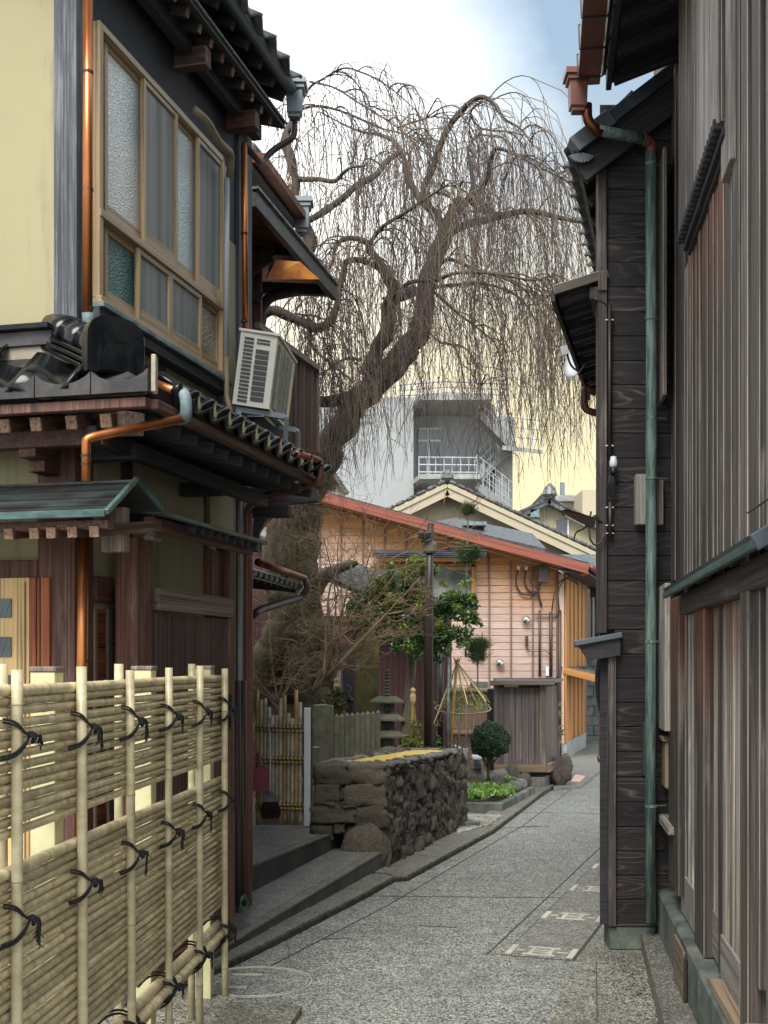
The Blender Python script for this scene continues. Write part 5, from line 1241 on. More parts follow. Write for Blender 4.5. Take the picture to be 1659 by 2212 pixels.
# lower and upper runs of boards; each a plank of its own
z = 0.142; k = 0
while z < 4.6:
    h = 0.1375 + rnd.uniform(-0.004, 0.004)
    xa = dx(1328) if z < dz(1385) else dx(1309)
    board_ = beam('board', (xa, DY + 0.008, z + h / 2), (1.86, DY + 0.008, z + h / 2), h - 0.005, 0.016, 'char', dh, up=Vector((0, -1, -0.06)).normalized(), bev=0.002)
    z += h; k += 1
fb('corner_post', dx(1313), dx(1329), DY - 0.03, DY + 0.06, 0.137, dz(1385), 'weather_dk', dh)
fb('corner_post', dx(1291), dx(1309), DY - 0.03, DY + 0.06, dz(1368), dz(300), 'weather_dk', dh)
fb('base_moulding', dx(1328), 1.55, DY - 0.012, DY + 0.01, 0.134, 0.146, 'darkwood', dh, vert=False)
# gable roof: verge board, eave tiles running away, ridge up to the right
A = (dx(1232), dz(340)); Bp = (dx(1395), dz(215))
vd = Vector((Bp[0] - A[0], 0, Bp[1] - A[1])).normalized()
p0 = Vector((A[0], DY - 0.08, A[1])); p1 = p0 + vd * 1.8
alley = Vector((0.25, 1, 0)).normalized()
slab('roof_deck', [p0, p1, p1 + alley * 5, p0 + alley * 5], 0.05, 'tile_edge', dh)
beam('verge_board', p0 + vd * 0.03 + Vector((0, 0, -0.12)), p1 + Vector((0, 0, -0.12)), 0.035, 0.17, 'darkwood', dh)
beam('verge_cover', p0 + vd * 0.0 + Vector((0, -0.01, 0.01)), p0 + vd * 0.26 + Vector((0, -0.01, 0.01)), 0.12, 0.09, 'steel', dh)
beam('verge_cover', p0 + vd * 0.265 + Vector((0, 0, 0.012)), p1 + Vector((0, 0, 0.012)), 0.11, 0.07, 'metalroof', dh)
tmD = tile_mesh('pantile_alley', 0.22, 0.26, 'tile_grey', 0.045, 0.022)
lay_tiles(p0 + Vector((-0.03, 0.05, 0.04)), alley, -vd, 16, 3, 0.22, 0.24, tmD, dh)
# shell-shaped end ornament below the verge
fan = MB(); fc = Vector((dx(1249), DY - 0.13, dz(350)))
for q in range(9):
    a0, a1 = math.pi * (0.1 + 0.8 * q / 9), math.pi * (0.1 + 0.8 * (q + 0.86) / 9)
    fan.prism([fc, fc + Vector((-0.07 * math.cos(a0), 0, -0.055 * math.sin(a0))), fc + Vector((-0.07 * math.cos(a1), 0.0, -0.055 * math.sin(a1)))], (0, 0.025, 0))
fan.build('shell_end_tile', 'steel', dh)
for q in range(10):
    y = DY + 0.1 + q * 0.35; a = p0 + alley * (q * 0.35 + 0.2)
    beam('rafter', a + Vector((0.05, 0, -0.08)), a + vd * 0.45 + Vector((0.0, 0, -0.09)), 0.05, 0.055, 'darkwood', dh)
# pent roof on the alley side
q0 = Vector((dx(1195), DY + 0.0, dz(625))); q1 = Vector((dx(1312), DY + 0.0, dz(588)))
slab('pent_roof', [q0, q1, q1 + alley * 2.6, q0 + alley * 2.6], 0.02, 'metalroof', dh)
beam('pent_verge', q0 + Vector((0, -0.01, -0.01)), q1 + Vector((0, -0.01, -0.01)), 0.03, 0.05, 'weather', dh)
beam('pent_fascia', q0 + Vector((0.0, 0, -0.035)), q0 + alley * 2.6 + Vector((0.0, 0, -0.035)), 0.025, 0.07, 'darkwood', dh)
for q in range(9): a = q0 + alley * (0.1 + q * 0.28); beam('rafter', a + Vector((0.02, 0, -0.04)), a + (q1 - q0) + Vector((0, 0, -0.05)), 0.03, 0.04, 'darkwood', dh)
beam('pent_beam', q0 + (q1 - q0) * 0.75 + Vector((0, 0, -0.09)), q0 + (q1 - q0) * 0.75 + alley * 2.6 + Vector((0, 0, -0.09)), 0.05, 0.07, 'darkwood', dh)
fb('post_sleeve', dx(1290), dx(1308), DY - 0.045, DY - 0.03, dz(632), dz(590), 'weather', dh, vert=True)
# small porch roof low on the corner
r0 = Vector((dx(1236), DY - 0.06, dz(1390))); r1 = Vector((dx(1338), DY - 0.06, dz(1371)))
slab('porch_roof', [r0, r1, r1 + alley * 0.9, r0 + alley * 0.9], 0.022, 'metalroof', dh)
beam('porch_verge', r0 + Vector((0, -0.012, -0.002)), r1 + Vector((0, -0.012, -0.002)), 0.02, 0.03, 'steel', dh)
MB().prism([r0 + Vector((0.03, 0, -0.02)), r1 + Vector((-0.006, 0, -0.02)), r1 + Vector((-0.006, 0, -0.115)), r0 + Vector((0.085, 0, -0.095))], (0, 0.03, 0)).build('porch_gable', 'darkwood', dh)
# --- conduit, sensor lamp, meter boards on the dark wall
cd = tube('conduit', [P(1317, 660, DY - 0.03), P(1317, 990, DY - 0.03)], 0.011, 'dkbrown', dh, 8)
tube('conduit', [P(1318, 1085, DY - 0.03), P(1318, 1160, DY - 0.03)], 0.012, 'dkbrown', dh, 8)
tube('conduit', bend([P(1282, 645, DY - 0.03), P(1300, 650, DY - 0.03), P(1316, 665, DY - 0.03)], 0.03), 0.006, 'dkbrown', dh, 6)
for y in (691, 963, 1096, 1135, 1152):
    for dx_ in (-9, 9): MB().add(*lathe([(0.008, -0.003), (0.008, 0.003)], 8, P(1317 + dx_ * 0.7, y, DY - 0.03))).build('screw_plug', 'alu', dh)
sl = thing('photocell_sensor', 'white capped light sensor on the thin conduit of the dark wall', 'sensor', P(1325, 1020, DY - 0.05))
MB().add(*lathe([(0.016, 0.0), (0.022, 0.01), (0.022, 0.035), (0.0185, 0.04), (0.017, 0.06), (0.008, 0.063)], 16, P(1325, 1010, DY - 0.06))).build('cap', 'alu', sl, smooth=True)
MB().add(*lathe([(0.014, -0.035), (0.019, -0.03), (0.017, 0.0)], 16, P(1325, 1010, DY - 0.06))).build('base', 'black', sl, smooth=True)
sl2 = MB()
for q in range(5): sl2.tube(bend([P(1320 + q, 1022, DY - 0.05), P(1312 + 4 * q, 1045, DY - 0.07), P(1318 + 2 * q, 1075, DY - 0.05)], 0.03, 3), 0.0035, 5)
sl2.build('wires', 'black', sl)
fb('meter_board', dx(1369), dx(1396), DY - 0.07, DY - 0.002, dz(1136), dz(1028), 'weather_lt', dh, vert=True)
fb('meter_board', dx(1411), dx(1428), DY - 0.06, DY - 0.002, dz(1136), dz(1040), 'weather_lt', dh, vert=True)
fb('downpipe_board', dx(1386), dx(1398), DY - 0.02, DY - 0.002, dz(1675), dz(1560), 'darkwood', dh, vert=True)
# drooping service cable loop
cbl = tube('cable_loop', bend([P(1307, 1150, DY - 0.06), P(1300, 1170, DY - 0.06), P(1285, 1180, DY - 0.06), P(1274, 1165, DY - 0.06), P(1272, 1130, DY - 0.05), P(1277, 1105, DY - 0.04)], 0.05, 4), 0.0062, 'cable', dh, 6)
# street lamp head reaching out from the corner post
lm = thing('street_lamp', 'slim brown lamp head on a curved arm from the dark corner post', 'street lamp', P(1290, 1130, DY - 0.04))
a, b = P(1213, 1103, DY - 0.12), P(1282, 1124, DY - 0.06)
d_ = (b - a)
MB().prism([a, a + Vector((0.03, 0, 0.010)), b + Vector((0.01, 0, 0.015)), b + Vector((0.006, 0, -0.038)), a + d_ * 0.6 + Vector((0, 0, -0.035)), a + d_ * 0.06 + Vector((0, 0, -0.012))], (0.01, 0.09, 0)).build('lamp_housing', 'dkbrown', lm)
MB().prism([a + d_ * 0.1 + Vector((0, 0.005, -0.014)), a + d_ * 0.75 + Vector((0, 0.005, -0.037)), a + d_ * 0.72 + Vector((0, 0.005, -0.048)), a + d_ * 0.14 + Vector((0, 0.005, -0.024))], (0.01, 0.08, 0)).build('lens', 'alu', lm)
tube('arm', bend([b + Vector((0.0, 0.03, 0)), b + Vector((0.012, 0.03, 0.03)), b + Vector((0.03, 0.03, 0.0)), b + Vector((0.06, 0.04, -0.01))], 0.01), 0.010, 'black', lm, 7)
MB().tube(bend([P(1240, 1165, DY - 0.02), P(1243, 1150, DY - 0.02), P(1262, 1142, DY - 0.02), P(1272, 1132, DY - 0.02)], 0.02), 0.005, 6).build('stay', 'dkbrown', lm)
# satellite dish peeping from behind the pent roof
dsh = thing('satellite_dish', 'small pale satellite dish with its receiver peeping past the pent roof', 'satellite dish', P(1245, 790, 8.3))
V, F = lathe([(0.0, -0.03), (0.06, -0.024), (0.11, -0.008), (0.135, 0.01), (0.135, 0.014), (0.10, -0.002), (0.05, -0.018), (0.001, -0.024)], 24)
mt_ = Matrix.Translation(P(1247, 778, 8.4)) @ Matrix.Rotation(R(-75), 4, 'Y') @ Matrix.Rotation(R(25), 4, 'X')
MB().add([mt_ @ Vector(v) for v in V], F).build('dish', 'alu', dsh, smooth=True)
MB().beam(P(1211, 760, 8.3), P(1226, 756, 8.3), 0.05, 0.06).build('receiver', 'pvc', dsh)
tube('arm', bend([P(1224, 760, 8.3), P(1232, 790, 8.32), P(1252, 805, 8.36), P(1290, 830, 8.5)], 0.05), 0.008, 'dkbrown', dsh, 6)
# outlet elbow on the alley side
pipe([P(1288, 850, 8.6), P(1262, 836, 8.6), P(1262, 885, 8.6), P(1290, 893, 8.6)], 0.026, 'brown_pipe', dh, 'pipe_elbow', 0.06)
# bundled dark cloth hung at the alley corner
cl = MB(); cpts = []
V = []; F = []; nn = 14
for i in range(nn + 1):
    t = i / nn; y = 1398 + 160 * t; w = 26 * math.sin(math.pi * (0.12 + 0.80 * t)) ** 0.7
    for j in range(7):
        s = j / 6; V.append(P(1316 - w * (1 - s) - 0.0, y, 7.0 + 0.05 * math.sin(j * 2.0 + i * 0.4)))
for i in range(nn):
    for j in range(6): a = i * 7 + j; F.append((a, a + 1, a + 8, a + 7))
k = len(V); V2 = [v + Vector((0.004, 0.10, 0)) for v in V]
F2 = [tuple(q + k for q in f[::-1]) for f in F]; E = [(i * 7, (i + 1) * 7, (i + 1) * 7 + k, i * 7 + k) for i in range(nn)]
tag(cl.add(V + V2, F + F2 + E).build('hanging_cloth', 'tealcloth', smooth=True), 'dark teal cover hanging under the small porch roof at the alley corner', 'cover')
# ================================================================ CEDAR-CLAD HOUSE AT THE END OF THE GARDEN
PY = 19.9
def hx(x, Y=PY): return (x - CX) / FPX * Y
def hz(y, Y=PY): return EYE - (y - HY) / FPX * Y
ph = thing('cedar_clad_house', 'gabled house clad in orange and pinkish cedar boards with a red verge board', 'house', (hx(900), PY, 0))
xr = hx(1207); ridge = (hx(690), hz(1078)); eaveR = (hx(1262), hz(1233)); eaveL = (hx(500), hz(1135))
slope = (eaveR[1] - ridge[1]) / (eaveR[0] - ridge[0])
def roofz(x): return ridge[1] + slope * abs(x - ridge[0]) if x > ridge[0] else ridge[1] + slope * 1.15 * abs(x - ridge[0])
ALD = Vector((0.28, 1, 0)).normalized()
xl = hx(480)
# body
MB().prism([(xl, PY + 0.03, 0), (xr, PY + 0.03, 0), (xr, PY + 0.03, roofz(xr) - 0.12), (ridge[0], PY + 0.03, ridge[1] - 0.12), (xl, PY + 0.03, roofz(xl) - 0.12)], ALD * 5).build('wall_core', 'batten', ph)
# siding boards, each its own; orange under the eave and where sheltered, pinkish grey where exposed
winx0, winx1, winz0, winz1 = hx(800), hx(1030), hz(1325), hz(1225)
bh = 15.4 / FPX * PY; z = 0.30
cols = [hx(x) for x in (551, 597, 644, 691, 737, 784, 831, 877, 922, 967, 1057, 1104, 1151, 1203)]
while z < ridge[1] - 0.15:
    zc_ = z + bh / 2
    # clip to the roof slope
    a = max(xl, ridge[0] - (ridge[1] - 0.13 - (z + bh)) / abs(slope) / 1.15); b = min(xr, ridge[0] + (ridge[1] - 0.13 - (z + bh)) / abs(slope))
    if b - a > 0.1:
        near_roof = ridge[1] - zc_
        spans = [(a, b)]
        if winz0 < zc_ < winz1: spans = [(a, winx0), (winx1, b)]
        for s0, s1 in spans:
            # split in three lengths at batten lines
            cuts = [s0] + [c for c in (cols[3], cols[6], cols[8]) if s0 + 0.2 < c < s1 - 0.2] + [s1]
            for c0_, c1_ in zip(cuts[:-1], cuts[1:]):
                ymid = HY - (zc_ - EYE) / PY * FPX; xm_ = (c0_ + c1_) / 2
                dist = roofz(xm_) - zc_
                m = 'cedar' if 1 else 'kimono' if dist < 0.55 + 0.22 * mnoise.noise(Vector((xm_ * 1.3, zc_ * 3, 0))) or (xm_ > hx(990) and xm_ < hx(1040) and zc_ > 1.5) else 'pinkboard'
                beam('board', (c0_ + 0.001, PY + 0.012, zc_), (c1_ - 0.001, PY + 0.012, zc_), bh - 0.010, 0.016, m, ph, up=Vector((0, -1, -0.10)).normalized(), bev=0.002)
    z += bh
# upper triangle infill behind the clipped boards
MB().prism([(xl, PY + 0.02, roofz(xl) - 0.35), (xr, PY + 0.02, roofz(xr) - 0.40), (xr, PY + 0.02, roofz(xr) - 0.10), (ridge[0], PY + 0.02, ridge[1] - 0.10), (xl, PY + 0.02, roofz(xl) - 0.10)], (0, 0.02, 0)).build('gable_panel', 'cedar', ph)
for c in cols:
    if c > xl + 0.05: fb('batten', c - 0.014, c + 0.014, PY - 0.022, PY - 0.004, 0.3 if not (winx0 < c < winx1) else winz1 + 0.05, roofz(c) - 0.16, 'batten', ph, vert=True)
fb('corner_board', xr, xr + 0.085, PY - 0.02, PY + 0.03, 0.28, roofz(xr) - 0.16, 'pinkboard', ph, vert=True)
fb('foundation', xl, xr + 0.06, PY - 0.03, PY + 0.2, 0.0, 0.29, 'concrete', ph, vert=False)
# roof, red verge boards
for (x0, z0, x1, z1) in ((ridge[0], ridge[1], eaveR[0], eaveR[1]), (ridge[0], ridge[1], xl - 0.5, roofz(xl - 0.5))):
    a = Vector((x0, PY - 0.42, z0)); b = Vector((x1, PY - 0.42, z1))
    slab('roof', [a + Vector((0, 0, 0.1)), b + Vector((0, 0, 0.1)), b + ALD * 5 + Vector((0, 0, 0.1)), a + ALD * 5 + Vector((0, 0, 0.1))], 0.05, 'metalroof', ph)
    beam('verge_board', a + Vector((0, 0, -0.01)), b + Vector((0, 0, -0.01)), 0.035, 0.16, 'redfascia', ph)
    beam('verge_trim', a + Vector((0, -0.022, -0.075)), b + Vector((0, -0.022, -0.075)), 0.02, 0.025, 'redfascia', ph)
    slab('soffit', [a + Vector((0, 0.02, -0.07)), b + Vector((0, 0.02, -0.07)), b + Vector((0, 0.44, -0.07)), a + Vector((0, 0.44, -0.07))], 0.02, 'sidewood', ph)
for k in range(3): MB().add(*lathe([(0.05, 0), (0.06, 0.05), (0.03, 0.09)], 10, (hx(690 + k * 9 - 9), PY - 0.2, ridge[1] + 0.1 + 0.02 * (k == 1)))).build('ridge_tile', 'tile_grey', ph)
for k in range(8): 
    t = k / 7; c = Vector((hx(745) + 0.04 * k, PY + 0.3, hz(1092) + 0.05)); 
MB().add(*lathe([(0.10, 0), (0.13, 0.05), (0.09, 0.11), (0.03, 0.15)], 10, (hx(772), PY + 1.2, roofz(hx(772)) + 0.12))).build('roof_ornament', 'tile_grey', ph)
# eave end with its gutter at the right corner
gutE = [Vector((eaveR[0] + 0.05, PY - 0.40, eaveR[1] + 0.02)) + ALD * t for t in (0, 4.5)]
tube('gutter', gutE, 0.055, 'brown_pipe', ph, 8)
slab('side_soffit', [Vector((xr, PY - 0.4, eaveR[1] - 0.02)), Vector((eaveR[0], PY - 0.4, eaveR[1] - 0.05)), Vector((eaveR[0], PY - 0.4, eaveR[1] - 0.05)) + ALD * 4, Vector((xr, PY - 0.4, eaveR[1] - 0.02)) + ALD * 4], 0.03, 'darkwood', ph)
# window with its small pent roof
fb('window_recess', winx0, winx1, PY - 0.01, PY + 0.02, winz0, winz1, 'darkwood', ph)
wf = fb('window', winx0, winx1, PY - 0.025, PY - 0.01, winz0, winz1, 'windowframe', ph, vert=False)
for a, b in ((winx0 + 0.05, (winx0 + winx1) / 2 - 0.02), ((winx0 + winx1) / 2 + 0.02, winx1 - 0.09)):
    fb('pane', a, b, PY - 0.030, PY - 0.026, winz0 + 0.06, winz1 - 0.05, 'glass_wall', wf, vert=False, bev=0.001)
fb('frame', winx1 - 0.10, winx1 - 0.02, PY - 0.05, PY - 0.02, winz0, winz1 + 0.04, 'sidewood', wf, vert=True); fb('frame', winx0, winx1, PY - 0.05, PY - 0.02, winz1, winz1 + 0.06, 'sidewood', wf, vert=False)
pr0, pr1 = hx(808), hx(1046)
slab('pent_roof', [(pr0, PY - 0.45, hz(1199)), (pr1, PY - 0.45, hz(1199)), (pr1, PY, hz(1190)), (pr0, PY, hz(1190))], 0.03, 'metalroof', ph)
for k in range(4): fb('roof_rib', pr0, pr1, PY - 0.46, PY - 0.44, hz(1208 - k * 4), hz(1206.5 - k * 4), 'metalroof', ph, vert=False, bev=0.001)
fb('pent_beam', pr0 + 0.05, pr1 - 0.1, PY - 0.38, PY - 0.30, hz(1217), hz(1209), 'sidewood', ph, vert=False)
for k in range(9): fb('bracket', pr0 + 0.15 + k * 0.19, pr0 + 0.19 + k * 0.19, PY - 0.30, PY - 0.02, hz(1217), hz(1211), 'sidewood', ph, vert=False)
# fittings on the facade
fb('junction_box', hx(1160), hx(1183), PY - 0.14, PY - 0.02, hz(1259), hz(1225), 'boxbrown', ph, vert=True, bev=0.01)
for x, y, m_, r in ((1119, 1228, 'alu', 0.03), (1136, 1228, 'alu', 0.03)):
    fb('insulator_cap', hx(x - 3), hx(x + 3), PY - 0.08, PY - 0.02, hz(y + 4), hz(y - 4), m_, ph, vert=True)
def hp_(pts, r, m='cable', name='cable', rad=0.1, dy=0.05): return tube(name, bend([P(x, y, PY - dy) for x, y in pts], rad, 4), r, m, ph, 6)
hp_([(1119, 1232), (1114, 1250), (1116, 1270), (1128, 1284), (1150, 1285), (1164, 1275), (1168, 1260)], 0.016)
hp_([(1136, 1232), (1132, 1255), (1138, 1272), (1150, 1282), (1166, 1272)], 0.016)
hp_([(1165, 1272), (1146, 1260), (1144, 1240), (1160, 1222), (1185, 1220), (1215, 1228), (1225, 1240), (1240, 1250), (1250, 1262)], 0.02, dy=0.2)
hp_([(1162, 1262), (1163, 1285), (1170, 1310)], 0.02)
hp_([(1192, 1320), (1197, 1280), (1210, 1255), (1225, 1248), (1248, 1262)], 0.012, dy=0.1)
hp_([(1208, 1320), (1205, 1280), (1215, 1255), (1230, 1245)], 0.012, dy=0.12)
for x, y0, y1, r in ((1166, 1318, 1462, 0.022), (1190, 1322, 1462, 0.028), (1209, 1318, 1640, 0.030)):
    tube('conduit', [P(x, y0, PY - 0.06), P(x, y1, PY - 0.06)], r, 'cable', ph, 8)
MB().beam(P(1155, 1327, PY - 0.05), P(1213, 1327, PY - 0.05), 0.02, 0.02).build('pipe_rail', 'cable', ph)
for x, y in ((1137, 1340), (1080, 1433)):
    V, F = lathe([(0.001, -0.05), (0.04, -0.045), (0.065, -0.025), (0.072, 0.0), (0.045, 0.012)], 16)
    mt_ = Matrix.Translation(P(x, y, PY - 0.05)) @ Matrix.Rotation(R(90), 4, 'X') @ Matrix.Scale(-1, 4, (0, 0, 1))
    MB().add([mt_ @ Vector(v) for v in V], F).build('round_vent', 'chrome', ph, smooth=True)
fb('tap', hx(1134), hx(1140), PY - 0.08, PY - 0.02, hz(1396), hz(1374), 'cable', ph, vert=True)
hp_([(1137, 1396), (1142, 1407), (1165, 1408), (1180, 1405), (1188, 1415)], 0.008)
fb('switch_box', hx(1177), hx(1184), PY - 0.1, PY - 0.02, hz(1460), hz(1440), 'alu', ph, vert=True)
hp_([(1214, 1440), (1200, 1470), (1204, 1480), (1213, 1478)], 0.014, 'black')
# amber side wall facing the alley, its small tiled pent, concrete plinth
SO = Vector((xr + 0.085, PY, 0))
def sp(t, z, o=0.0): return SO + ALD * t + Vector((o, -o * 0.28, z))
L_side = 3.0
for k in range(10):
    t0 = k * 0.3; m = 'sidewood'
    b0, b1 = sp(t0 + 0.15, 0.30, 0.01), sp(t0 + 0.15, 3.1, 0.01)
    beam('side_board', b0, b1, 0.293, 0.02, 'sidewood', ph, up=(1, -0.28, 0), bev=0.003)
    if k % 2 == 0: beam('side_batten', sp(t0, 0.30, 0.03), sp(t0, 3.1, 0.03), 0.04, 0.03, 'sidewood', ph, up=(1, -0.28, 0))
MB().prism([sp(0, 0, 0.04), sp(L_side, 0, 0.04), sp(L_side, 0, -0.1), sp(0, 0, -0.1)], (0, 0, 0.30)).build('side_plinth', 'concrete', ph)
zp = hz(1441)
slab('side_pent_roof', [sp(0.0, zp, 0.0), sp(-0.05, zp - 0.16, 0.42) if 0 else sp(0.0, zp - 0.13, 0.55), sp(L_side, zp - 0.13, 0.55), sp(L_side, zp + 0.0, 0.0)], 0.04, 'tile_grey', ph)
beam('side_pent_fascia', sp(-0.02, zp - 0.05, 0.0), sp(-0.02, zp - 0.19, 0.54), 0.03, 0.12, 'sidewood', ph)
for k in range(6): beam('pent_rib', sp(0.05 + k * 0.5, zp + 0.008, 0.0), sp(0.05 + k * 0.5, zp - 0.122, 0.54), 0.03, 0.02, 'tile_grey', ph)

# block wall and dark gateway closing the alley
bw = thing('block_wall', 'dark wall of grey blocks at the bend of the alley', 'wall', P(1280, 1640, 24.2))
x0, x1 = hx(1240, 24.2), hx(1300, 24.2)
z = 0.0; k = 0
for z0 in np.arange(0.15, 1.9, 0.2):
    off = 0.2 if k % 2 else 0.0; xx = x0 - off
    while xx < x1 + 0.5:
        fb('block', xx, xx + 0.39, 24.2, 24.35, z0, z0 + 0.193, 'block', bw, vert=False, bev=0.008); xx += 0.4
    k += 1
fb('plinth', x0, x1 + 0.6, 24.1, 24.3, 0.0, 0.145, 'foundation', bw, vert=False)
fb('backing', x0, x1 + 0.5, 24.33, 24.5, 0.1, 1.98, 'block', bw, vert=False)
ah = thing('alley_end_house', 'dark timbered house front closing the end of the alley', 'house', P(1275, 1500, 25))
MB().prism([(hx(1215, 25.2), 25.2, 0), (hx(1400, 25.2), 25.2, 0), (hx(1400, 25.2), 29, 0), (hx(1215, 25.2), 29, 0)], (0, 0, 3.25)).build('wall', 'weather_dk', ah)
for x in (1258, 1268, 1277, 1290): fb('post', hx(x, 25.1), hx(x + 3, 25.1), 25.08, 25.2, 1.9, 3.3, 'darkwood', ah, vert=True)
fb('window', hx(1263, 25.1), hx(1285, 25.1), 25.12, 25.2, hz(1400, 25.1), hz(1290, 25.1), 'glass_dk', ah, vert=True)
slab('roof', [(hx(1205, 25), 24.7, hz(1262, 25)), (hx(1420, 25), 24.7, hz(1262, 25)), (hx(1420, 25), 27, hz(1262, 25) + 0.8), (hx(1205, 25), 27, hz(1262, 25) + 0.8)], 0.08, 'tile_grey', ah)
pp = thing('alley_drainpipe', 'dark red drainpipe at the alley corner beside the grey block wall', 'drainpipe', P(1300, 1640, 15))
tube('pipe', bend([P(1300, 1420, 15.2), P(1301, 1638, 15.2), P(1291, 1640, 15.2)], 0.05), 0.045, 'brown_pipe', pp, 8)
MB().beam(P(1311, 1640, 14.0), P(1311, 1550, 14.0), 0.06, 0.06).build('bollard_post', 'steel', pp)

# ================================================================ BACKGROUND BUILDINGS
def tilerows(par, a0, a1, b1, b0, nu, nv, m='tile_grey'):
    """rows of rounded tile ribs over a far roof slope, joined as one part"""
    g = MB(); a0, a1, b0, b1 = map(Vector, (a0, a1, b0, b1))
    nrm = (a1 - a0).cross(b0 - a0).normalized(); nrm = nrm if nrm.z > 0 else -nrm
    for i in range(nu + 1):
        t = i / nu; g.beam(a0.lerp(a1, t) + nrm * 0.02, b0.lerp(b1, t) + nrm * 0.02, 0.09, 0.06)
    for j in range(nv):
        t = (j + 0.5) / nv; g.beam(a0.lerp(b0, t) + nrm * 0.03, a1.lerp(b1, t) + nrm * 0.03, 0.03, 0.02)
    o = g.build('tile_rows', m, par); o['kind'] = 'stuff'; return o
# cream gabled house
CYY = 28.0
ch = thing('cream_gable_house', 'cream rendered gable house with grey tiled roof behind the red verge', 'house', (hx(1000, CYY), CYY, 0))
rx, rz = hx(966, CYY), hz(1052, CYY); ex, ez = hx(1330, CYY), hz(1222, CYY); lx, lz = hx(830, CYY), hz(1118, CYY)
MB().prism([(lx + .3, CYY + 0.5, 0), (ex - .4, CYY + 0.5, 0), (ex - .4, CYY + 0.5, ez), (rx, CYY + 0.5, rz - 0.1), (lx + .3, CYY + .5, lz)], (0, 7, 0)).build('wall', 'cream', ch)
for (X0, Z0, X1, Z1) in ((rx, rz, ex, ez), (rx, rz, lx, lz)):
    a, b = Vector((X0, CYY, Z0)), Vector((X1, CYY, Z1)); up = Vector((0, 0, 0.12)); bk = Vector((0, 7.6, 0))
    slab('roof', [a + up, b + up, b + up + bk, a + up + bk], 0.1, 'tile_grey', ch)
    beam('verge_board', a + Vector((0, -0.02, -0.06)), b + Vector((0, -0.02, -0.06)), 0.06, 0.30, 'cream', ch); beam('verge_moulding', a + Vector((0, -0.06, 0.02)), b + Vector((0, -0.06, 0.02)), 0.05, 0.08, 'cream', ch)
    n = int((b - a).length / 0.24)
    for k in range(n):
        c = a.lerp(b, (k + 0.5) / n) + Vector((0, 0.02, 0.16)); d = (b - a).normalized()
        beam('edge_tile', c - d * 0.11, c + d * 0.10, 0.22, 0.07, 'tile_grey', ch, bev=0.02)
    tilerows(ch, a + up + Vector((0, .1, 0)), a + up + bk, b + up + bk, b + up + Vector((0, .1, 0)), 26, 12)
beam('ridge', (rx, CYY - 0.05, rz + 0.2), (rx, CYY + 7.5, rz + 0.2), 0.25, 0.18, 'tile_grey', ch)
MB().add(*lathe([(0.10, 0), (0.16, 0.08), (0.14, 0.2), (0.05, 0.28)], 12, (rx, CYY, rz + 0.12))).build('ridge_end_tile', 'tile_grey', ch)
# low grey roof pieces seen over the red verge
lr = thing('skylit_roof', 'low dark tiled roof with small skylight just above the red verge', 'roof', (hx(1040, 24), 24, 0))
slab('roof', [(hx(930, 23.5), 23.5, hz(1128, 23.5) + 0.0), (hx(1180, 23.5), 23.5, hz(1185, 23.5)), (hx(1150, 25.5), 25.5, hz(1152, 25.5)), (hx(985, 25.5), 25.5, hz(1118, 25.5))], 0.08, 'tile_grey', lr)
fb('skylight', hx(1000, 24), hx(1050, 24), 23.9, 24.5, hz(1136, 24), hz(1128, 24), 'verdi_pale', lr, vert=False)
# beige corrugated house at the right
KY = 34.0
kh = thing('beige_house', 'beige metal clad house with dark tiled gable seen past the street lamp', 'house', (hx(1210, KY), KY, 0))
rx, rz = hx(1187, KY), hz(1077, KY); ex, ez = hx(1290, KY), hz(1132, KY); lx, lz = hx(1105, KY), hz(1115, KY)
MB().prism([(lx + .2, KY + .4, 0), (ex + 1.5, KY + .4, 0), (ex + 1.5, KY + .4, ez - 0.5), (rx, KY + .4, rz - 0.1), (lx + .2, KY + .4, lz)], (0, 6, 0)).build('wall', 'beige', kh)
g = MB(); x = lx + 0.3
while x < ex: g.beam((x, KY + 0.385, 2.0), (x, KY + 0.385, rz - abs(x - rx) * 0.55 - 0.2), 0.03, 0.02); x += 0.11
g.build('cladding_ribs', 'beige', kh)
for (X0, Z0, X1, Z1) in ((rx, rz, ex + 1.2, ez - 0.6), (rx, rz, lx, lz)):
    a, b = Vector((X0, KY, Z0)), Vector((X1, KY, Z1)); bk = Vector((0, 6.5, 0))
    slab('roof', [a, b, b + bk, a + bk], 0.14, 'tile_grey', kh); tilerows(kh, a, a + bk, b + bk, b, 16, 9)
beam('ridge', (rx, KY - 0.1, rz + 0.1), (rx, KY + 6.4, rz + 0.1), 0.3, 0.25, 'tile_grey', kh)
MB().add(*lathe([(0.10, 0), (0.22, 0.1), (0.16, 0.3), (0.04, 0.42)], 12, (rx, KY - 0.05, rz))).build('ridge_end_tile', 'tile_grey', kh)
fb('flue_box', hx(1146, KY), hx(1165, KY), KY + 0.0, KY + 0.4, hz(1117, KY), hz(1100, KY), 'verdi_pale', kh, vert=False)
fb('window', hx(1207, KY), hx(1232, KY), KY + 0.34, KY + 0.40, hz(1160, KY), hz(1120, KY), 'glass_dk', kh, vert=False)
fb('window_frame', hx(1229, KY), hx(1233, KY), KY + 0.30, KY + 0.40, hz(1162, KY), hz(1118, KY), 'alu', kh, vert=True)
fh = thing('tall_beige_block', 'plain pale beige wall and parapet at the alley corner above the lamp', 'building', (hx(1275, 40), 40, 0))
MB().prism([(hx(1258, 40), 40, 0), (hx(1330, 40), 40, 0), (hx(1330, 40), 46, 0), (hx(1258, 40), 46, 0)], (0, 0, hz(1058, 40))).build('wall', 'cream', fh)
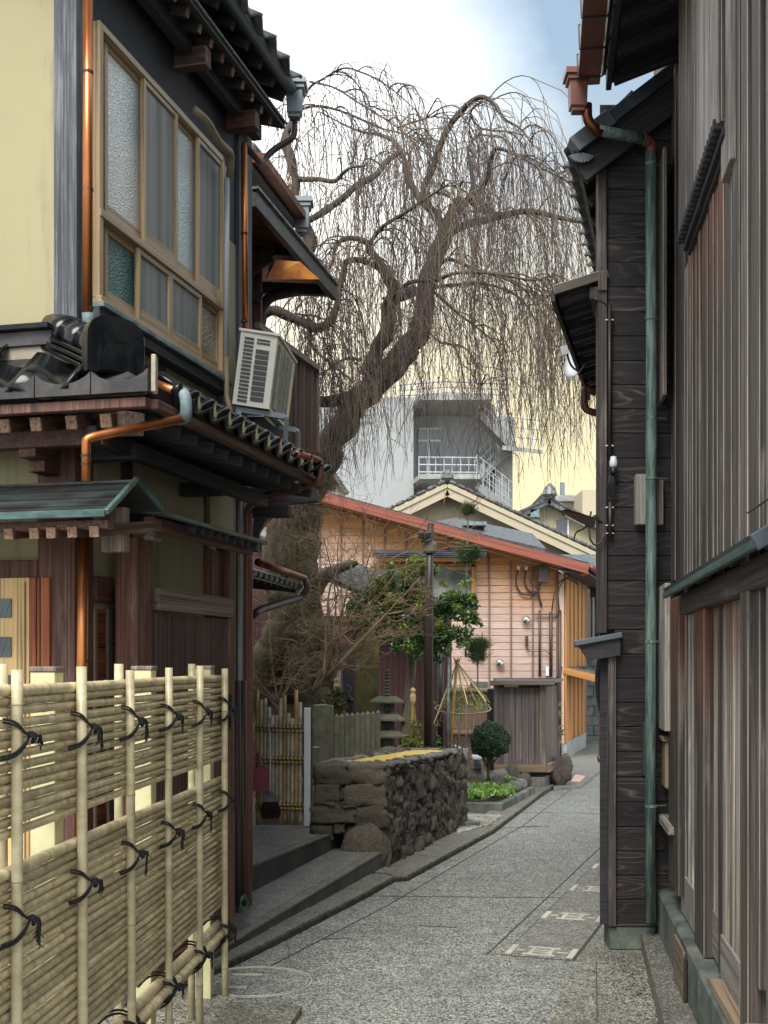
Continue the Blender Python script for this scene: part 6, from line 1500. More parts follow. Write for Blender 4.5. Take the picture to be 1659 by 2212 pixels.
MB().prism([(hx(1195, 42), 42, 0), (hx(1258, 42), 42, 0), (hx(1258, 42), 46, 0), (hx(1195, 42), 46, 0)], (0, 0, hz(1083, 42))).build('wall', 'beige', fh)
fb('parapet', hx(1195, 42), hx(1262, 42), 41.7, 42, hz(1085, 42), hz(1072, 42), 'concrete', fh, vert=False)
fb('sign_board', hx(1212, 42), hx(1222, 42), 42.2, 42.3, hz(1068, 42), hz(1040, 42), 'steel', fh, vert=True)
fb('window', hx(1283, 40), hx(1291, 40), 39.95, 40, hz(1170, 40), hz(1128, 40), 'glass_wall', fh, vert=True)
# white building with balconies and an outside stair
GY = 45.0
def gx(x, Y=GY): return (x - CX) / FPX * Y
def gzz(y, Y=GY): return EYE - (y - HY) / FPX * Y
wb = thing('stair_tower_building', 'pale concrete apartment block with recessed balcony doors and zigzag outside stairs', 'building', (gx(900), GY, 0))
top = gzz(858)
MB().prism([(gx(600), GY, 0), (gx(893), GY, 0), (gx(893), GY + 9, 0), (gx(600), GY + 9, 0)], (0, 0, top)).build('wall', 'white_conc', wb)
MB().prism([(gx(893), GY + 1.6, 0), (gx(1113), GY + 1.6, 0), (gx(1113), GY + 9, 0), (gx(893), GY + 9, 0)], (0, 0, gzz(880))).build('wall', 'white_conc', wb)
MB().prism([(gx(1075), GY + 0.9, 0), (gx(1113), GY + 0.9, 0), (gx(1113), GY + 1.6, 0), (gx(1075), GY + 1.6, 0)], (0, 0, gzz(893))).build('wall', 'white_conc', wb)
# roof slab with angled soffit, balcony slab
for (ya, yb, x1_) in ((880, 868, 1048), (1046, 1036, 1030)):
    z0, z1 = gzz(ya), gzz(yb)
    MB().prism([(gx(893), GY - 0.1, z0), (gx(905), GY - 1.3, z0), (gx(x1_), GY - 1.3, z0), (gx(x1_ + 28), GY + 1.6, z0), (gx(893), GY + 1.6, z0)], (0, 0, z1 - z0)).build('slab', 'concrete', wb)
# door pair on the balcony
dwz0, dwz1 = gzz(1030, GY + 1.6), gzz(925, GY + 1.6)
dw = fb('door', gx(903, GY + 1.6), gx(952, GY + 1.6), GY + 1.5, GY + 1.6, dwz0, dwz1, 'alu', wb)
for a, b in ((904, 923), (930, 951)):
    fb('pane', gx(a, GY + 1.55), gx(b, GY + 1.55), GY + 1.46, GY + 1.5, dwz0 + 0.1, dwz1 - 0.55, 'glass_dk', dw, vert=True); fb('pane', gx(a, GY + 1.55), gx(b, GY + 1.55), GY + 1.46, GY + 1.5, dwz1 - 0.45, dwz1 - 0.08, 'glass_dk', dw, vert=False)
for x_, y_, w_, h_ in ((700, 900, 14, 40), (700, 955, 14, 45)):
    ww = fb('window', gx(x_), gx(x_ + w_ * 1.6), GY - 0.02, GY + 0.02, gzz(y_ + h_), gzz(y_), 'glass_dk', wb); fb('frame', gx(x_ + 8), gx(x_ + 10), GY - 0.05, GY - 0.02, gzz(y_ + h_), gzz(y_), 'alu', ww, vert=True)
def rail(pts, m='pvc', par=wb, r=0.035, n=5, name='handrail'): return tube(name, pts, r, m, par, n)
def gp_(x, y, Y): return P(x, y, Y)
# balcony railing
g = MB()
for y in (988, 1004, 1020):
    g.tube([gp_(905, y, GY - 1.2), gp_(1030, y + 1, GY - 1.2)], 0.03, 5)
for x in range(905, 1035, 18): g.tube([gp_(x, 986, GY - 1.2), gp_(x, 1036, GY - 1.2)], 0.022, 4)
g.build('balcony_rail', 'pvc', wb)
# roof railing
g = MB()
for y in (824, 836, 848): g.tube([gp_(860, y + 8, GY), gp_(893, y + 5, GY - 1.2), gp_(960, y, GY - 1.2), gp_(1100, y + 6, GY)], 0.03, 5)
for x in range(865, 1100, 22): g.tube([gp_(x, 830, GY - .8), gp_(x, 868, GY - .8)], 0.022, 4)
g.build('roof_rail', 'pvc', wb)
# stairs: down from the roof to the right landing, back left, down right again
def flight(x0, y0, x1, y1, n, Y, w=1.0, par=wb, side_up=True):
    a, b = gp_(x0, y0, Y), gp_(x1, y1, Y); d = b - a
    for k in range(n):
        c = a + d * ((k + 0.5) / n); beam('step', c + Vector((0, 0, 0)), c + Vector((0, w, 0)), abs(d.x) / n * 1.15, 0.10, 'acgrey', par, bev=0.01)
    for yy in (0.0, w): beam('stringer', a + Vector((0, yy, -0.12)), b + Vector((0, yy, -0.12)), 0.06, 0.24, 'acgrey', par)
    g = MB()
    for yy in (0.0, w):
        for h in (1.0, 0.65, 0.3): g.tube([a + Vector((0, yy, h)), b + Vector((0, yy, h))], 0.016, 5)
        for k in range(n // 2 + 1): c = a + d * (2 * k / n) + Vector((0, yy, 0)); g.tube([c, c + Vector((0, 0, 1.0))], 0.02, 4)
    g.build('stair_rail', 'pvc', par)['kind'] = 'stuff'
flight(1035, 885, 1110, 962, 12, GY - 0.6)
MB().prism([gp_(1085, 962, GY - 0.8), gp_(1172, 972, GY - 0.8), gp_(1172, 972, GY + 1.5), gp_(1085, 962, GY + 1.5)], (0, 0, -0.16)).build('landing', 'concrete', wb)
g = MB()
for h in (0.35, 0.7, 1.05): g.tube([gp_(1112, 964, GY - 0.7) + Vector((0, 0, h)), gp_(1170, 971, GY - 0.7) + Vector((0, 0, h)), gp_(1170, 971, GY + 1.4) + Vector((0, 0, h))], 0.025, 5)
for x in (1112, 1130, 1150, 1170): g.tube([gp_(x, 967, GY - 0.7), gp_(x, 967, GY - 0.7) + Vector((0, 0, 1.05))], 0.02, 4)
g.build('landing_rail', 'pvc', wb)
flight(1095, 968, 1035, 1030, 10, GY + 0.5)
flight(1030, 1042, 1105, 1100, 11, GY - 1.1)
# small pale gable at far left behind the trunk
sg = thing('pale_small_gable', 'small pale house gable with a louvred vent behind the trunk', 'house', (hx(715, 26), 26, 0))
a, b, c = P(700, 1070, 26), P(718, 1024, 26), P(745, 1068, 26)
MB().prism([(hx(640, 26), 26, 0), (hx(745, 26), 26, 0), c, b, (hx(640, 26), 26, P(0, 1100, 26).z)], (0, 3, 0)).build('wall', 'cream', sg)
beam('verge', b + Vector((-0.02, -0.1, 0.06)), c + Vector((0.05, -0.1, 0.0)), 0.2, 0.10, 'tile_grey', sg); beam('verge', b + Vector((0.02, -0.1, 0.06)), P(690, 1075, 25.9), 0.2, 0.1, 'tile_grey', sg)
for k in range(4): fb('louvre', hx(712 + k * 3.2, 25.9), hx(714 + k * 3.2, 25.9), 25.95, 26.0, hz(1060, 26), hz(1044, 26), 'dkbrown', sg, vert=True)
# green haze of a far wooded ridge low behind everything
def hills():
    V = []; F = []; n = 60
    for i in range(n + 1):
        a = -0.5 + i / n; X = a * 420
        hgt = 7.5 + 3.5 * mnoise.noise(Vector((a * 6, 1, 0))) + 1.0 * mnoise.noise(Vector((a * 21, 4, 0)))
        V += [(X, 240, -1), (X, 240, hgt), (X, 300, hgt * 1.2), (X, 330, -1)]
    for i in range(n):
        for j in range(3): a = i * 4 + j; F.append((a, a + 4, a + 5, a + 1))
    o = link('hill', mesh_of('hill', V, F, M['olive'])); o['kind'] = 'structure'
hills()

# ================================================================ SECOND LEFT HOUSE (behind the corner house)
bh_ = thing('rear_timber_house', 'dark rear house with slatted balcony, curved bracket and copper awning left of the cherry', 'house', LF.w(UE + 1.2, 0, 0))
MB().prism([(-1.20, 7.7, 0), (-1.20, 10.6, 0), (-5, 10.6, 0), (-5, 8.5, 0)], (0, 0, 5.0)).build('wall_core', 'darkwood', bh_)
# tiled eave seen end-on with hopper
TY0, TY1 = 9.3, 11.6
a, b = P(546, 335, TY0), P(640, 458, TY1)
dd = (b - a); fl = Vector((-1, 0.25, 0.35))
slab('roof', [a, b, b + fl * 1.4, a + fl * 1.4], 0.08, 'tile_edge', bh_)
n = 9
for k in range(n):
    c = a.lerp(b, (k + 0.3) / n) + Vector((0.0, 0, 0.02)); beam('eave_tile', c + Vector((0.03, 0, 0.02)), c + fl * 0.4 + Vector((0, 0, 0.06)), 0.19, 0.075, 'tile_grey', bh_, bev=0.02)
beam('gutter', a + Vector((0.05, -0.05, -0.04)), b + Vector((0.05, 0, -0.04)), 0.10, 0.07, 'copper_dk', bh_)
beam('eave_soffit', a + Vector((-0.15, 0, -0.10)), b + Vector((-0.15, 0, -0.12)), 0.3, 0.05, 'soffit', bh_)
hopper(P(652, 432, TY1), 1.5, 'steel', bh_)
pipe([P(648, 490, TY1), P(640, 520, TY1), P(600, 545, TY1 + 0.2)], 0.035, 'dkbrown', bh_, 'eave_pipe', 0.1)
# long awning rafter, copper sheeting and curved bracket
AY0, AY1 = 8.3, 10.2
r0_, r1_ = P(546, 428, AY0), P(722, 634, AY1)
beam('awning_edge', r0_, r1_, 0.05, 0.12, 'tile_edge', bh_); beam('awning_trim', r0_ + Vector((0.02, -0.02, 0.065)), r1_ + Vector((0.02, -0.02, 0.065)), 0.05, 0.02, 'tile_grey', bh_)
slab('copper_lining', [P(575, 604, 9.0), P(690, 604, 9.05), P(648, 566, 9.0), P(596, 562, 9.0)], 0.01, 'copper_bright', bh_)
slab('awning_roof', [r0_ + Vector((0, 0, 0.07)), r1_ + Vector((0, 0, 0.07)), r1_ + Vector((-1.3, 0.3, 0.2)), r0_ + Vector((-0.9, 0.3, 0.2))], 0.02, 'copper_dk', bh_)
bA = P(546, 618, 9.9)
beam('awning_beam', P(560, 622, 9.9), P(722, 628, AY1), 0.07, 0.09, 'darkwood', bh_)
MB().tube(bend([P(560, 690, 9.9), P(563, 665, 9.9), P(585, 640, 9.9), P(640, 628, 9.95)], 0.4, 8), 0.045, 8).build('curved_bracket', 'darkwood', bh_, smooth=True)
slab('copper_lining', [P(575, 598, 9.95), P(688, 606, 10.0), P(645, 562, 10.0), P(590, 562, 10.0)], 0.01, 'copper_bright', bh_)
slab('copper_lining', [P(548, 500, 9.2), P(600, 520, 9.4), P(640, 560, 10.4), P(560, 575, 10.4)], 0.01, 'copper_dk', bh_)
for x, y in ((590, 490), (620, 545)): beam('awning_beam', P(548, y - 5, 9.5), P(x + 10, y, 9.3), 0.04, 0.06, 'darkwood', bh_)
beam('post', P(552, 720, 9.6), P(552, 560, 9.6), 0.10, 0.10, 'postwood', bh_); beam('beam', P(546, 640, 9.5), P(566, 645, 9.5), 0.05, 0.08, 'darkwood', bh_)
for k in range(4): beam('tie_rod', P(546, 590 + 0, 9.3) + Vector((0, 0, 0.04 * k)), P(590, 560, 9.3) + Vector((0, 0, 0.04 * k)), 0.02, 0.03, 'darkwood', bh_)
# balcony with vertical slats
bp0, bp1 = P(600, 745, 8.1), P(685, 797, 8.6)
bl0, bl1 = P(600, 960, 8.1), P(685, 985, 8.6)
beam('balcony_cap', P(555, 703, 7.9), bp1, 0.05, 0.045, 'capwood', bh_)
for k in range(15):
    t = k / 14; a = P(560 + 122 * t, 712 + 90 * t, 7.9 + 0.7 * t); b = P(560 + 122 * t, 945 + 42 * t, 7.9 + 0.7 * t)
    beam('slat', b, a, 0.011, 0.03, 'dkbrown' if k % 2 else 'postwood', bh_, up=(1, 0, 0), bev=0.002)
beam('balcony_post', P(684, 990, 8.62), P(684, 795, 8.62), 0.04, 0.05, 'capwood', bh_); beam('balcony_rail', bl0, bl1, 0.05, 0.05, 'postwood', bh_)
g = MB()   # curved corbel under the balcony
pts = [P(556, 1190, 8.4), P(560, 1150, 8.4), P(580, 1112, 8.4), P(620, 1088, 8.4), P(680, 1082, 8.4), P(686, 1082, 8.4), P(686, 1045, 8.4), P(600, 1060, 8.4), P(548, 1110, 8.4), P(544, 1190, 8.4)]
g.prism(pts, (0, 0.09, 0)).build('curved_corbel', 'darkwood', bh_)
MB().prism([P(540, 1030, 8.75), P(612, 1030, 8.75), P(600, 1088, 8.75), P(540, 1110, 8.75)], (0, 0.05, 0)).build('corbel_board', 'darkwood', bh_)
slab('balcony_floor', [P(540, 1050, 8.2), P(690, 1020, 8.7), P(690, 1020, 8.7) + Vector((-0.9, 0.6, 0)), P(540, 1050, 8.2) + Vector((-0.9, 0.6, 0))], 0.06, 'darkwood', bh_)
# lower small tiled eave with gutter and elbow at mid height
e0, e1 = P(540, 1232, 9.0), P(650, 1264, 10.4)
slab('lower_roof', [e0, e1, e1 + Vector((-0.9, 0.2, 0.22)), e0 + Vector((-0.6, 0.2, 0.22))], 0.05, 'tile_grey', bh_)
for k in range(10):
    c = e0.lerp(e1, (k + 0.5) / 10); beam('eave_tile', c + Vector((0.02, 0, -0.02)), c + Vector((-0.3, 0.05, 0.09)), 0.12, 0.05, 'tile_grey', bh_, bev=0.015)
tube('gutter', [e0 + Vector((0.06, 0, 0.06)), e1 + Vector((0.03, 0, 0.06))], 0.03, 'copper_dk', bh_, 8)
pipe([e1 + Vector((0.03, 0, 0.05)), e1 + Vector((0.06, 0, -0.02)), P(650, 1290, 10.4), P(560, 1318, 9.6), P(545, 1330, 9.5)], 0.03, 'dkbrown', bh_, 'eave_pipe', 0.08)
for k in range(8): c = e0.lerp(e1, (k + 0.5) / 8) + Vector((-0.02, 0, -0.05)); beam('rafter', c, c + Vector((-0.4, 0.05, 0.04)), 0.03, 0.04, 'darkwood', bh_)
MB().prism([P(500, 1300, 14.0), P(616, 1310, 14.3), P(616, 1700, 14.3), P(500, 1700, 14.0)], (-0.1, 0.3, 0)).build('maroon_wall', 'maroon', bh_)
# ================================================================ DRY STONE WALL
def blockmesh(name, m, seed, amt=1.0):
    bm = bmesh.new(); bmesh.ops.create_cube(bm, size=2.0); bmesh.ops.subdivide_edges(bm, edges=bm.edges[:], cuts=7, use_grid_fill=True); off = Vector((seed * 2.3, seed * 4.1, seed))
    for v in bm.verts:
        c = v.co.copy(); k = max(abs(c.x), abs(c.y), abs(c.z)); s = c.normalized() * k * 1.18
        c = c.lerp(s, 0.20 if (abs(c.x) > .7) + (abs(c.y) > .7) + (abs(c.z) > .7) > 1 else 0.07)
        n = mnoise.noise(c * 1.1 + off) * 0.16 + mnoise.noise(c * 3.3 + off) * 0.08 + mnoise.noise(c * 8 + off) * 0.04
        v.co = c * (1 + n * amt)
    me = bpy.data.meshes.new(name); bm.to_mesh(me); bm.free(); me.materials.append(M[m]); me.polygons.foreach_set('use_smooth', [True] * len(me.polygons)); return me
sw = thing('stone_wall', 'low dry stone wall of dark volcanic stones with a mossy yellow top', 'stone wall', (0.0, 9.3, 0))
WF = Frame((0.03, 9.22), 0.31, 1); WL = 2.42; H0, H1 = 0.83, 0.775
cube_core = MB().prism([WF.w(0.08, -0.06, 0.0), WF.w(WL - 0.06, -0.06, 0.0), WF.w(WL - 0.06, -0.50, 0.0), WF.w(0.08, -0.50, 0.0)], (0, 0, 0.76)).build('rubble_core', 'soil', sw)
stone_meshes = [rockmesh('stone', 1, 1, 1, 'rock' if s % 4 else 'rock_lt', s, 3, 0.42, 0.35 + 0.15 * (s % 3)) for s in range(6)] + [blockmesh('stone', 'rock' if s % 3 else 'rock_lt', s + 400, 1.9) for s in range(10)]
stone_lt = [blockmesh('stone', 'rock_lt', s + 40, 1.5) for s in range(8)]
def put_stone(c, sx, sy, sz, rz, meshes, par, tilt=0.25, name='stone'):
    me = meshes[rnd.randrange(len(meshes))]
    mx = Matrix.Translation(c) @ Matrix.Rotation(rz, 4, 'Z') @ Matrix.Rotation(rnd.uniform(-tilt, tilt), 4, 'Y') @ Matrix.Rotation(rnd.choice((0, math.pi)) + rnd.uniform(-0.15, 0.15), 4, 'X') @ Matrix.Diagonal((sx, sy, sz, 1))
    return link(name, me, mx, par)
angW = math.atan2(WF.U.y, WF.U.x)
# street face: courses of upright and round field stones
z = 0.02; row = 0
while z < 0.80:
    h = rnd.uniform(0.115, 0.15) if row else 0.14; u = -0.02 - 0.05 * (row % 2)
    while u < WL - 0.02:
        w = rnd.uniform(0.10, 0.17); top = H0 + (H1 - H0) * u / WL
        if z + h * 0.5 < top - 0.01:
            hh = min(h, top - z)
            put_stone(WF.w(u + w / 2, -0.055 + rnd.uniform(-0.018, 0.018) - 0.02 * z, z + hh / 2 + rnd.uniform(-0.01, 0.01)), w * 0.50, 0.075, hh * rnd.uniform(0.50, 0.60), angW, stone_meshes, sw)
        u += w
    z += h * 0.93; row += 1
# front end: squared blocks laid in courses and one big boulder
def fstone(x0, x1, y0, y1, m=None, v=0.10, Y=9.20):
    a, b = P(x0, y1, Y), P(x1, y0, Y); c = (a + b) / 2 + Vector((0, 0.05, 0))
    return put_stone(c, abs(b.x - a.x) * 0.53, v, abs(b.z - a.z) * 0.56, 0.0, m or stone_lt, sw, 0.03)
for q in ((682, 753, 1652, 1690), (755, 836, 1652, 1690), (682, 735, 1692, 1730), (737, 745, 1700, 1722), (747, 832, 1692, 1738), (676, 765, 1742, 1778), (767, 836, 1740, 1784), (736, 770, 1730, 1743), (672, 720, 1782, 1812), (700, 735, 1730, 1742), (722, 745, 1782, 1800), (676, 700, 1808, 1830)):
    fstone(*q)
bo = fstone(738, 838, 1782, 1890, [rockmesh('boulder', 1, 1, 1, 'rock_lt', 77, 3, 0.12, 0.4)], 0.16); bo.name = 'boulder'
fstone(815, 842, 1850, 1888, stone_meshes, 0.08)
# far end and the garden side
for k in range(18):
    z = 0.05 + (k % 6) * 0.13; v = -0.05 - (k // 6) * 0.17; put_stone(WF.w(WL - 0.03, v, z), 0.085, 0.09, 0.075, angW, stone_meshes, sw)
for k in range(70):
    z = 0.06 + (k % 6) * 0.135; u = 0.1 + (k // 6) * 0.20; put_stone(WF.w(u, -0.52, z), 0.11, 0.08, 0.075, angW, stone_meshes, sw)
# capping: flat grey slabs round the edge, moss in the middle
cap_m = [rockmesh('capstone', 1, 1, 1, 'slate', s + 90, 2, 0.22, 0.8) for s in range(4)]
for k in range(17):
    u = 0.06 + k * 0.145; top = H0 + (H1 - H0) * u / WL
    for v in (-0.05, -0.52): put_stone(WF.w(u, v + rnd.uniform(-0.02, 0.02), top - 0.012), 0.082, 0.065, 0.024, angW, cap_m, sw, 0.05, 'capstone')
for v in (-0.15, -0.28, -0.41): put_stone(WF.w(WL - 0.05, v, H1 - 0.012), 0.08, 0.08, 0.024, angW, cap_m, sw, 0.05, 'capstone'); put_stone(WF.w(0.04, v, H0 - 0.014), 0.08, 0.08, 0.024, angW, cap_m, sw, 0.05, 'capstone')
V = []; F = []; nu, nv = 40, 10
for i in range(nu + 1):
    for j in range(nv + 1):
        u = 0.10 + (WL - 0.14) * i / nu; v = -0.07 - 0.42 * j / nv; e = min(i, nu - i, (j) * 2.0, (nv - j) * 2.0)
        top = H0 + (H1 - H0) * u / WL; V.append(WF.w(u, v, top - 0.02 + 0.022 * min(1, e / 3) + 0.010 * mnoise.noise(Vector((u * 9, v * 9, 0)))))
for i in range(nu):
    for j in range(nv): a = i * (nv + 1) + j; F.append((a, a + nv + 1, a + nv + 2, a + 1))
MB().add(V, F).build('moss_top', 'lichen', sw, smooth=True)

# ================================================================ BAMBOO SCREEN, WHITE POST, DUSTPAN, BROOM
BY = 9.75; zb_ = 0.31
bs = thing('bamboo_screen', 'stepped screen of upright grey and golden bamboo tied to three split rails', 'screen', P(605, 1785, BY))
hgt = {0: 1490, 1: 1511, 2: 1508, 3: 1528, 4: 1545, 5: 1545, 6: 1508, 7: 1502, 8: 1540, 9: 1552, 10: 1490, 11: 1517}
for k in range(12):
    x = 556 + k * 8.4; gold = k in (0, 7, 10)
    r = 0.0145; p0, p1 = P(x, 1782, BY), P(x, hgt[k], BY)
    cane('cane', p0, p1, r, 'bamboo_gold' if gold else 'bamboo_grey', bs, 0.16, 8)
for y in (1573, 1641, 1741):
    for dy, off in ((-4, -0.022), (4, -0.022), (-2, 0.022)): cane('cross_rail', P(551, y + dy, BY + off), P(657, y + dy + 3, BY + off), 0.011, 'bamboo_gold', bs, 0.2, 8)
    g = MB()
    for k in range(12):
        x = 560 + k * 8.4
        g.tube([P(x - 2, y - 8, BY - 0.036), P(x + 3, y + 10, BY - 0.036)], 0.0035, 4)
    g.build('lashing', 'rope', bs)
wp = beam('white_post', P(664, 1784, BY - 0.02), P(664, 1529, BY - 0.02), 0.052, 0.05, 'alu', None, up=(0, -1, 0), bev=0.003)
tag(wp, 'plain white metal post at the right edge of the bamboo screen', 'post')
dpn = thing('dustpan', 'faded red plastic dustpan hanging on the bamboo screen', 'dustpan', P(560, 1680, BY - 0.08))
Yd = BY - 0.07
body = [(537, 1668), (539, 1661), (545, 1657), (575, 1657), (581, 1662), (582, 1670), (582, 1710), (537, 1710)]
MB().prism([P(x, y, Yd) for x, y in body[::-1]], (0, 0.018, 0)).build('pan', 'pinkplastic', dpn)
MB().prism([P(x, y, Yd - 0.045) for x, y in ((539, 1684), (580, 1684), (582, 1710), (537, 1710))][::-1], (0, 0.045, 0)).build('pan_lip', 'pinkplastic', dpn)
MB().tube([P(559, 1658, Yd), P(558, 1645, Yd), P(558, 1626, Yd)], [0.013, 0.011, 0.009], 8).build('handle', 'pinkplastic', dpn)
MB().tube(bend([P(558, 1630, Yd), P(554, 1624, Yd), P(558, 1618, Yd), P(562, 1626, Yd)], 0.01), 0.002, 5).build('hook', 'black', dpn)
brm = thing('hand_broom', 'brown bristle broom with blue collar hanging from an S hook', 'broom', P(585, 1700, BY - 0.08))
MB().tube([P(584, 1582, Yd), P(584, 1708, Yd)], 0.006, 8).build('handle', 'alu', brm)
MB().prism([P(580, 1708, Yd - .01), P(588, 1708, Yd - .01), P(596, 1724, Yd - .01), P(600, 1732, Yd - .01), P(570, 1732, Yd - .01), P(574, 1722, Yd - .01)][::-1], (0, 0.03, 0)).build('collar', 'verdi_pale', brm)
g = MB()
for k in range(240):
    a = rnd.uniform(-1, 1); x0 = 585 + a * 14; g.tube([P(x0, 1730, Yd + rnd.uniform(-.01, .02)), P(585 + a * 22 + rnd.gauss(0, 1), 1750, Yd + rnd.uniform(-.02, .03)), P(585 + a * 17 + rnd.gauss(0, 2), 1764 + rnd.uniform(-5, 6), Yd + rnd.uniform(-.02, .03))], 0.0018, 3, False)
g.build('bristles', 'bristle', brm)
MB().tube(bend([P(584, 1584, Yd), P(579, 1578, Yd), P(585, 1565, Yd), P(589, 1552, Yd), P(583, 1543, Yd), P(580, 1550, Yd)], 0.02), 0.003, 6).build('hook', 'alu', brm)

# ================================================================ GRANITE FENCE
gf = thing('granite_fence', 'mossy granite post fence with a thick end post behind the stone wall', 'stone fence', P(740, 1750, 11.3))
def gpost(x0, x1, y0, y1, Y, d, nm='post', peak=True):
    a, b = (x0 - CX) / FPX * Y, (x1 - CX) / FPX * Y; zt_ = EYE - (y0 - HY) / FPX * Y; pk = 0.03 if peak else 0.012
    V = [(a, Y, 0), (b, Y, 0), (b, Y + d, 0), (a, Y + d, 0), (a, Y, zt_ - pk), (b, Y, zt_ - pk), (b, Y + d, zt_ - pk), (a, Y + d, zt_ - pk), ((a + b) / 2, Y + d / 2, zt_)]
    MB().add(V, [(0, 1, 2, 3), (0, 1, 5, 4), (1, 2, 6, 5), (2, 3, 7, 6), (3, 0, 4, 7), (4, 5, 8), (5, 6, 8), (6, 7, 8), (7, 4, 8)]).build(nm, 'granite', gf)
gpost(675, 710, 1521, 1760, 10.9, 0.16, 'end_post', False); gpost(708, 720, 1523, 1760, 11.05, 0.12, 'end_post', False)
for k in range(9): gpost(722 + k * 11.2, 732 + k * 11.2, 1541 - k * 0.9 + (k % 2), 1760, 11.1 + k * 0.10, 0.13)
gpost(675, 690, 1612, 1700, 10.6, 0.1, 'stub', False)


# ================================================================ GARDEN OBJECTS
# stele
st = MB(); Y = 13.4
st.prism([P(769, 1780, Y), P(769, 1372, Y), P(775, 1365, Y), P(792, 1357, Y), P(812, 1362, Y), P(818, 1372, Y), P(818, 1780, Y)], (0, 0.18, 0))
tag(st.build('stone_monument', 'stele'), 'tall mossy stone slab monument standing among the trees', 'monument')
sg_ = thing('crane_ornament', 'small dark bird shaped garden ornament between trunk and monument', 'ornament', P(755, 1530, 13))
MB().tube(bend([P(752, 1480, 13), P(758, 1487, 13), P(752, 1500, 13), P(756, 1512, 13)], 0.03), 0.012, 6).build('neck', 'steel', sg_)
MB().tube([P(748, 1514, 13), P(756, 1510, 13), P(764, 1516, 13)], [0.01, 0.04, 0.012], 8).build('body', 'black', sg_)
for x in (753, 759): MB().tube([P(x, 1516, 13), P(x, 1540, 13)], 0.006, 5).build('leg', 'black', sg_)
MB().tube([P(748, 1482, 13), P(753, 1480, 13)], [0.006, 0.014], 6).build('head', 'steel', sg_)
# stone lantern pagoda
lt = thing('stone_pagoda', 'small weathered stone pagoda lantern with stacked flared roofs', 'stone lantern', P(845, 1640, 12.6))
LY = 12.9; lcx = P(836, 1600, LY).x
def slabz(r, z0, z1, nm, m='granite', n=4, flare=1.0):
    V = []; F = []
    prof = [(r, z0), (r * 1.0, z0 + (z1 - z0) * 0.25), (r * 0.55, z1)] if flare else [(r, z0), (r, z1)]
    for rr, z in prof:
        for j in range(n):
            a = math.pi / 4 + 2 * math.pi * j / n; V.append((lcx + rr * 1.35 * math.cos(a), LY + rr * 1.35 * math.sin(a), z))
    for i in range(len(prof) - 1):
        for j in range(n): F.append((i * n + j, i * n + (j + 1) % n, (i + 1) * n + (j + 1) % n, (i + 1) * n + j))
    F += [tuple(range(n - 1, -1, -1)), tuple(range((len(prof) - 1) * n, len(prof) * n))]
    MB().add(V, F).build(nm, m, lt)
for (yb, yt, r) in ((1518, 1504, 0.19), (1556, 1541, 0.20), (1592, 1577, 0.22), (1625, 1612, 0.24)):
    slabz(r, P(0, yb, LY).z, P(0, yt, LY).z, 'roof')
for (yb, yt) in ((1541, 1518), (1577, 1556), (1612, 1592), (1660, 1625)): slabz(0.085, P(0, yb, LY).z, P(0, yt, LY).z + 0.005, 'chamber', 'slate', 4, 0); 
for (yb, yt) in ((1536, 1524), (1572, 1560)): fb('opening', lcx - 0.03, lcx + 0.03, LY - 0.13, LY - 0.084, P(0, yb, LY).z, P(0, yt, LY).z, 'black', lt, vert=True)
for k in range(8): MB().add(*lathe([(0.02, 0), (0.035, 0.018), (0.02, 0.036)], 8, (lcx, LY, P(0, 1504, LY).z + 0.036 * k))).build('finial_ring', 'granite', lt)
# dark pole with floodlights
pl = thing('dark_pole', 'dark brown pole with two small floodlights near its top', 'pole', P(926, 1640, 12.0))
tube('pole', [P(926, 1700, 12.0), P(926, 1300, 12.0), P(930, 1131, 12.0)], [0.046, 0.044, 0.036], 'dkbrown', pl, 12)
MB().add(*lathe([(0.06, 0.0), (0.072, 0.02), (0.072, 0.09), (0.05, 0.12)], 12, P(928, 1195, 12.0))).build('collar', 'granite', pl)
for dx_, dy_ in ((-14, 0), (-6, 4), (2, 0)):
    c = P(924 + dx_, 1163 + dy_, 11.9); MB().add(*lathe([(0.012, 0), (0.03, 0.01), (0.034, 0.05), (0.015, 0.06)], 10, c)).build('floodlight', 'dkbrown', pl)
MB().tube([P(910, 1168, 11.9), P(930, 1175, 11.95)], 0.008, 6).build('arm', 'dkbrown', pl)
# second slim dark post and teal garden pole
sp_ = tube('thin_dark_post', [P(951, 1640, 14.0), P(953, 1380, 14.0)], 0.035, 'black', None, 8); tag(sp_, 'slim black post in the planting right of the dark pole', 'post')
gpz = tube('pale_green_pole', [P(966, 1640, 12.6), P(970, 1420, 12.6)], 0.013, 'verdi_pale', None, 8); tag(gpz, 'pale green weathered pole standing left of the straw ropes', 'pole')
# maroon shed wall behind the garden, its tiled roof and openings
ms = thing('maroon_outbuilding', 'low maroon boarded outbuilding with tiled roof behind the garden trees', 'outbuilding', P(860, 1600, 16.5))
MY = 16.5
for k in range(24):
    x0 = 700 + k * 11.5; fb('board', hx(x0, MY), hx(x0 + 11, MY), MY, MY + 0.03, 0.05, P(0, 1330, MY).z, 'maroon', ms, vert=True)
MB().prism([(hx(700, MY), MY + .04, 0), (hx(975, MY), MY + .04, 0), (hx(975, MY), MY + 2.2, 0), (hx(700, MY), MY + 2.2, 0)], (0, 0, 2.2)).build('wall_core', 'maroon', ms)
ra, rb = P(690, 1236, 15.8), P(905, 1330, 15.8)
slab('roof', [ra, rb, rb + Vector((0.3, 2.6, 0.35)), ra + Vector((0.3, 2.6, 0.35))], 0.07, 'tile_grey', ms)
tilerows(ms, ra, ra + Vector((0.3, 2.6, 0.35)), rb + Vector((0.3, 2.6, 0.35)), rb, 16, 8)
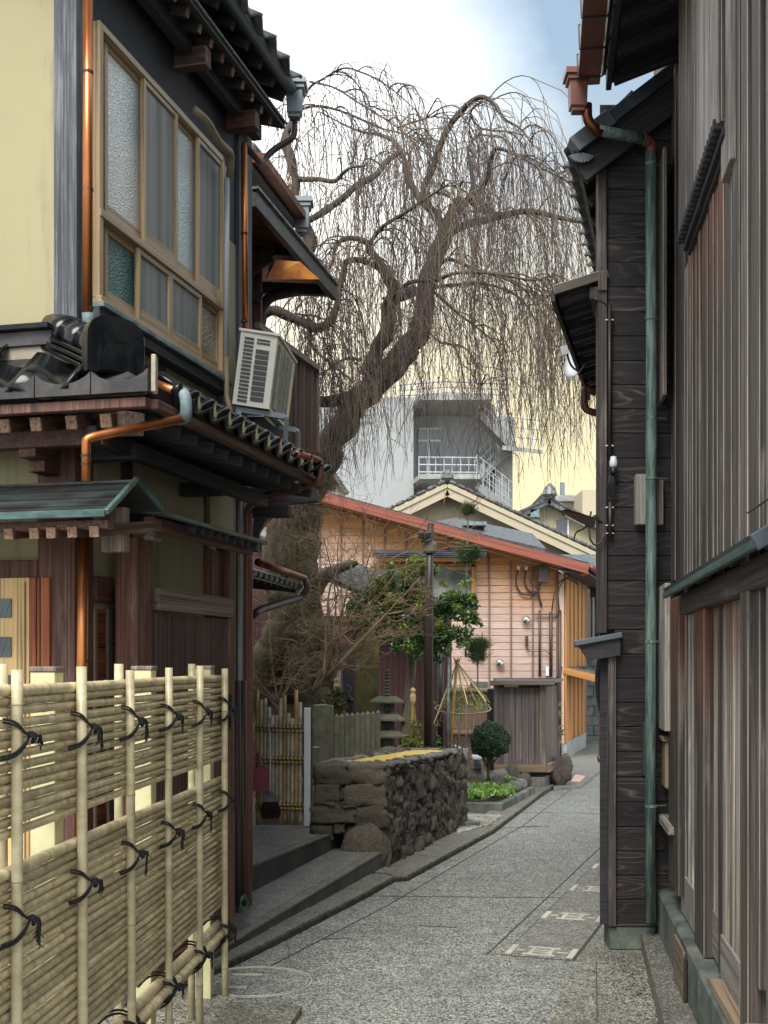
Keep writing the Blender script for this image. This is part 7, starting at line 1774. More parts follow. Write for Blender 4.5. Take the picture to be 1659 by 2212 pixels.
fb('dark_opening', hx(737, MY), hx(765, MY), MY - 0.02, MY - 0.005, 0.05, P(0, 1400, MY).z, 'black', ms, vert=True)
fb('window', hx(945, MY), hx(957, MY), MY - 0.02, MY - 0.005, P(0, 1430, MY).z, P(0, 1390, MY).z, 'glass_wall', ms, vert=True)
beam('small_hood', P(736, 1415, 15.9), P(765, 1400, 15.9), 0.25, 0.03, 'metalroof', ms)
tube('drainpipe', [P(735, 1640, 16.2), P(735, 1420, 16.2)], 0.04, 'dkbrown', ms, 8)
# small copper/green eave peeping at left over the maroon wall: grey tiled lean-to by the trunk
lt2 = thing('tiled_lean_to', 'small pale tiled lean-to roof behind the cherry trunk', 'roof', P(590, 1160, 14.5))
slab('roof', [P(545, 1150, 14.5), P(600, 1172, 14.5), P(600, 1172, 14.5) + Vector((0.2, 1.5, 0.3)), P(545, 1150, 14.5) + Vector((0.2, 1.5, 0.3))], 0.06, 'tile_grey', lt2)
MB().prism([P(545, 1160, 14.7), P(600, 1180, 14.7), P(600, 1640, 14.7), P(545, 1640, 14.7)], (0.1, 0.5, 0)).build('wall', 'maroon', lt2)
# bamboo lattice fence behind the garden
bl = thing('brushwood_fence', 'low brown fence of upright bamboo strips behind the topiary', 'fence', P(1020, 1640, 16.0))
for k in range(42):
    x = 972 + k * 3.0; fb('strip', hx(x, 16), hx(x + 2.5, 16), 15.99, 16.01, 0.05, P(0, 1488, 16).z, 'bamboo_brown', bl, vert=True, bev=0.003)
for y in (1492, 1583): cane('cross_rail', P(968, y, 15.93), P(1100, y + 1, 15.93), 0.04, 'bamboo_brown', bl, 0.35, 8)
fb('dark_panel', hx(1054, 15.8), hx(1074, 15.8), 15.8, 15.9, 0.05, P(0, 1488, 15.8).z, 'black', bl, vert=True)
for x, y, w, h, m, nm, lab, cat in ((1036, 1495, 18, 14, 'slate', 'stone_plinth', 'small grey stone plinth under the lower pine sprig', 'plinth'), (1080, 1495, 12, 18, 'verdi_pale', 'pale_box', 'small pale box under the round wall vent', 'box')):
    o = fb(nm, hx(x - w, 17.5), hx(x + w, 17.5), 17.5, 17.7, P(0, y, 17.5).z, P(0, y - h * 1.6, 17.5).z, m, None, vert=False); tag(o, lab, cat)
# potted things at the far court
bk = thing('grey_bucket', 'grey plastic bucket with a tool across it near the topiary', 'bucket', P(995, 1650, 15.2))
MB().add(*lathe([(0.075, 0), (0.10, 0.16), (0.105, 0.165), (0.095, 0.16)], 16, P(996, 1646, 15.2))).build('pail', 'pvc', bk, smooth=False)
MB().beam(P(970, 1606, 15.0), P(1002, 1618, 15.0), 0.08, 0.02).build('blade', 'alu', bk)
MB().add(*lathe([(0.07, 0), (0.09, 0.14)], 14, P(976, 1646, 15.3))).build('planter', 'black', bk)
cs = fb('stone_basin', hx(1020, 14.6), hx(1044, 14.6), 14.6, 14.9, P(0, 1664, 14.6).z, P(0, 1644, 14.6).z, 'slate', None, vert=False, bev=0.03); tag(cs, 'low square stone basin behind the topiary', 'basin')
cs2 = fb('white_tray', hx(1022, 14.5), hx(1040, 14.5), 14.5, 14.8, P(0, 1642, 14.5).z, P(0, 1634, 14.5).z, 'alu', None, vert=False, bev=0.01); tag(cs2, 'white tray lying on the low stone basin', 'tray')
# ================================================================ TIMBER SERVICE BOX
tb = thing('timber_service_box', 'grey boarded timber cabinet on a stone plinth by the kerb', 'cabinet', G(1135, 1690))
TY = 15.2; tx0, tx1, tx2 = hx(1072, TY), hx(1170, TY), None
SDv = Vector((0.40, 1.25, 0))
MB().prism([(tx0 - 0.02, TY - 0.02, 0), (tx1 + 0.03, TY - 0.03, 0), Vector((tx1 + 0.03, TY - 0.03, 0)) + SDv * 0.72, Vector((tx0, TY - 0.02, 0)) + SDv * 0.72], (0, 0, 0.17)).build('plinth', 'slate', tb)
zt0, zt1 = P(0, 1668, TY).z, P(0, 1476, TY).z
n = 7
for k in range(n):
    a = tx0 + (tx1 - tx0) * k / n; b = tx0 + (tx1 - tx0) * (k + 1) / n - 0.003
    fb('board', a, b, TY + 0.01 + 0.006 * (k % 2), TY + 0.03, zt0 + 0.10, zt1 - 0.06, 'shed', tb, vert=True)
fb('corner_post', tx0 - 0.03, tx0 + 0.03, TY - 0.02, TY + 0.04, zt0 + 0.02, zt1, 'shed', tb, vert=True); fb('corner_post', tx1 - 0.03, tx1 + 0.05, TY - 0.03, TY + 0.04, zt0 + 0.02, zt1, 'capwood', tb, vert=True)
fb('sill', tx0 - 0.03, tx1 + 0.05, TY - 0.04, TY + 0.03, zt0, zt0 + 0.10, 'shed_tan', tb, vert=False)
fb('head_shade_strip', tx0, tx1, TY + 0.0, TY + 0.03, zt1 - 0.06, zt1 - 0.0, 'black', tb, vert=False)  # black strip puts the shade under the top board into colour
fb('label_strip', tx0 + 0.10, tx0 + 0.28, TY - 0.006, TY, zt1 - 0.05, zt1 - 0.01, 'postcream', tb, vert=False)
s0 = Vector((tx1 + 0.05, TY + 0.0, 0)); s1 = s0 + SDv * 0.62
for k in range(4):
    a, b = s0.lerp(s1, k / 4), s0.lerp(s1, (k + 0.96) / 4); c = (a + b) / 2
    beam('side_board', c + Vector((0, 0, zt0 + 0.08)), c + Vector((0, 0, zt1 - 0.04)), (b - a).length, 0.02, 'shed', tb, up=Vector((SDv.y, -SDv.x, 0)).normalized())
beam('side_sill', s0 + Vector((0.02, 0, zt0 + 0.05)), s1 + Vector((0.02, 0, zt0 + 0.05)), 0.05, 0.11, 'shed_tan', tb); beam('corner_post', s1 + Vector((0, 0, zt0)), s1 + Vector((0, 0, zt1)), 0.05, 0.05, 'shed', tb)
MB().prism([(tx0, TY + 0.04, zt0), (tx1 + 0.03, TY + 0.04, zt0), s1 + Vector((-0.03, 0, zt0)), s1 + Vector((-0.62, 0, zt0))], (0, 0, zt1 - zt0)).build('inner_box', 'darkwood', tb)
MB().prism([(tx0 - 0.08, TY - 0.10, zt1), (tx1 + 0.14, TY - 0.10, zt1), s1 + Vector((0.10, 0.05, zt1 + 0.02)), s1 + Vector((-0.70, 0.05, zt1 + 0.02))], (0, 0, 0.03)).build('top_board', 'metalroof', tb)
fb('top_edge', tx0 - 0.09, tx1 + 0.15, TY - 0.12, TY - 0.10, zt1 - 0.02, zt1 + 0.035, 'capwood', tb, vert=False)
# rocks: the dark one by the cabinet, garden stones, planter kerb
rk = link('dark_rock', rockmesh('dark_rock', 0.15, 0.13, 0.23, 'rock', 205, 3, 0.38), Matrix.Translation(P(1212, 1668, 15.6) + Vector((0, 0, 0.02))))
tag(rk, 'dark upright rock beside the timber cabinet at the kerb', 'rock')
def ed_beam(nm, a, b, w=0.07, h=0.13): return beam(nm, a + Vector((0, 0, h / 2)), b + Vector((0, 0, h / 2)), w, h, 'foundation', pb_, bev=0.008)
pb_ = thing('planting_bed', 'raised garden bed edged with mossy concrete kerbs beside the alley', 'garden bed', G(1060, 1750))
e_a, e_b, e_c = G(990, 1759), G(1086, 1761), G(1150, 1722)
ed_beam('edging', e_a, e_b); ed_beam('edging', e_b + Vector((-0.02, 0.03, 0)), e_c)
MB().prism([e_a + Vector((0, 0.02, 0)), e_b + Vector((-0.03, 0.03, 0)), e_c + Vector((-0.03, 0, 0)), G(1068, 1690), G(960, 1690)], (0, 0, 0.10)).build('soil', 'soil', pb_)
gstone = [rockmesh('garden_stone', 1, 1, 1, 'slate' if s % 2 else 'rock_lt', s + 300, 3, 0.22, 0.1) for s in range(6)]
gl_ = [(1020, 1728, 0.14, 0.13, 'brown stone rising left of centre in the bed'), (1080, 1712, 0.15, 0.13, 'broad grey stone behind the middle of the bed'), (1132, 1716, 0.09, 0.10, 'round stone at the far corner of the bed by the kerb'), (1092, 1702, 0.13, 0.12, 'rounded grey stone tallest at the right end of the garden bed'), (1105, 1708, 0.12, 0.16, 'upright brown stone touching the cabinet end of the bed'), (1036, 1716, 0.13, 0.14, 'pointed pale stone behind the ferns in the bed'), (1068, 1726, 0.16, 0.10, 'long low mossy stone in the middle of the bed'),
       (1110, 1728, 0.09, 0.08, 'small round grey stone on the bed edge near the cabinet'), (1095, 1737, 0.08, 0.07, 'small brownish stone above the bed corner'), (1125, 1722, 0.08, 0.08, 'smooth stone nearest the kerb in the bed'), (1075, 1742, 0.10, 0.08, 'flat stone among the front ferns'),
       (1010, 1742, 0.11, 0.10, 'reddish stone at the front left of the bed'), (998, 1715, 0.16, 0.13, 'dark mossy stone at the end of the dry wall'), (1050, 1745, 0.08, 0.07, 'half buried stone behind the front edging')]
for k, (x, y, sx, sz, lab) in enumerate(gl_):
    p = G(x, y); me = gstone[k % 6]
    o = link('garden_stone', me, Matrix.Translation((p.x, p.y, 0.11 + sz * 0.5)) @ Matrix.Rotation(k * 1.3, 4, 'Z') @ Matrix.Diagonal((sx, sx * 0.8, sz, 1)))
    tag(o, lab, 'stone', 'stones in the garden bed')
sb_ = beam('kerb_stone', G(1000, 1798) + Vector((0, 0, 0.07)), G(1032, 1795) + Vector((0, 0, 0.07)), 0.10, 0.06, 'foundation', None, bev=0.01); tag(sb_, 'short mossy stone block at the far foot of the dry wall', 'block')
# ================================================================ STRAW ROPE TENT (over a small shrub), wrapped stakes
ys = thing('straw_rope_tent', 'cone of straw ropes fanned out from a pole over a small shrub', 'rope tent', P(985, 1640, 12.9))
tip = P(987, 1430, 12.9)
tube('pole', [P(970, 1650, 12.95), P(987, 1425, 12.9)], 0.016, 'bamboo_gold', ys, 7)
ends = [(938, 1560, 12.5), (950, 1555, 13.4), (1002, 1515, 13.4), (1010, 1522, 12.5), (1030, 1520, 13.0), (1050, 1515, 12.5), (1058, 1518, 13.3), (1052, 1522, 13.2), (946, 1545, 12.6)]
for e in ends: MB().tube([tip, P(e[0], e[1], e[2])], 0.006, 5).build('rope', 'straw', ys)
for q in range(5): 
    a = q * 1.25; MB().tube([tip + Vector((0, 0, -0.04)), tip + Vector((0.04 * math.cos(a), 0.04 * math.sin(a), 0.05))], [0.018, 0.004], 6).build('rope_knot', 'straw', ys)
hoop = [P(1000, 1530, 13.0) + Vector((0.30 * math.cos(t), 0.28 * math.sin(t), 0.05 * math.sin(t))) for t in np.linspace(0, 2 * math.pi, 25)]
MB().tube(hoop, 0.008, 6, False).build('hoop', 'bamboo_brown', ys)
def stake(x0, y0, x1, y1, Y, lab):
    t = thing('straw_wrapped_stake', lab, 'stake', P(x1, y1, Y), 'straw wrapped stakes in the garden')
    for k, s in enumerate((-1, 1)): MB().tube([P(x0, y0, Y), P(x1 + s * 8, y1, Y + 0.1 * s)], 0.013, 7).build('leg', 'bamboo_gold', t)
    MB().add(*lathe([(0.015, -0.06), (0.030, -0.02), (0.032, 0.03), (0.020, 0.06), (0.030, 0.09), (0.01, 0.12)], 9, P(x0, y0 + 10, Y - 0.02))).build('straw_wrap', 'straw', t)
stake(892, 1500, 896, 1650, 12.5, 'tan stake pair bound with straw near the dark pole'); stake(727, 1478, 740, 1560, 12.4, 'tan stake bound with straw beside the cherry trunk')
# cut log end lying at the tree foot
lg = MB().tube([P(603, 1472, 12.9), P(603, 1472, 12.9) + Vector((-0.1, 0.9, 0))], 0.13, 14).build('cut_log', 'bark', smooth=False); tag(lg, 'cut log lying end-on at the foot of the cherry tree', 'log')
MB().add(*lathe([(0.001, 0), (0.115, 0)], 14)).V
# ================================================================ TREES AND PLANTS
rng = np.random.default_rng(11)
def np_mesh(name, V, F, m, smooth=False):
    """V (n,3) array, F (k,4) or (k,3) int array"""
    me = bpy.data.meshes.new(name); k = F.shape[1]
    me.vertices.add(len(V)); me.vertices.foreach_set('co', V.astype(np.float32).ravel())
    me.loops.add(F.size); me.loops.foreach_set('vertex_index', F.astype(np.int32).ravel())
    me.polygons.add(len(F)); me.polygons.foreach_set('loop_start', np.arange(0, F.size, k, dtype=np.int32)); me.polygons.foreach_set('loop_total', np.full(len(F), k, dtype=np.int32))
    if smooth: me.polygons.foreach_set('use_smooth', np.ones(len(F), bool))
    me.materials.append(M[m]); me.update(); me.validate(); return me
def twig_mesh(name, pts, rad, m, sides=3):
    """pts (N,K,3), rad (N,K): thin tapering stems"""
    N, K, _ = pts.shape; T = np.gradient(pts, axis=1); T /= np.linalg.norm(T, axis=2, keepdims=True) + 1e-9
    ref = np.where(np.abs(T[..., 2:3]) > 0.9, np.array([1.0, 0, 0]), np.array([0, 0, 1.0])); A = np.cross(T, ref); A /= np.linalg.norm(A, axis=2, keepdims=True) + 1e-9; B = np.cross(T, A)
    ang = 2 * np.pi * np.arange(sides) / sides
    V = pts[:, :, None, :] + (A[:, :, None, :] * np.cos(ang)[None, None, :, None] + B[:, :, None, :] * np.sin(ang)[None, None, :, None]) * rad[:, :, None, None]
    base = (np.arange(N) * K * sides)[:, None, None] + (np.arange(K - 1) * sides)[None, :, None]
    j = np.arange(sides)[None, None, :]; j2 = (j + 1) % sides
    F = np.stack([base + j, base + j2, base + j2 + sides, base + j + sides], -1).reshape(-1, 4)
    return np_mesh(name, V.reshape(-1, 3), F, m)
def leaves_mesh(name, C, size, m, aspect=0.5, droop=0.0, seed=1, normal_up=0.3):
    r = np.random.default_rng(seed); N = len(C); s = size * r.uniform(0.6, 1.25, (N, 1))
    d = r.normal(size=(N, 3)); d[:, 2] -= droop; d /= np.linalg.norm(d, axis=1, keepdims=True)
    q = r.normal(size=(N, 3)); q[:, 2] += normal_up * 3; w = np.cross(d, q); w /= np.linalg.norm(w, axis=1, keepdims=True); nn = np.cross(w, d)
    p0 = C - d * s * 0.5; p1 = C + w * s * aspect * 0.5 + nn * s * 0.08; p2 = C + d * s * 0.5; p3 = C - w * s * aspect * 0.5 + nn * s * 0.08
    V = np.stack([p0, p1, p2, p3], 1).reshape(-1, 3); F = np.arange(4 * N).reshape(-1, 4)
    return np_mesh(name, V, F, m)
def stuffpart(name, me, par):
    o = link(name, me, Matrix(), par); o['kind'] = 'stuff'; return o
def smooth_line(p, n):
    """Catmull-Rom through points, n samples per span"""
    p = [np.array(q, float) for q in p]; p = [2 * p[0] - p[1]] + p + [2 * p[-1] - p[-2]]; out = []
    for i in range(1, len(p) - 2):
        for k in range(n):
            t = k / n; out.append(0.5 * ((2 * p[i]) + (-p[i - 1] + p[i + 1]) * t + (2 * p[i - 1] - 5 * p[i] + 4 * p[i + 1] - p[i + 2]) * t * t + (-p[i - 1] + 3 * p[i] - 3 * p[i + 1] + p[i + 2]) * t ** 3))
    out.append(p[-2]); return out
# ---------------------------------------------------------------- weeping cherry
TYY = 13.0
ct = thing('weeping_cherry_tree', 'old leafless weeping cherry with mossy twisted trunk and hanging twigs', 'tree', (P(650, 1754, TYY).x, TYY, 0))
def Q(zx, zy): return (zx * 0.48 + 530.9, zy * 0.48 + 99.5)     # coordinates noted on an enlarged view
def limb(name, pts, par, r0=None, n=5, m='bark_dk', knob=0.12, sides=12):
    """pts: (x, y, depth, width in photo units)"""
    L = smooth_line(pts, n); W = []; Rr = []
    for i, (x, y, Y, w) in enumerate(L):
        r = w / 2 / FPX * Y; k = 1 + knob * mnoise.noise(Vector((x * 0.045, y * 0.045, Y)))
        jx = knob * 14 * r * mnoise.noise(Vector((x * 0.03, y * 0.03, 5.0))) * 0.25
        c = P(x, y, Y); c.x += jx; W.append(c); Rr.append(max(0.004, r * k))
    V, F = tube_vf(W, Rr, sides)
    V = [v + (v - W[min(i // sides, len(W) - 1)]) * (knob * 0.9 * mnoise.noise(v * 7.0)) for i, v in enumerate(V)]
    o = MB().add(V, F).build(name, m, par, smooth=True)
    return o, W, Rr
def q3(lst):
    out = []
    for (x, y, Y, w) in lst: a, b = Q(x, y); out.append((a, b, Y, w * 0.42))
    return out
T0 = TYY
trunk_pts = [(640, 1760, T0, 140), (648, 1640, T0, 117), (668, 1500, T0, 104), (655, 1400, T0, 112), (640, 1300, T0, 115), (632, 1210, T0, 104), (644, 1130, T0, 86), (664, 1080, T0, 67), (690, 1040, T0 + .05, 53), (718, 962, T0 + .1, 60), (758, 890, T0 + .15, 55), (812, 834, T0 + .15, 57), (862, 775, T0 + .2, 53), (903, 722, T0 + .2, 46), (918, 651, T0 + .2, 41), (930, 589, T0 + .2, 38), (952, 522, T0 + .2, 36), (980, 464, T0 + .2, 33), (998, 432, T0 + .2, 26)]
trunk, tw_, tr_ = limb('trunk', trunk_pts, ct, n=8, m='bark', knob=0.14, sides=20)
# flared roots, burls and the second old stem leaning left
for pts in ([(600, 1760, 12.9, 60), (590, 1640, 12.8, 62), (566, 1540, 12.8, 56), (560, 1440, 12.8, 60), (600, 1370, 12.9, 64), (640, 1320, 13, 60)],
            [(700, 1760, 13.1, 60), (692, 1640, 13.0, 58), (700, 1520, 13.0, 46), (690, 1420, 13, 50), (668, 1340, 13, 50)],
            [(575, 1400, 12.8, 52), (610, 1350, 12.85, 60), (655, 1300, 12.9, 56), (700, 1252, 12.8, 30), (738, 1228, 12.7, 18), (770, 1215, 12.65, 9)],
            [(600, 1300, 12.8, 50), (596, 1220, 12.9, 60), (600, 1150, 13, 50), (620, 1100, 13, 40)]):
    limb('burl', pts, trunk, n=6, m='bark', knob=0.24, sides=14)
limbs = []
def L_(pts, **k): o, W, Rr = limb('limb', q3(pts), trunk, **k); limbs.append((W, Rr)); return o
A = 13.1
L_([(545, 1480, A, 84), (585, 1380, A, 80), (636, 1290, A - .1, 78), (640, 1190, A - .1, 78), (660, 1100, A - .15, 70), (640, 1040, A - .2, 62), (596, 975, A - .25, 46), (560, 920, A - .3, 36), (548, 885, A - .3, 30), (505, 868, A - .3, 28), (440, 868, A - .4, 24), (404, 910, A - .5, 20), (392, 970, A - .5, 16), (370, 1010, A - .5, 10)], knob=0.12)
L_([(650, 1130, A - .1, 60), (710, 1120, A, 66), (760, 1100, A + .1, 60)], knob=0.12)
L_([(552, 930, A - .3, 26), (570, 870, A - .5, 22), (620, 810, A - .7, 20), (700, 760, A - .9, 19), (790, 700, A - 1.1, 16), (850, 660, A - 1.2, 13), (905, 630, A - 1.3, 10), (975, 645, A - 1.4, 8), (1040, 700, A - 1.4, 6)])
L_([(500, 1570, A, 64), (420, 1590, A - .1, 62), (330, 1600, A - .3, 58), (200, 1560, A - .5, 60), (120, 1470, A - .6, 60), (60, 1330, A - .6, 58), (70, 1210, A - .6, 60)], knob=0.13)
L_([(70, 1210, A - .6, 58), (130, 1190, A - .6, 56), (200, 1220, A - .6, 50), (260, 1245, A - .6, 48), (320, 1270, A - .6, 50), (380, 1240, A - .6, 46), (405, 1180, A - .6, 40), (415, 1110, A - .5, 38), (435, 1040, A - .4, 34), (450, 975, A - .3, 34), (500, 962, A - .25, 30), (550, 975, A - .2, 30), (600, 1000, A - .2, 30)], knob=0.13)
L_([(70, 1210, A - .6, 60), (110, 1080, A - .6, 62), (230, 980, A - .5, 66), (285, 900, A - .4, 74), (265, 820, A - .4, 70), (240, 760, A - .4, 52), (228, 690, A - .4, 44), (222, 600, A - .4, 44), (196, 500, A - .4, 52), (180, 420, A - .4, 46), (205, 350, A - .3, 34), (225, 280, A - .3, 24), (260, 210, A - .3, 18)], knob=0.13)
C0 = 13.2
L_([(985, 700, C0, 40), (1040, 672, C0 - .1, 30), (1085, 600, C0 - .3, 27), (1104, 510, C0 - .5, 25), (1128, 462, C0 - .6, 20), (1200, 482, C0 - .8, 15), (1300, 535, C0 - 1.0, 12), (1390, 578, C0 - 1.1, 9), (1470, 620, C0 - 1.2, 6)])
L_([(1000, 695, C0, 34), (1022, 640, C0 + .1, 26), (1016, 560, C0 + .2, 22), (1000, 480, C0 + .3, 17), (1025, 420, C0 + .4, 13), (1060, 400, C0 + .5, 10), (1130, 410, C0 + .6, 7)])
L_([(900, 830, C0, 56), (860, 770, C0, 48), (815, 705, C0, 42), (800, 645, C0, 36), (835, 570, C0 - .1, 34), (872, 460, C0 - .2, 33), (915, 360, C0 - .3, 32), (985, 275, C0 - .4, 30), (1055, 230, C0 - .5, 26), (1115, 258, C0 - .6, 20), (1160, 325, C0 - .7, 15), (1230, 368, C0 - .8, 10), (1290, 440, C0 - .9, 7)])
L_([(830, 735, C0, 40), (775, 675, C0 + .2, 36), (735, 600, C0 + .4, 32), (712, 510, C0 + .6, 28), (665, 430, C0 + .8, 24), (605, 400, C0 + 1.0, 18), (520, 385, C0 + 1.1, 13), (440, 352, C0 + 1.2, 9), (340, 300, C0 + 1.3, 6)])
L_([(700, 470, C0 + .6, 24), (640, 515, C0 + .4, 28), (580, 585, C0 + .1, 32), (500, 628, C0 - .1, 34), (430, 690, C0 - .3, 34), (340, 752, C0 - .5, 36), (265, 790, C0 - .6, 36), (150, 815, C0 - .7, 34), (60, 830, C0 - .7, 30)])
L_([(240, 600, A - .4, 30), (330, 600, A - .7, 24), (400, 608, A - .8, 22), (440, 570, A - .9, 18), (480, 545, A - 1, 12), (540, 540, A - 1, 8)])
L_([(930, 835, C0, 44), (1000, 802, C0 + .1, 38), (1100, 780, C0 + .1, 34), (1200, 752, C0, 32), (1290, 745, C0 - .1, 28), (1400, 770, C0 - .2, 24), (1500, 790, C0 - .3, 20), (1560, 800, C0 - .3, 16)])
L_([(1010, 700, C0, 24), (1060, 742, C0 + .3, 19), (1150, 752, C0 + .5, 15), (1250, 748, C0 + .6, 10), (1350, 790, C0 + .7, 7)])
L_([(875, 975, C0, 24), (920, 960, C0 - .2, 20), (985, 985, C0 - .4, 17), (1060, 1015, C0 - .6, 15), (1150, 1040, C0 - .8, 13), (1240, 1085, C0 - 1.0, 11), (1320, 1140, C0 - 1.1, 9), (1400, 1210, C0 - 1.2, 7), (1450, 1300, C0 - 1.2, 5)])
L_([(690, 1095, A, 26), (750, 1062, A - .4, 22), (850, 1052, A - .7, 19), (950, 1022, A - .9, 17), (1060, 1020, A - 1.0, 15), (1160, 1032, A - 1.1, 13), (1260, 1050, A - 1.1, 11), (1350, 1062, A - 1.1, 8), (1410, 1110, A - 1.1, 6)])
L_([(840, 1085, C0, 22), (950, 1075, C0 + .4, 18), (1060, 1070, C0 + .6, 15), (1150, 1090, C0 + .7, 12), (1230, 1135, C0 + .8, 10), (1300, 1230, C0 + .8, 7), (1330, 1350, C0 + .8, 5)])
L_([(200, 385, A - .4, 20), (275, 205, A - .4, 14), (345, 150, A - .5, 12), (440, 100, A - .6, 10), (520, 118, A - .7, 9), (600, 155, A - .8, 8), (680, 212, A - .9, 6), (770, 292, A - 1, 5)])
L_([(290, 160, A - .5, 12), (400, 188, A - .7, 10), (500, 250, A - .8, 9), (600, 312, A - .9, 8), (700, 382, A - 1.0, 7), (800, 480, A - 1.0, 5)])
L_([(225, 290, A - .4, 16), (320, 270, A - .2, 13), (420, 290, A, 11), (520, 330, A + .2, 10), (610, 370, A + .3, 9), (720, 400, A + .4, 7), (800, 450, A + .5, 5)])
L_([(700, 360, C0, 10), (780, 335, C0 - .2, 9), (850, 318, C0 - .3, 7), (930, 330, C0 - .4, 5)])
L_([(520, 1412, A, 18), (450, 1408, A - .3, 14), (392, 1440, A - .5, 11), (340, 1480, A - .6, 7)])
L_([(282, 1272, A - .6, 16), (292, 1345, A - .7, 12), (345, 1400, A - .8, 10), (385, 1432, A - .8, 9), (470, 1500, A - .9, 6)])
L_([(825, 1290, C0, 14), (880, 1335, C0 - .4, 11), (975, 1352, C0 - .6, 9), (1035, 1425, C0 - .7, 7), (1058, 1530, C0 - .7, 5)])
L_([(850, 1110, C0, 16), (945, 1195, C0 + .4, 12), (1050, 1275, C0 + .6, 9), (1125, 1345, C0 + .7, 7), (1150, 1450, C0 + .7, 5)])
L_([(620, 1135, A - .2, 18), (660, 1160, A - .4, 12), (690, 1215, A - .5, 9), (700, 1290, A - .5, 6)])
L_([(1060, 250, C0 - .5, 14), (1010, 300, C0 - .2, 10), (1060, 370, C0, 9), (1180, 385, C0, 8), (1250, 400, C0, 6)])
L_([(1180, 480, C0 - .7, 10), (1270, 500, C0 - .4, 8), (1380, 560, C0 - .3, 6), (1480, 640, C0 - .3, 5)])
# ---- second order arching branches
starts = []; 
for W, Rr in limbs:
    W = np.array([tuple(w) for w in W]); Rr = np.array(Rr)
    for i in range(2, len(W)):
        if Rr[i] < 0.14 and W[i][2] > 3.9: starts.append((W[i], W[i] - W[i - 1], Rr[i]))
SP0 = np.array([s[0] for s in starts]); SD = np.array([s[1] for s in starts]); SR = np.array([s[2] for s in starts]); SD /= np.linalg.norm(SD, axis=1, keepdims=True)
wgt = 1.0 / (0.02 + SR) ; wgt /= wgt.sum()
def arcs(P0, D0, L, K, up, drop, jit, r):
    """curves that leave along D0, rise a little and fall under their weight"""
    N = len(P0); t = np.linspace(0, 1, K)[None, :, None]; D = D0 + r.normal(size=(N, 3)) * jit; D[:, 2] = np.abs(D[:, 2]) * 0.5 + up; D /= np.linalg.norm(D, axis=1, keepdims=True)
    L = L[:, None, None]; hor = D[:, None, :] * L * (t - 0.42 * t ** 2); g = np.zeros((N, K, 3)); g[..., 2] = -(drop[:, None] * L[:, :, 0] * t[:, :, 0] ** 2)
    wob = r.normal(size=(N, 1, 3)) * 0.05 * L * np.sin(t * 4.0 + r.uniform(0, 6, (N, 1, 1))) * t
    return P0[:, None, :] + hor + g + wob
N2 = 170
idx = rng.choice(len(SP0), N2, p=wgt); L2 = rng.uniform(0.5, 1.5, N2)
A2 = arcs(SP0[idx], SD[idx] * 0.9, L2, 10, 0.22, rng.uniform(0.7, 1.5, N2), 0.55, rng)
R2 = np.linspace(1, 0.35, 10)[None, :] * rng.uniform(0.006, 0.011, (N2, 1))
stuffpart('arching_branches', twig_mesh('arching_branches', A2, R2, 'bark_dk', 5), trunk)
# ---- weeping twigs from limbs and arches
cand = [SP0[SR < 0.06]]; cd = [SD[SR < 0.06]]
for k in range(2, 10): cand.append(A2[:, k]); d = A2[:, k] - A2[:, k - 1]; cd.append(d / np.linalg.norm(d, axis=1, keepdims=True))
CP = np.concatenate(cand); CD = np.concatenate(cd)
N3 = 1900; idx = rng.integers(0, len(CP), N3)
top = CP[idx][:, 2]; L3 = rng.gamma(3.0, 0.35, N3) + 0.35; K3 = 9
sx = CP[idx][:, 0] / CP[idx][:, 1] * FPX + CX
L3 *= np.where(sx > 1080, 1.55, 1.0); L3 = np.minimum(L3, np.maximum(0.25, (top - 3.45 - rng.uniform(0, 0.9, N3))))
t = np.linspace(0, 1, K3)[None, :, None]
D = CD[idx] * 0.7 + rng.normal(size=(N3, 3)) * 0.45; D[:, 2] = D[:, 2] * 0.4 + 0.15
outl = rng.uniform(0.15, 0.60, (N3, 1, 1))
A3 = CP[idx][:, None, :] + D[:, None, :] * outl * (1 - np.exp(-3.2 * t)) ; A3[..., 2] -= (L3[:, None] * np.clip(t[..., 0], 0, 1) ** 1.35)
A3 += (rng.normal(size=(N3, 1, 3)) * np.array([0.085, 0.085, 0.0])) * np.sin(t * rng.uniform(2, 6, (N3, 1, 1))) * L3[:, None, None] 
R3 = np.linspace(1, 0.45, K3)[None, :] * rng.uniform(0.0028, 0.0058, (N3, 1))
stuffpart('weeping_twigs', twig_mesh('weeping_twigs', A3, R3, 'twig', 3), trunk)
# ---- short side shoots along the weeping twigs
N4 = 2600; ti = rng.integers(0, N3, N4); kk = rng.integers(1, K3 - 1, N4); B0 = A3[ti, kk]; dd_ = A3[ti, kk + 1] - B0; dd_ /= np.linalg.norm(dd_, axis=1, keepdims=True) + 1e-6
sd4 = rng.normal(size=(N4, 3)); sd4[:, 2] = -0.5; Dn = dd_ * 0.6 + sd4 * 0.6; Dn /= np.linalg.norm(Dn, axis=1, keepdims=True)
L4 = rng.uniform(0.05, 0.26, N4)[:, None, None]; t4 = np.linspace(0, 1, 4)[None, :, None]
A4 = B0[:, None, :] + Dn[:, None, :] * L4 * t4; A4[..., 2] -= (L4[..., 0] * 0.45 * t4[..., 0] ** 2)
stuffpart('side_shoots', twig_mesh('side_shoots', A4, np.linspace(1, 0.5, 4)[None, :] * rng.uniform(0.0018, 0.0034, (N4, 1)), 'twig', 3), trunk)
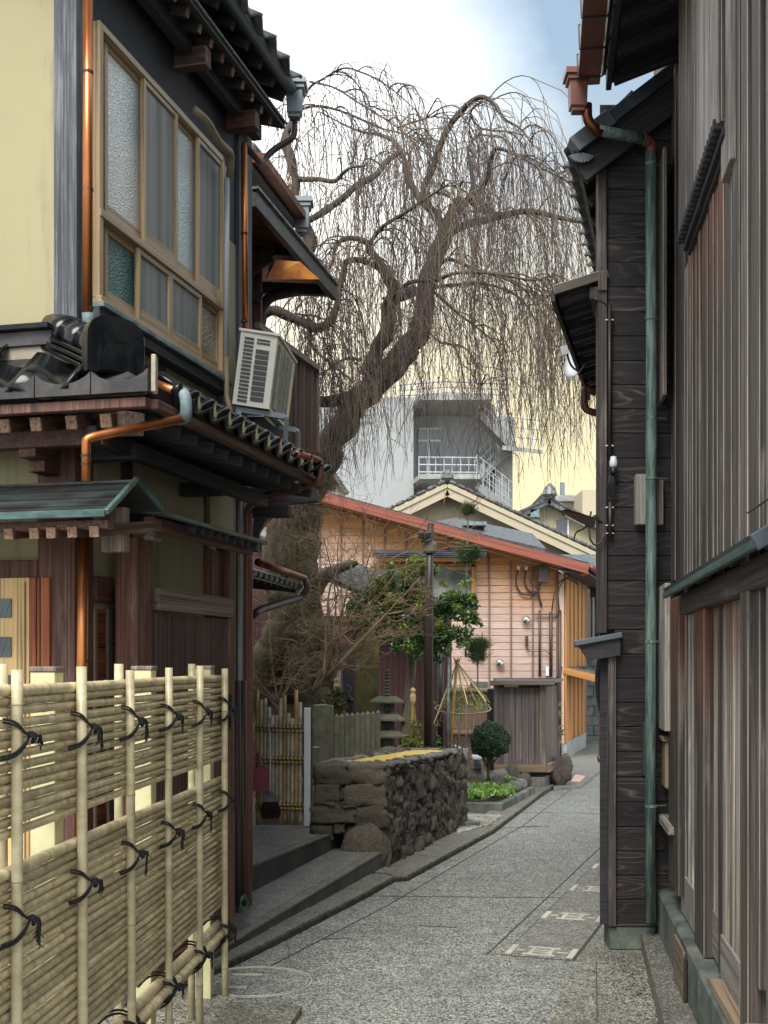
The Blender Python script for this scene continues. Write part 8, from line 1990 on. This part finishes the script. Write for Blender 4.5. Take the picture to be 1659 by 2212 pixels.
# fine bare sprays sprouting from the mossy trunk
N5 = 700; base = np.array([tuple(w) for w in tw_]); bi = rng.integers(6, 110 if len(base) > 110 else len(base) - 1, N5); rr = np.array(tr_)[bi]
an = rng.uniform(0, 2 * np.pi, N5); off = np.stack([np.cos(an), -np.abs(np.sin(an)), np.zeros(N5)], 1)
P5 = base[bi] + off * rr[:, None]; D5 = off + np.array([0, 0, 0.5]) + rng.normal(size=(N5, 3)) * 0.4
A5 = arcs(P5, D5, rng.uniform(0.12, 0.5, N5), 6, 0.4, rng.uniform(0.1, 0.7, N5), 0.3, rng)
stuffpart('trunk_sprays', twig_mesh('trunk_sprays', A5, np.linspace(1, 0.4, 6)[None, :] * rng.uniform(0.0025, 0.005, (N5, 1)), 'twig_tan', 3), trunk)
# ---------------------------------------------------------------- branching bare shrubs
def bare(name, label, base, height, spread, n0, seed, m='twig_tan', cat='shrub', stemr=0.03, levels=3, lean=(0, 0), flat=0.5, mult=(9, 7, 5), stempts=None):
    r = np.random.default_rng(seed); th = thing(name, label, cat, tuple(base))
    b = np.array(base, float); K = 8; t = np.linspace(0, 1, K)[None, :, None]
    ang = r.uniform(0, 2 * np.pi, n0); D = np.stack([np.cos(ang) * spread, np.sin(ang) * spread * 0.7, np.full(n0, 1.0) * r.uniform(0.6, 1.1, n0)], 1) + np.array([lean[0], lean[1], 0])
    L = height * r.uniform(0.6, 1.0, (n0, 1, 1)); C = b[None, None, :] + D[:, None, :] * L * t + r.normal(size=(n0, 1, 3)) * 0.10 * L * np.sin(t * 4) * t
    rad = np.linspace(1, 0.45, K)[None, :] * stemr * r.uniform(0.6, 1, (n0, 1)); 
    stem = None
    for i in range(n0):
        o = tube('stem', [Vector(c) for c in C[i]], list(rad[i]), m if stemr < 0.02 else 'bark_grey', th, 6); stem = stem or o
    prev = C; pr = rad
    for lv in range(levels):
        N = int(len(prev) * mult[lv]); i = r.integers(0, len(prev), N); k = r.integers(2, K, N); P0 = prev[i, k]; d = prev[i, k] - prev[i, k - 1]; d /= np.linalg.norm(d, axis=1, keepdims=True)
        dv = d + r.normal(size=(N, 3)) * 0.75; dv[:, 2] *= flat; dv /= np.linalg.norm(dv, axis=1, keepdims=True); ln = height * (0.42, 0.25, 0.14)[lv] * r.uniform(0.5, 1.15, (N, 1, 1))
        C = P0[:, None, :] + dv[:, None, :] * ln * t + r.normal(size=(N, 1, 3)) * 0.09 * ln * np.sin(t * 5) + np.array([0, 0, 1]) * (0.12 * ln * t ** 2)
        rad = np.linspace(1, 0.4, K)[None, :] * np.minimum(pr[i, k], 0.02)[:, None] * 0.62; rad = np.maximum(rad, 0.0018)
        stuffpart(('branches', 'twigs', 'fine_twigs')[lv], twig_mesh('twigs', C, rad, m, 4 if lv == 0 else 3), stem); prev, pr = C, rad
    return th, stem, prev
bare('bare_maple', 'bare tan maple with fine spreading twigs in front of the cherry trunk', P(672, 1500, 11.9), 1.15, 0.55, 5, 3, stemr=0.024, lean=(0.25, 0), mult=(6, 5, 3))
bare('bare_maple_shrub', 'low bare shrub of pale twigs left of the cherry roots', P(600, 1520, 11.7), 0.85, 0.75, 6, 5, stemr=0.014, mult=(5, 4, 3))
bare('slender_bare_maple', 'slender bare maple rising in front of the cedar boards', P(716, 1420, 12.2), 1.75, 0.28, 4, 8, stemr=0.022, lean=(0.12, 0), flat=0.8, mult=(6, 5, 3))
bare('bare_shrub_by_monument', 'thin bare spreading shrub reaching toward the stone monument', P(700, 1470, 11.6), 0.95, 0.9, 3, 14, stemr=0.018, lean=(0.55, 0), mult=(7, 5, 3))
# ---------------------------------------------------------------- leafy blobs
def clump(blobs, Y, n, r, thick=0.6, seed=1):
    """leaf positions in lumpy masses; blobs (x, y, radius px)"""
    g = np.random.default_rng(seed); out = []
    tot = sum(b[2] ** 2 for b in blobs)
    for b in blobs:
        k = int(n * b[2] ** 2 / tot); c = P(b[0], b[1], Y + (b[3] if len(b) > 3 else 0)); R_ = b[2] / FPX * Y
        sub = g.normal(size=(9, 3)); sub /= np.linalg.norm(sub, axis=1, keepdims=True); sub *= R_ * g.uniform(0.35, 0.85, (9, 1)); sub[:, 1] *= thick; 
        w = g.integers(0, 9, k); q = g.normal(size=(k, 3)); q /= np.linalg.norm(q, axis=1, keepdims=True); q *= R_ * 0.42 * g.uniform(0.4, 1.1, (k, 1)) ** 0.6; q[:, 2] *= 0.7
        out.append(np.array(c)[None] + sub[w] + q)
    return np.concatenate(out)
cm = thing('camellia_tree', 'small glossy dark green camellia with a grey trunk beside the dark pole', 'tree', P(882, 1650, 12.8))
cs_ = tube('trunk', [Vector(v) for v in [P(876, 1690, 12.8), P(874, 1600, 12.8), P(880, 1520, 12.8), P(888, 1450, 12.8), P(890, 1410, 12.8)]], [0.062, 0.055, 0.05, 0.05, 0.045], 'bark_grey', cm, 12)
for pts, r in (([(888, 1440), (870, 1375), (850, 1352), (810, 1348), (780, 1345)], 0.026), ([(890, 1415), (905, 1370), (930, 1352), (960, 1340), (1000, 1320)], 0.026), ([(890, 1415), (888, 1370), (880, 1310), (890, 1250)], 0.022), ([(895, 1395), (862, 1376), (845, 1362), (842, 1320)], 0.016), ([(960, 1390), (985, 1378), (1000, 1372), (1012, 1360)], 0.02), ([(900, 1400), (935, 1380), (975, 1372)], 0.02)):
    L = smooth_line([(x, y, 12.8 + 0.1 * i, 1) for i, (x, y) in enumerate(pts)], 4); tube('limb', [P(a[0], a[1], a[2]) for a in L], list(np.linspace(r, r * 0.4, len(L))), 'bark_grey', cs_, 7)
bl_c = [(905, 1232, 40), (870, 1262, 44), (835, 1250, 26), (800, 1310, 42), (765, 1330, 26), (850, 1310, 46), (905, 1310, 46), (955, 1318, 48), (1000, 1325, 40), (1028, 1340, 20), (900, 1362, 40), (950, 1368, 44), (1000, 1372, 30), (860, 1392, 34), (905, 1400, 36), (950, 1398, 34), (840, 1340, 34), (980, 1290, 26)]
bl_c += [(775, 1300, 30), (815, 1285, 32), (790, 1350, 26), (830, 1370, 24), (1015, 1300, 22)]
C_all = clump(bl_c, 12.6, 15500, 0, 0.9, 3)
stuffpart('foliage', leaves_mesh('foliage', C_all, 0.044, 'leaf', 0.5, 0.4, 2), cs_)
yl = [(820, 1262, 22), (850, 1295, 20), (915, 1300, 22), (800, 1330, 16), (880, 1395, 16), (940, 1345, 20), (1003, 1262, 12), (975, 1285, 16), (960, 1260, 12), (1018, 1290, 13), (1015, 1255, 8), (985, 1310, 12), (900, 1215, 20), (880, 1235, 20), (925, 1225, 18), (870, 1355, 12), (845, 1225, 16)]
stuffpart('lit_yellow_foliage', leaves_mesh('lit_yellow_foliage', clump(yl, 12.4, 3000, 0, 0.8, 9), 0.040, 'leaf_lt', 0.5, 0.2, 4), cs_)  # yellow leaves paint light falling on parts of the crown
# pine shoots
def pine(name, label, tufts, stem, Y, seed):
    th = thing(name, label, 'pine', P(stem[0][0], stem[0][1], Y)); st_ = tube('stem', [P(x, y, Y) for x, y in stem], 0.011, 'bark_grey', th, 6); r = np.random.default_rng(seed)
    for (x, y, R_) in tufts:
        N = 420; L = R_ / FPX * Y; d = r.normal(size=(N, 3)); d[:, 2] = np.abs(d[:, 2]) * 1.5 + 0.15; d /= np.linalg.norm(d, axis=1, keepdims=True)
        b0 = np.array(P(x, y, Y))[None] + r.normal(size=(N, 3)) * L * 0.20; t = np.linspace(0, 1, 3)[None, :, None]
        C = b0[:, None, :] + d[:, None, :] * L * t * r.uniform(0.6, 1.0, (N, 1, 1)); stuffpart('needles', twig_mesh('needles', C, np.full((N, 3), 0.0022) * np.array([[1, 1, .4]]), 'needle', 3), st_)
pine('young_pine', 'slender young pine with tufted shoots in front of the cedar boards', [(1008, 1208, 34), (1022, 1200, 26), (1012, 1106, 24), (1000, 1186, 18)], [(1006, 1420), (1008, 1200), (1012, 1098)], 13.0, 4)
pine('lower_pine_sprig', 'single dense pine tuft on a thin stem above the bamboo fence', [(1032, 1422, 34), (1022, 1400, 26), (1040, 1398, 26)], [(1032, 1500), (1032, 1430)], 14.5, 6)
# topiary ball
tp = thing('topiary_ball', 'clipped dark green topiary ball on a short forked trunk in the bed', 'topiary', P(1060, 1690, 14.0))
r = np.random.default_rng(5); N = 6500; d = r.normal(size=(N, 3)); d /= np.linalg.norm(d, axis=1, keepdims=True); rad = 0.232 * (1 - 0.22 * r.random((N, 1)) ** 2.2) * (1 + 0.05 * np.sin(d[:, :1] * 7 + d[:, 2:] * 9)); c = np.array(P(1059, 1601, 14.0))
ts_ = tube('trunk', [P(1056, 1690, 14.0), P(1054, 1665, 14.0), P(1058, 1640, 14.0)], 0.018, 'bark_dk', tp, 8)
for x in (1040, 1052, 1068, 1080): tube('limb', [P(1055, 1662, 14.0), P(x, 1628, 14.0)], [0.013, 0.008], 'bark_dk', ts_, 6)
C = c + d * rad; C[:, 2] = np.where(C[:, 2] < c[2] - 0.15, C[:, 2] + 0.04, C[:, 2])
stuffpart('foliage', leaves_mesh('foliage', C, 0.024, 'leaf_dk', 0.6, 0, 7), ts_)
V = [c + np.array(q) * 0.19 for q in [tuple(v) for v in IV]]; MB().add(V, IF).build('inner_growth', 'leaf_dk', ts_)
# ferns and low leaves in the garden bed
def fern(p, n, L, r, col='fern'):
    C = []; 
    for _ in range(n):
        a = r.uniform(0, 6.28); l = L * r.uniform(0.6, 1.1)
        for k in range(9):
            t = (k + 1) / 9; c = np.array(p) + np.array([math.cos(a), math.sin(a), 0]) * l * t + np.array([0, 0, l * (1.1 * t - 0.85 * t * t)])
            for s in (-1, 1): C.append(c + np.array([-math.sin(a), math.cos(a), 0]) * s * 0.018 * (1.15 - t))
    return C
r = np.random.default_rng(9); C = []
spots = [(1012, 1735), (1030, 1738), (1060, 1740), (1075, 1735), (1085, 1730), (1020, 1700), (1040, 1695), (1060, 1694), (1080, 1698), (1000, 1755), (1045, 1728), (1070, 1715), (1010, 1712), (1092, 1712), (1030, 1752), (1078, 1748), (1000, 1728), (1050, 1705)]
for x, y in spots:
    p = G(x, y); C += fern((p.x, p.y, 0.12), 16, r.uniform(0.18, 0.34), r)
gp2 = thing('garden_bed_ferns', 'bright green ferns growing among the stones of the raised bed', 'ferns', G(1050, 1735)); 
o = link('fronds', leaves_mesh('fronds', np.array(C), 0.055, 'fern', 0.45, 0, 3), Matrix(), gp2); o['kind'] = 'stuff'; gp2['kind'] = 'stuff'
# underplanting near the pole and the gate
def shrub(name, label, blobs, Y, n, size, m, seed, stemxy, cat='shrub'):
    th = thing(name, label, cat, P(stemxy[0], stemxy[1], Y)); s = None
    for k in range(3):
        o = tube('stem', [P(stemxy[0] + k * 3, stemxy[1], Y), P(blobs[k % len(blobs)][0], blobs[k % len(blobs)][1], Y)], [0.012, 0.005], 'bark_grey', th, 5); s = s or o
    stuffpart('foliage', leaves_mesh('foliage', clump(blobs, Y, n, 0, 0.8, seed), size, m, 0.45, 0.1, seed), s)
shrub('variegated_shrub', 'loose shrub with pale green leaves left of the dark pole foot', [(885, 1600, 26), (900, 1565, 16), (870, 1625, 18), (910, 1610, 16)], 12.4, 700, 0.045, 'leaf_lt', 21, (888, 1660))
shrub('low_leafy_shrub', 'low shrub with broad leaves between the two dark poles', [(940, 1600, 18), (950, 1625, 20), (935, 1640, 18)], 12.6, 420, 0.055, 'leaf', 22, (945, 1670))
shrub('tied_small_tree', 'little tree with sparse yellowish leaves under the straw ropes', [(1000, 1505, 34), (955, 1520, 20), (1030, 1515, 24), (985, 1540, 22), (945, 1560, 12), (1048, 1525, 12)], 13.0, 620, 0.036, 'leaf_lt', 23, (985, 1640))
shrub('nandina_at_house_corner', 'thin yellow green shrub at the corner post of the cedar house', [(1206, 1545, 12), (1210, 1575, 12), (1200, 1605, 10), (1208, 1520, 7)], 17.5, 190, 0.05, 'leaf_lt', 24, (1204, 1660))
shrub('shrub_behind_screen', 'dark narrow leaved shrub leaning against the granite end post', [(725, 1500, 20), (720, 1535, 22), (735, 1520, 18), (712, 1465, 12)], 12.3, 700, 0.05, 'olive', 25, (722, 1600))
shrub('moss_tufts', 'olive moss and tufts clinging to the cherry trunk', [(620, 1240, 30, -.7), (650, 1180, 24, -.6), (610, 1180, 20, -.5), (640, 1390, 30, -.8), (690, 1190, 20, -.5), (590, 1340, 20, -.5), (655, 1110, 20, -.5)], 13.0, 500, 0.03, 'olive', 26, (640, 1500), 'moss')
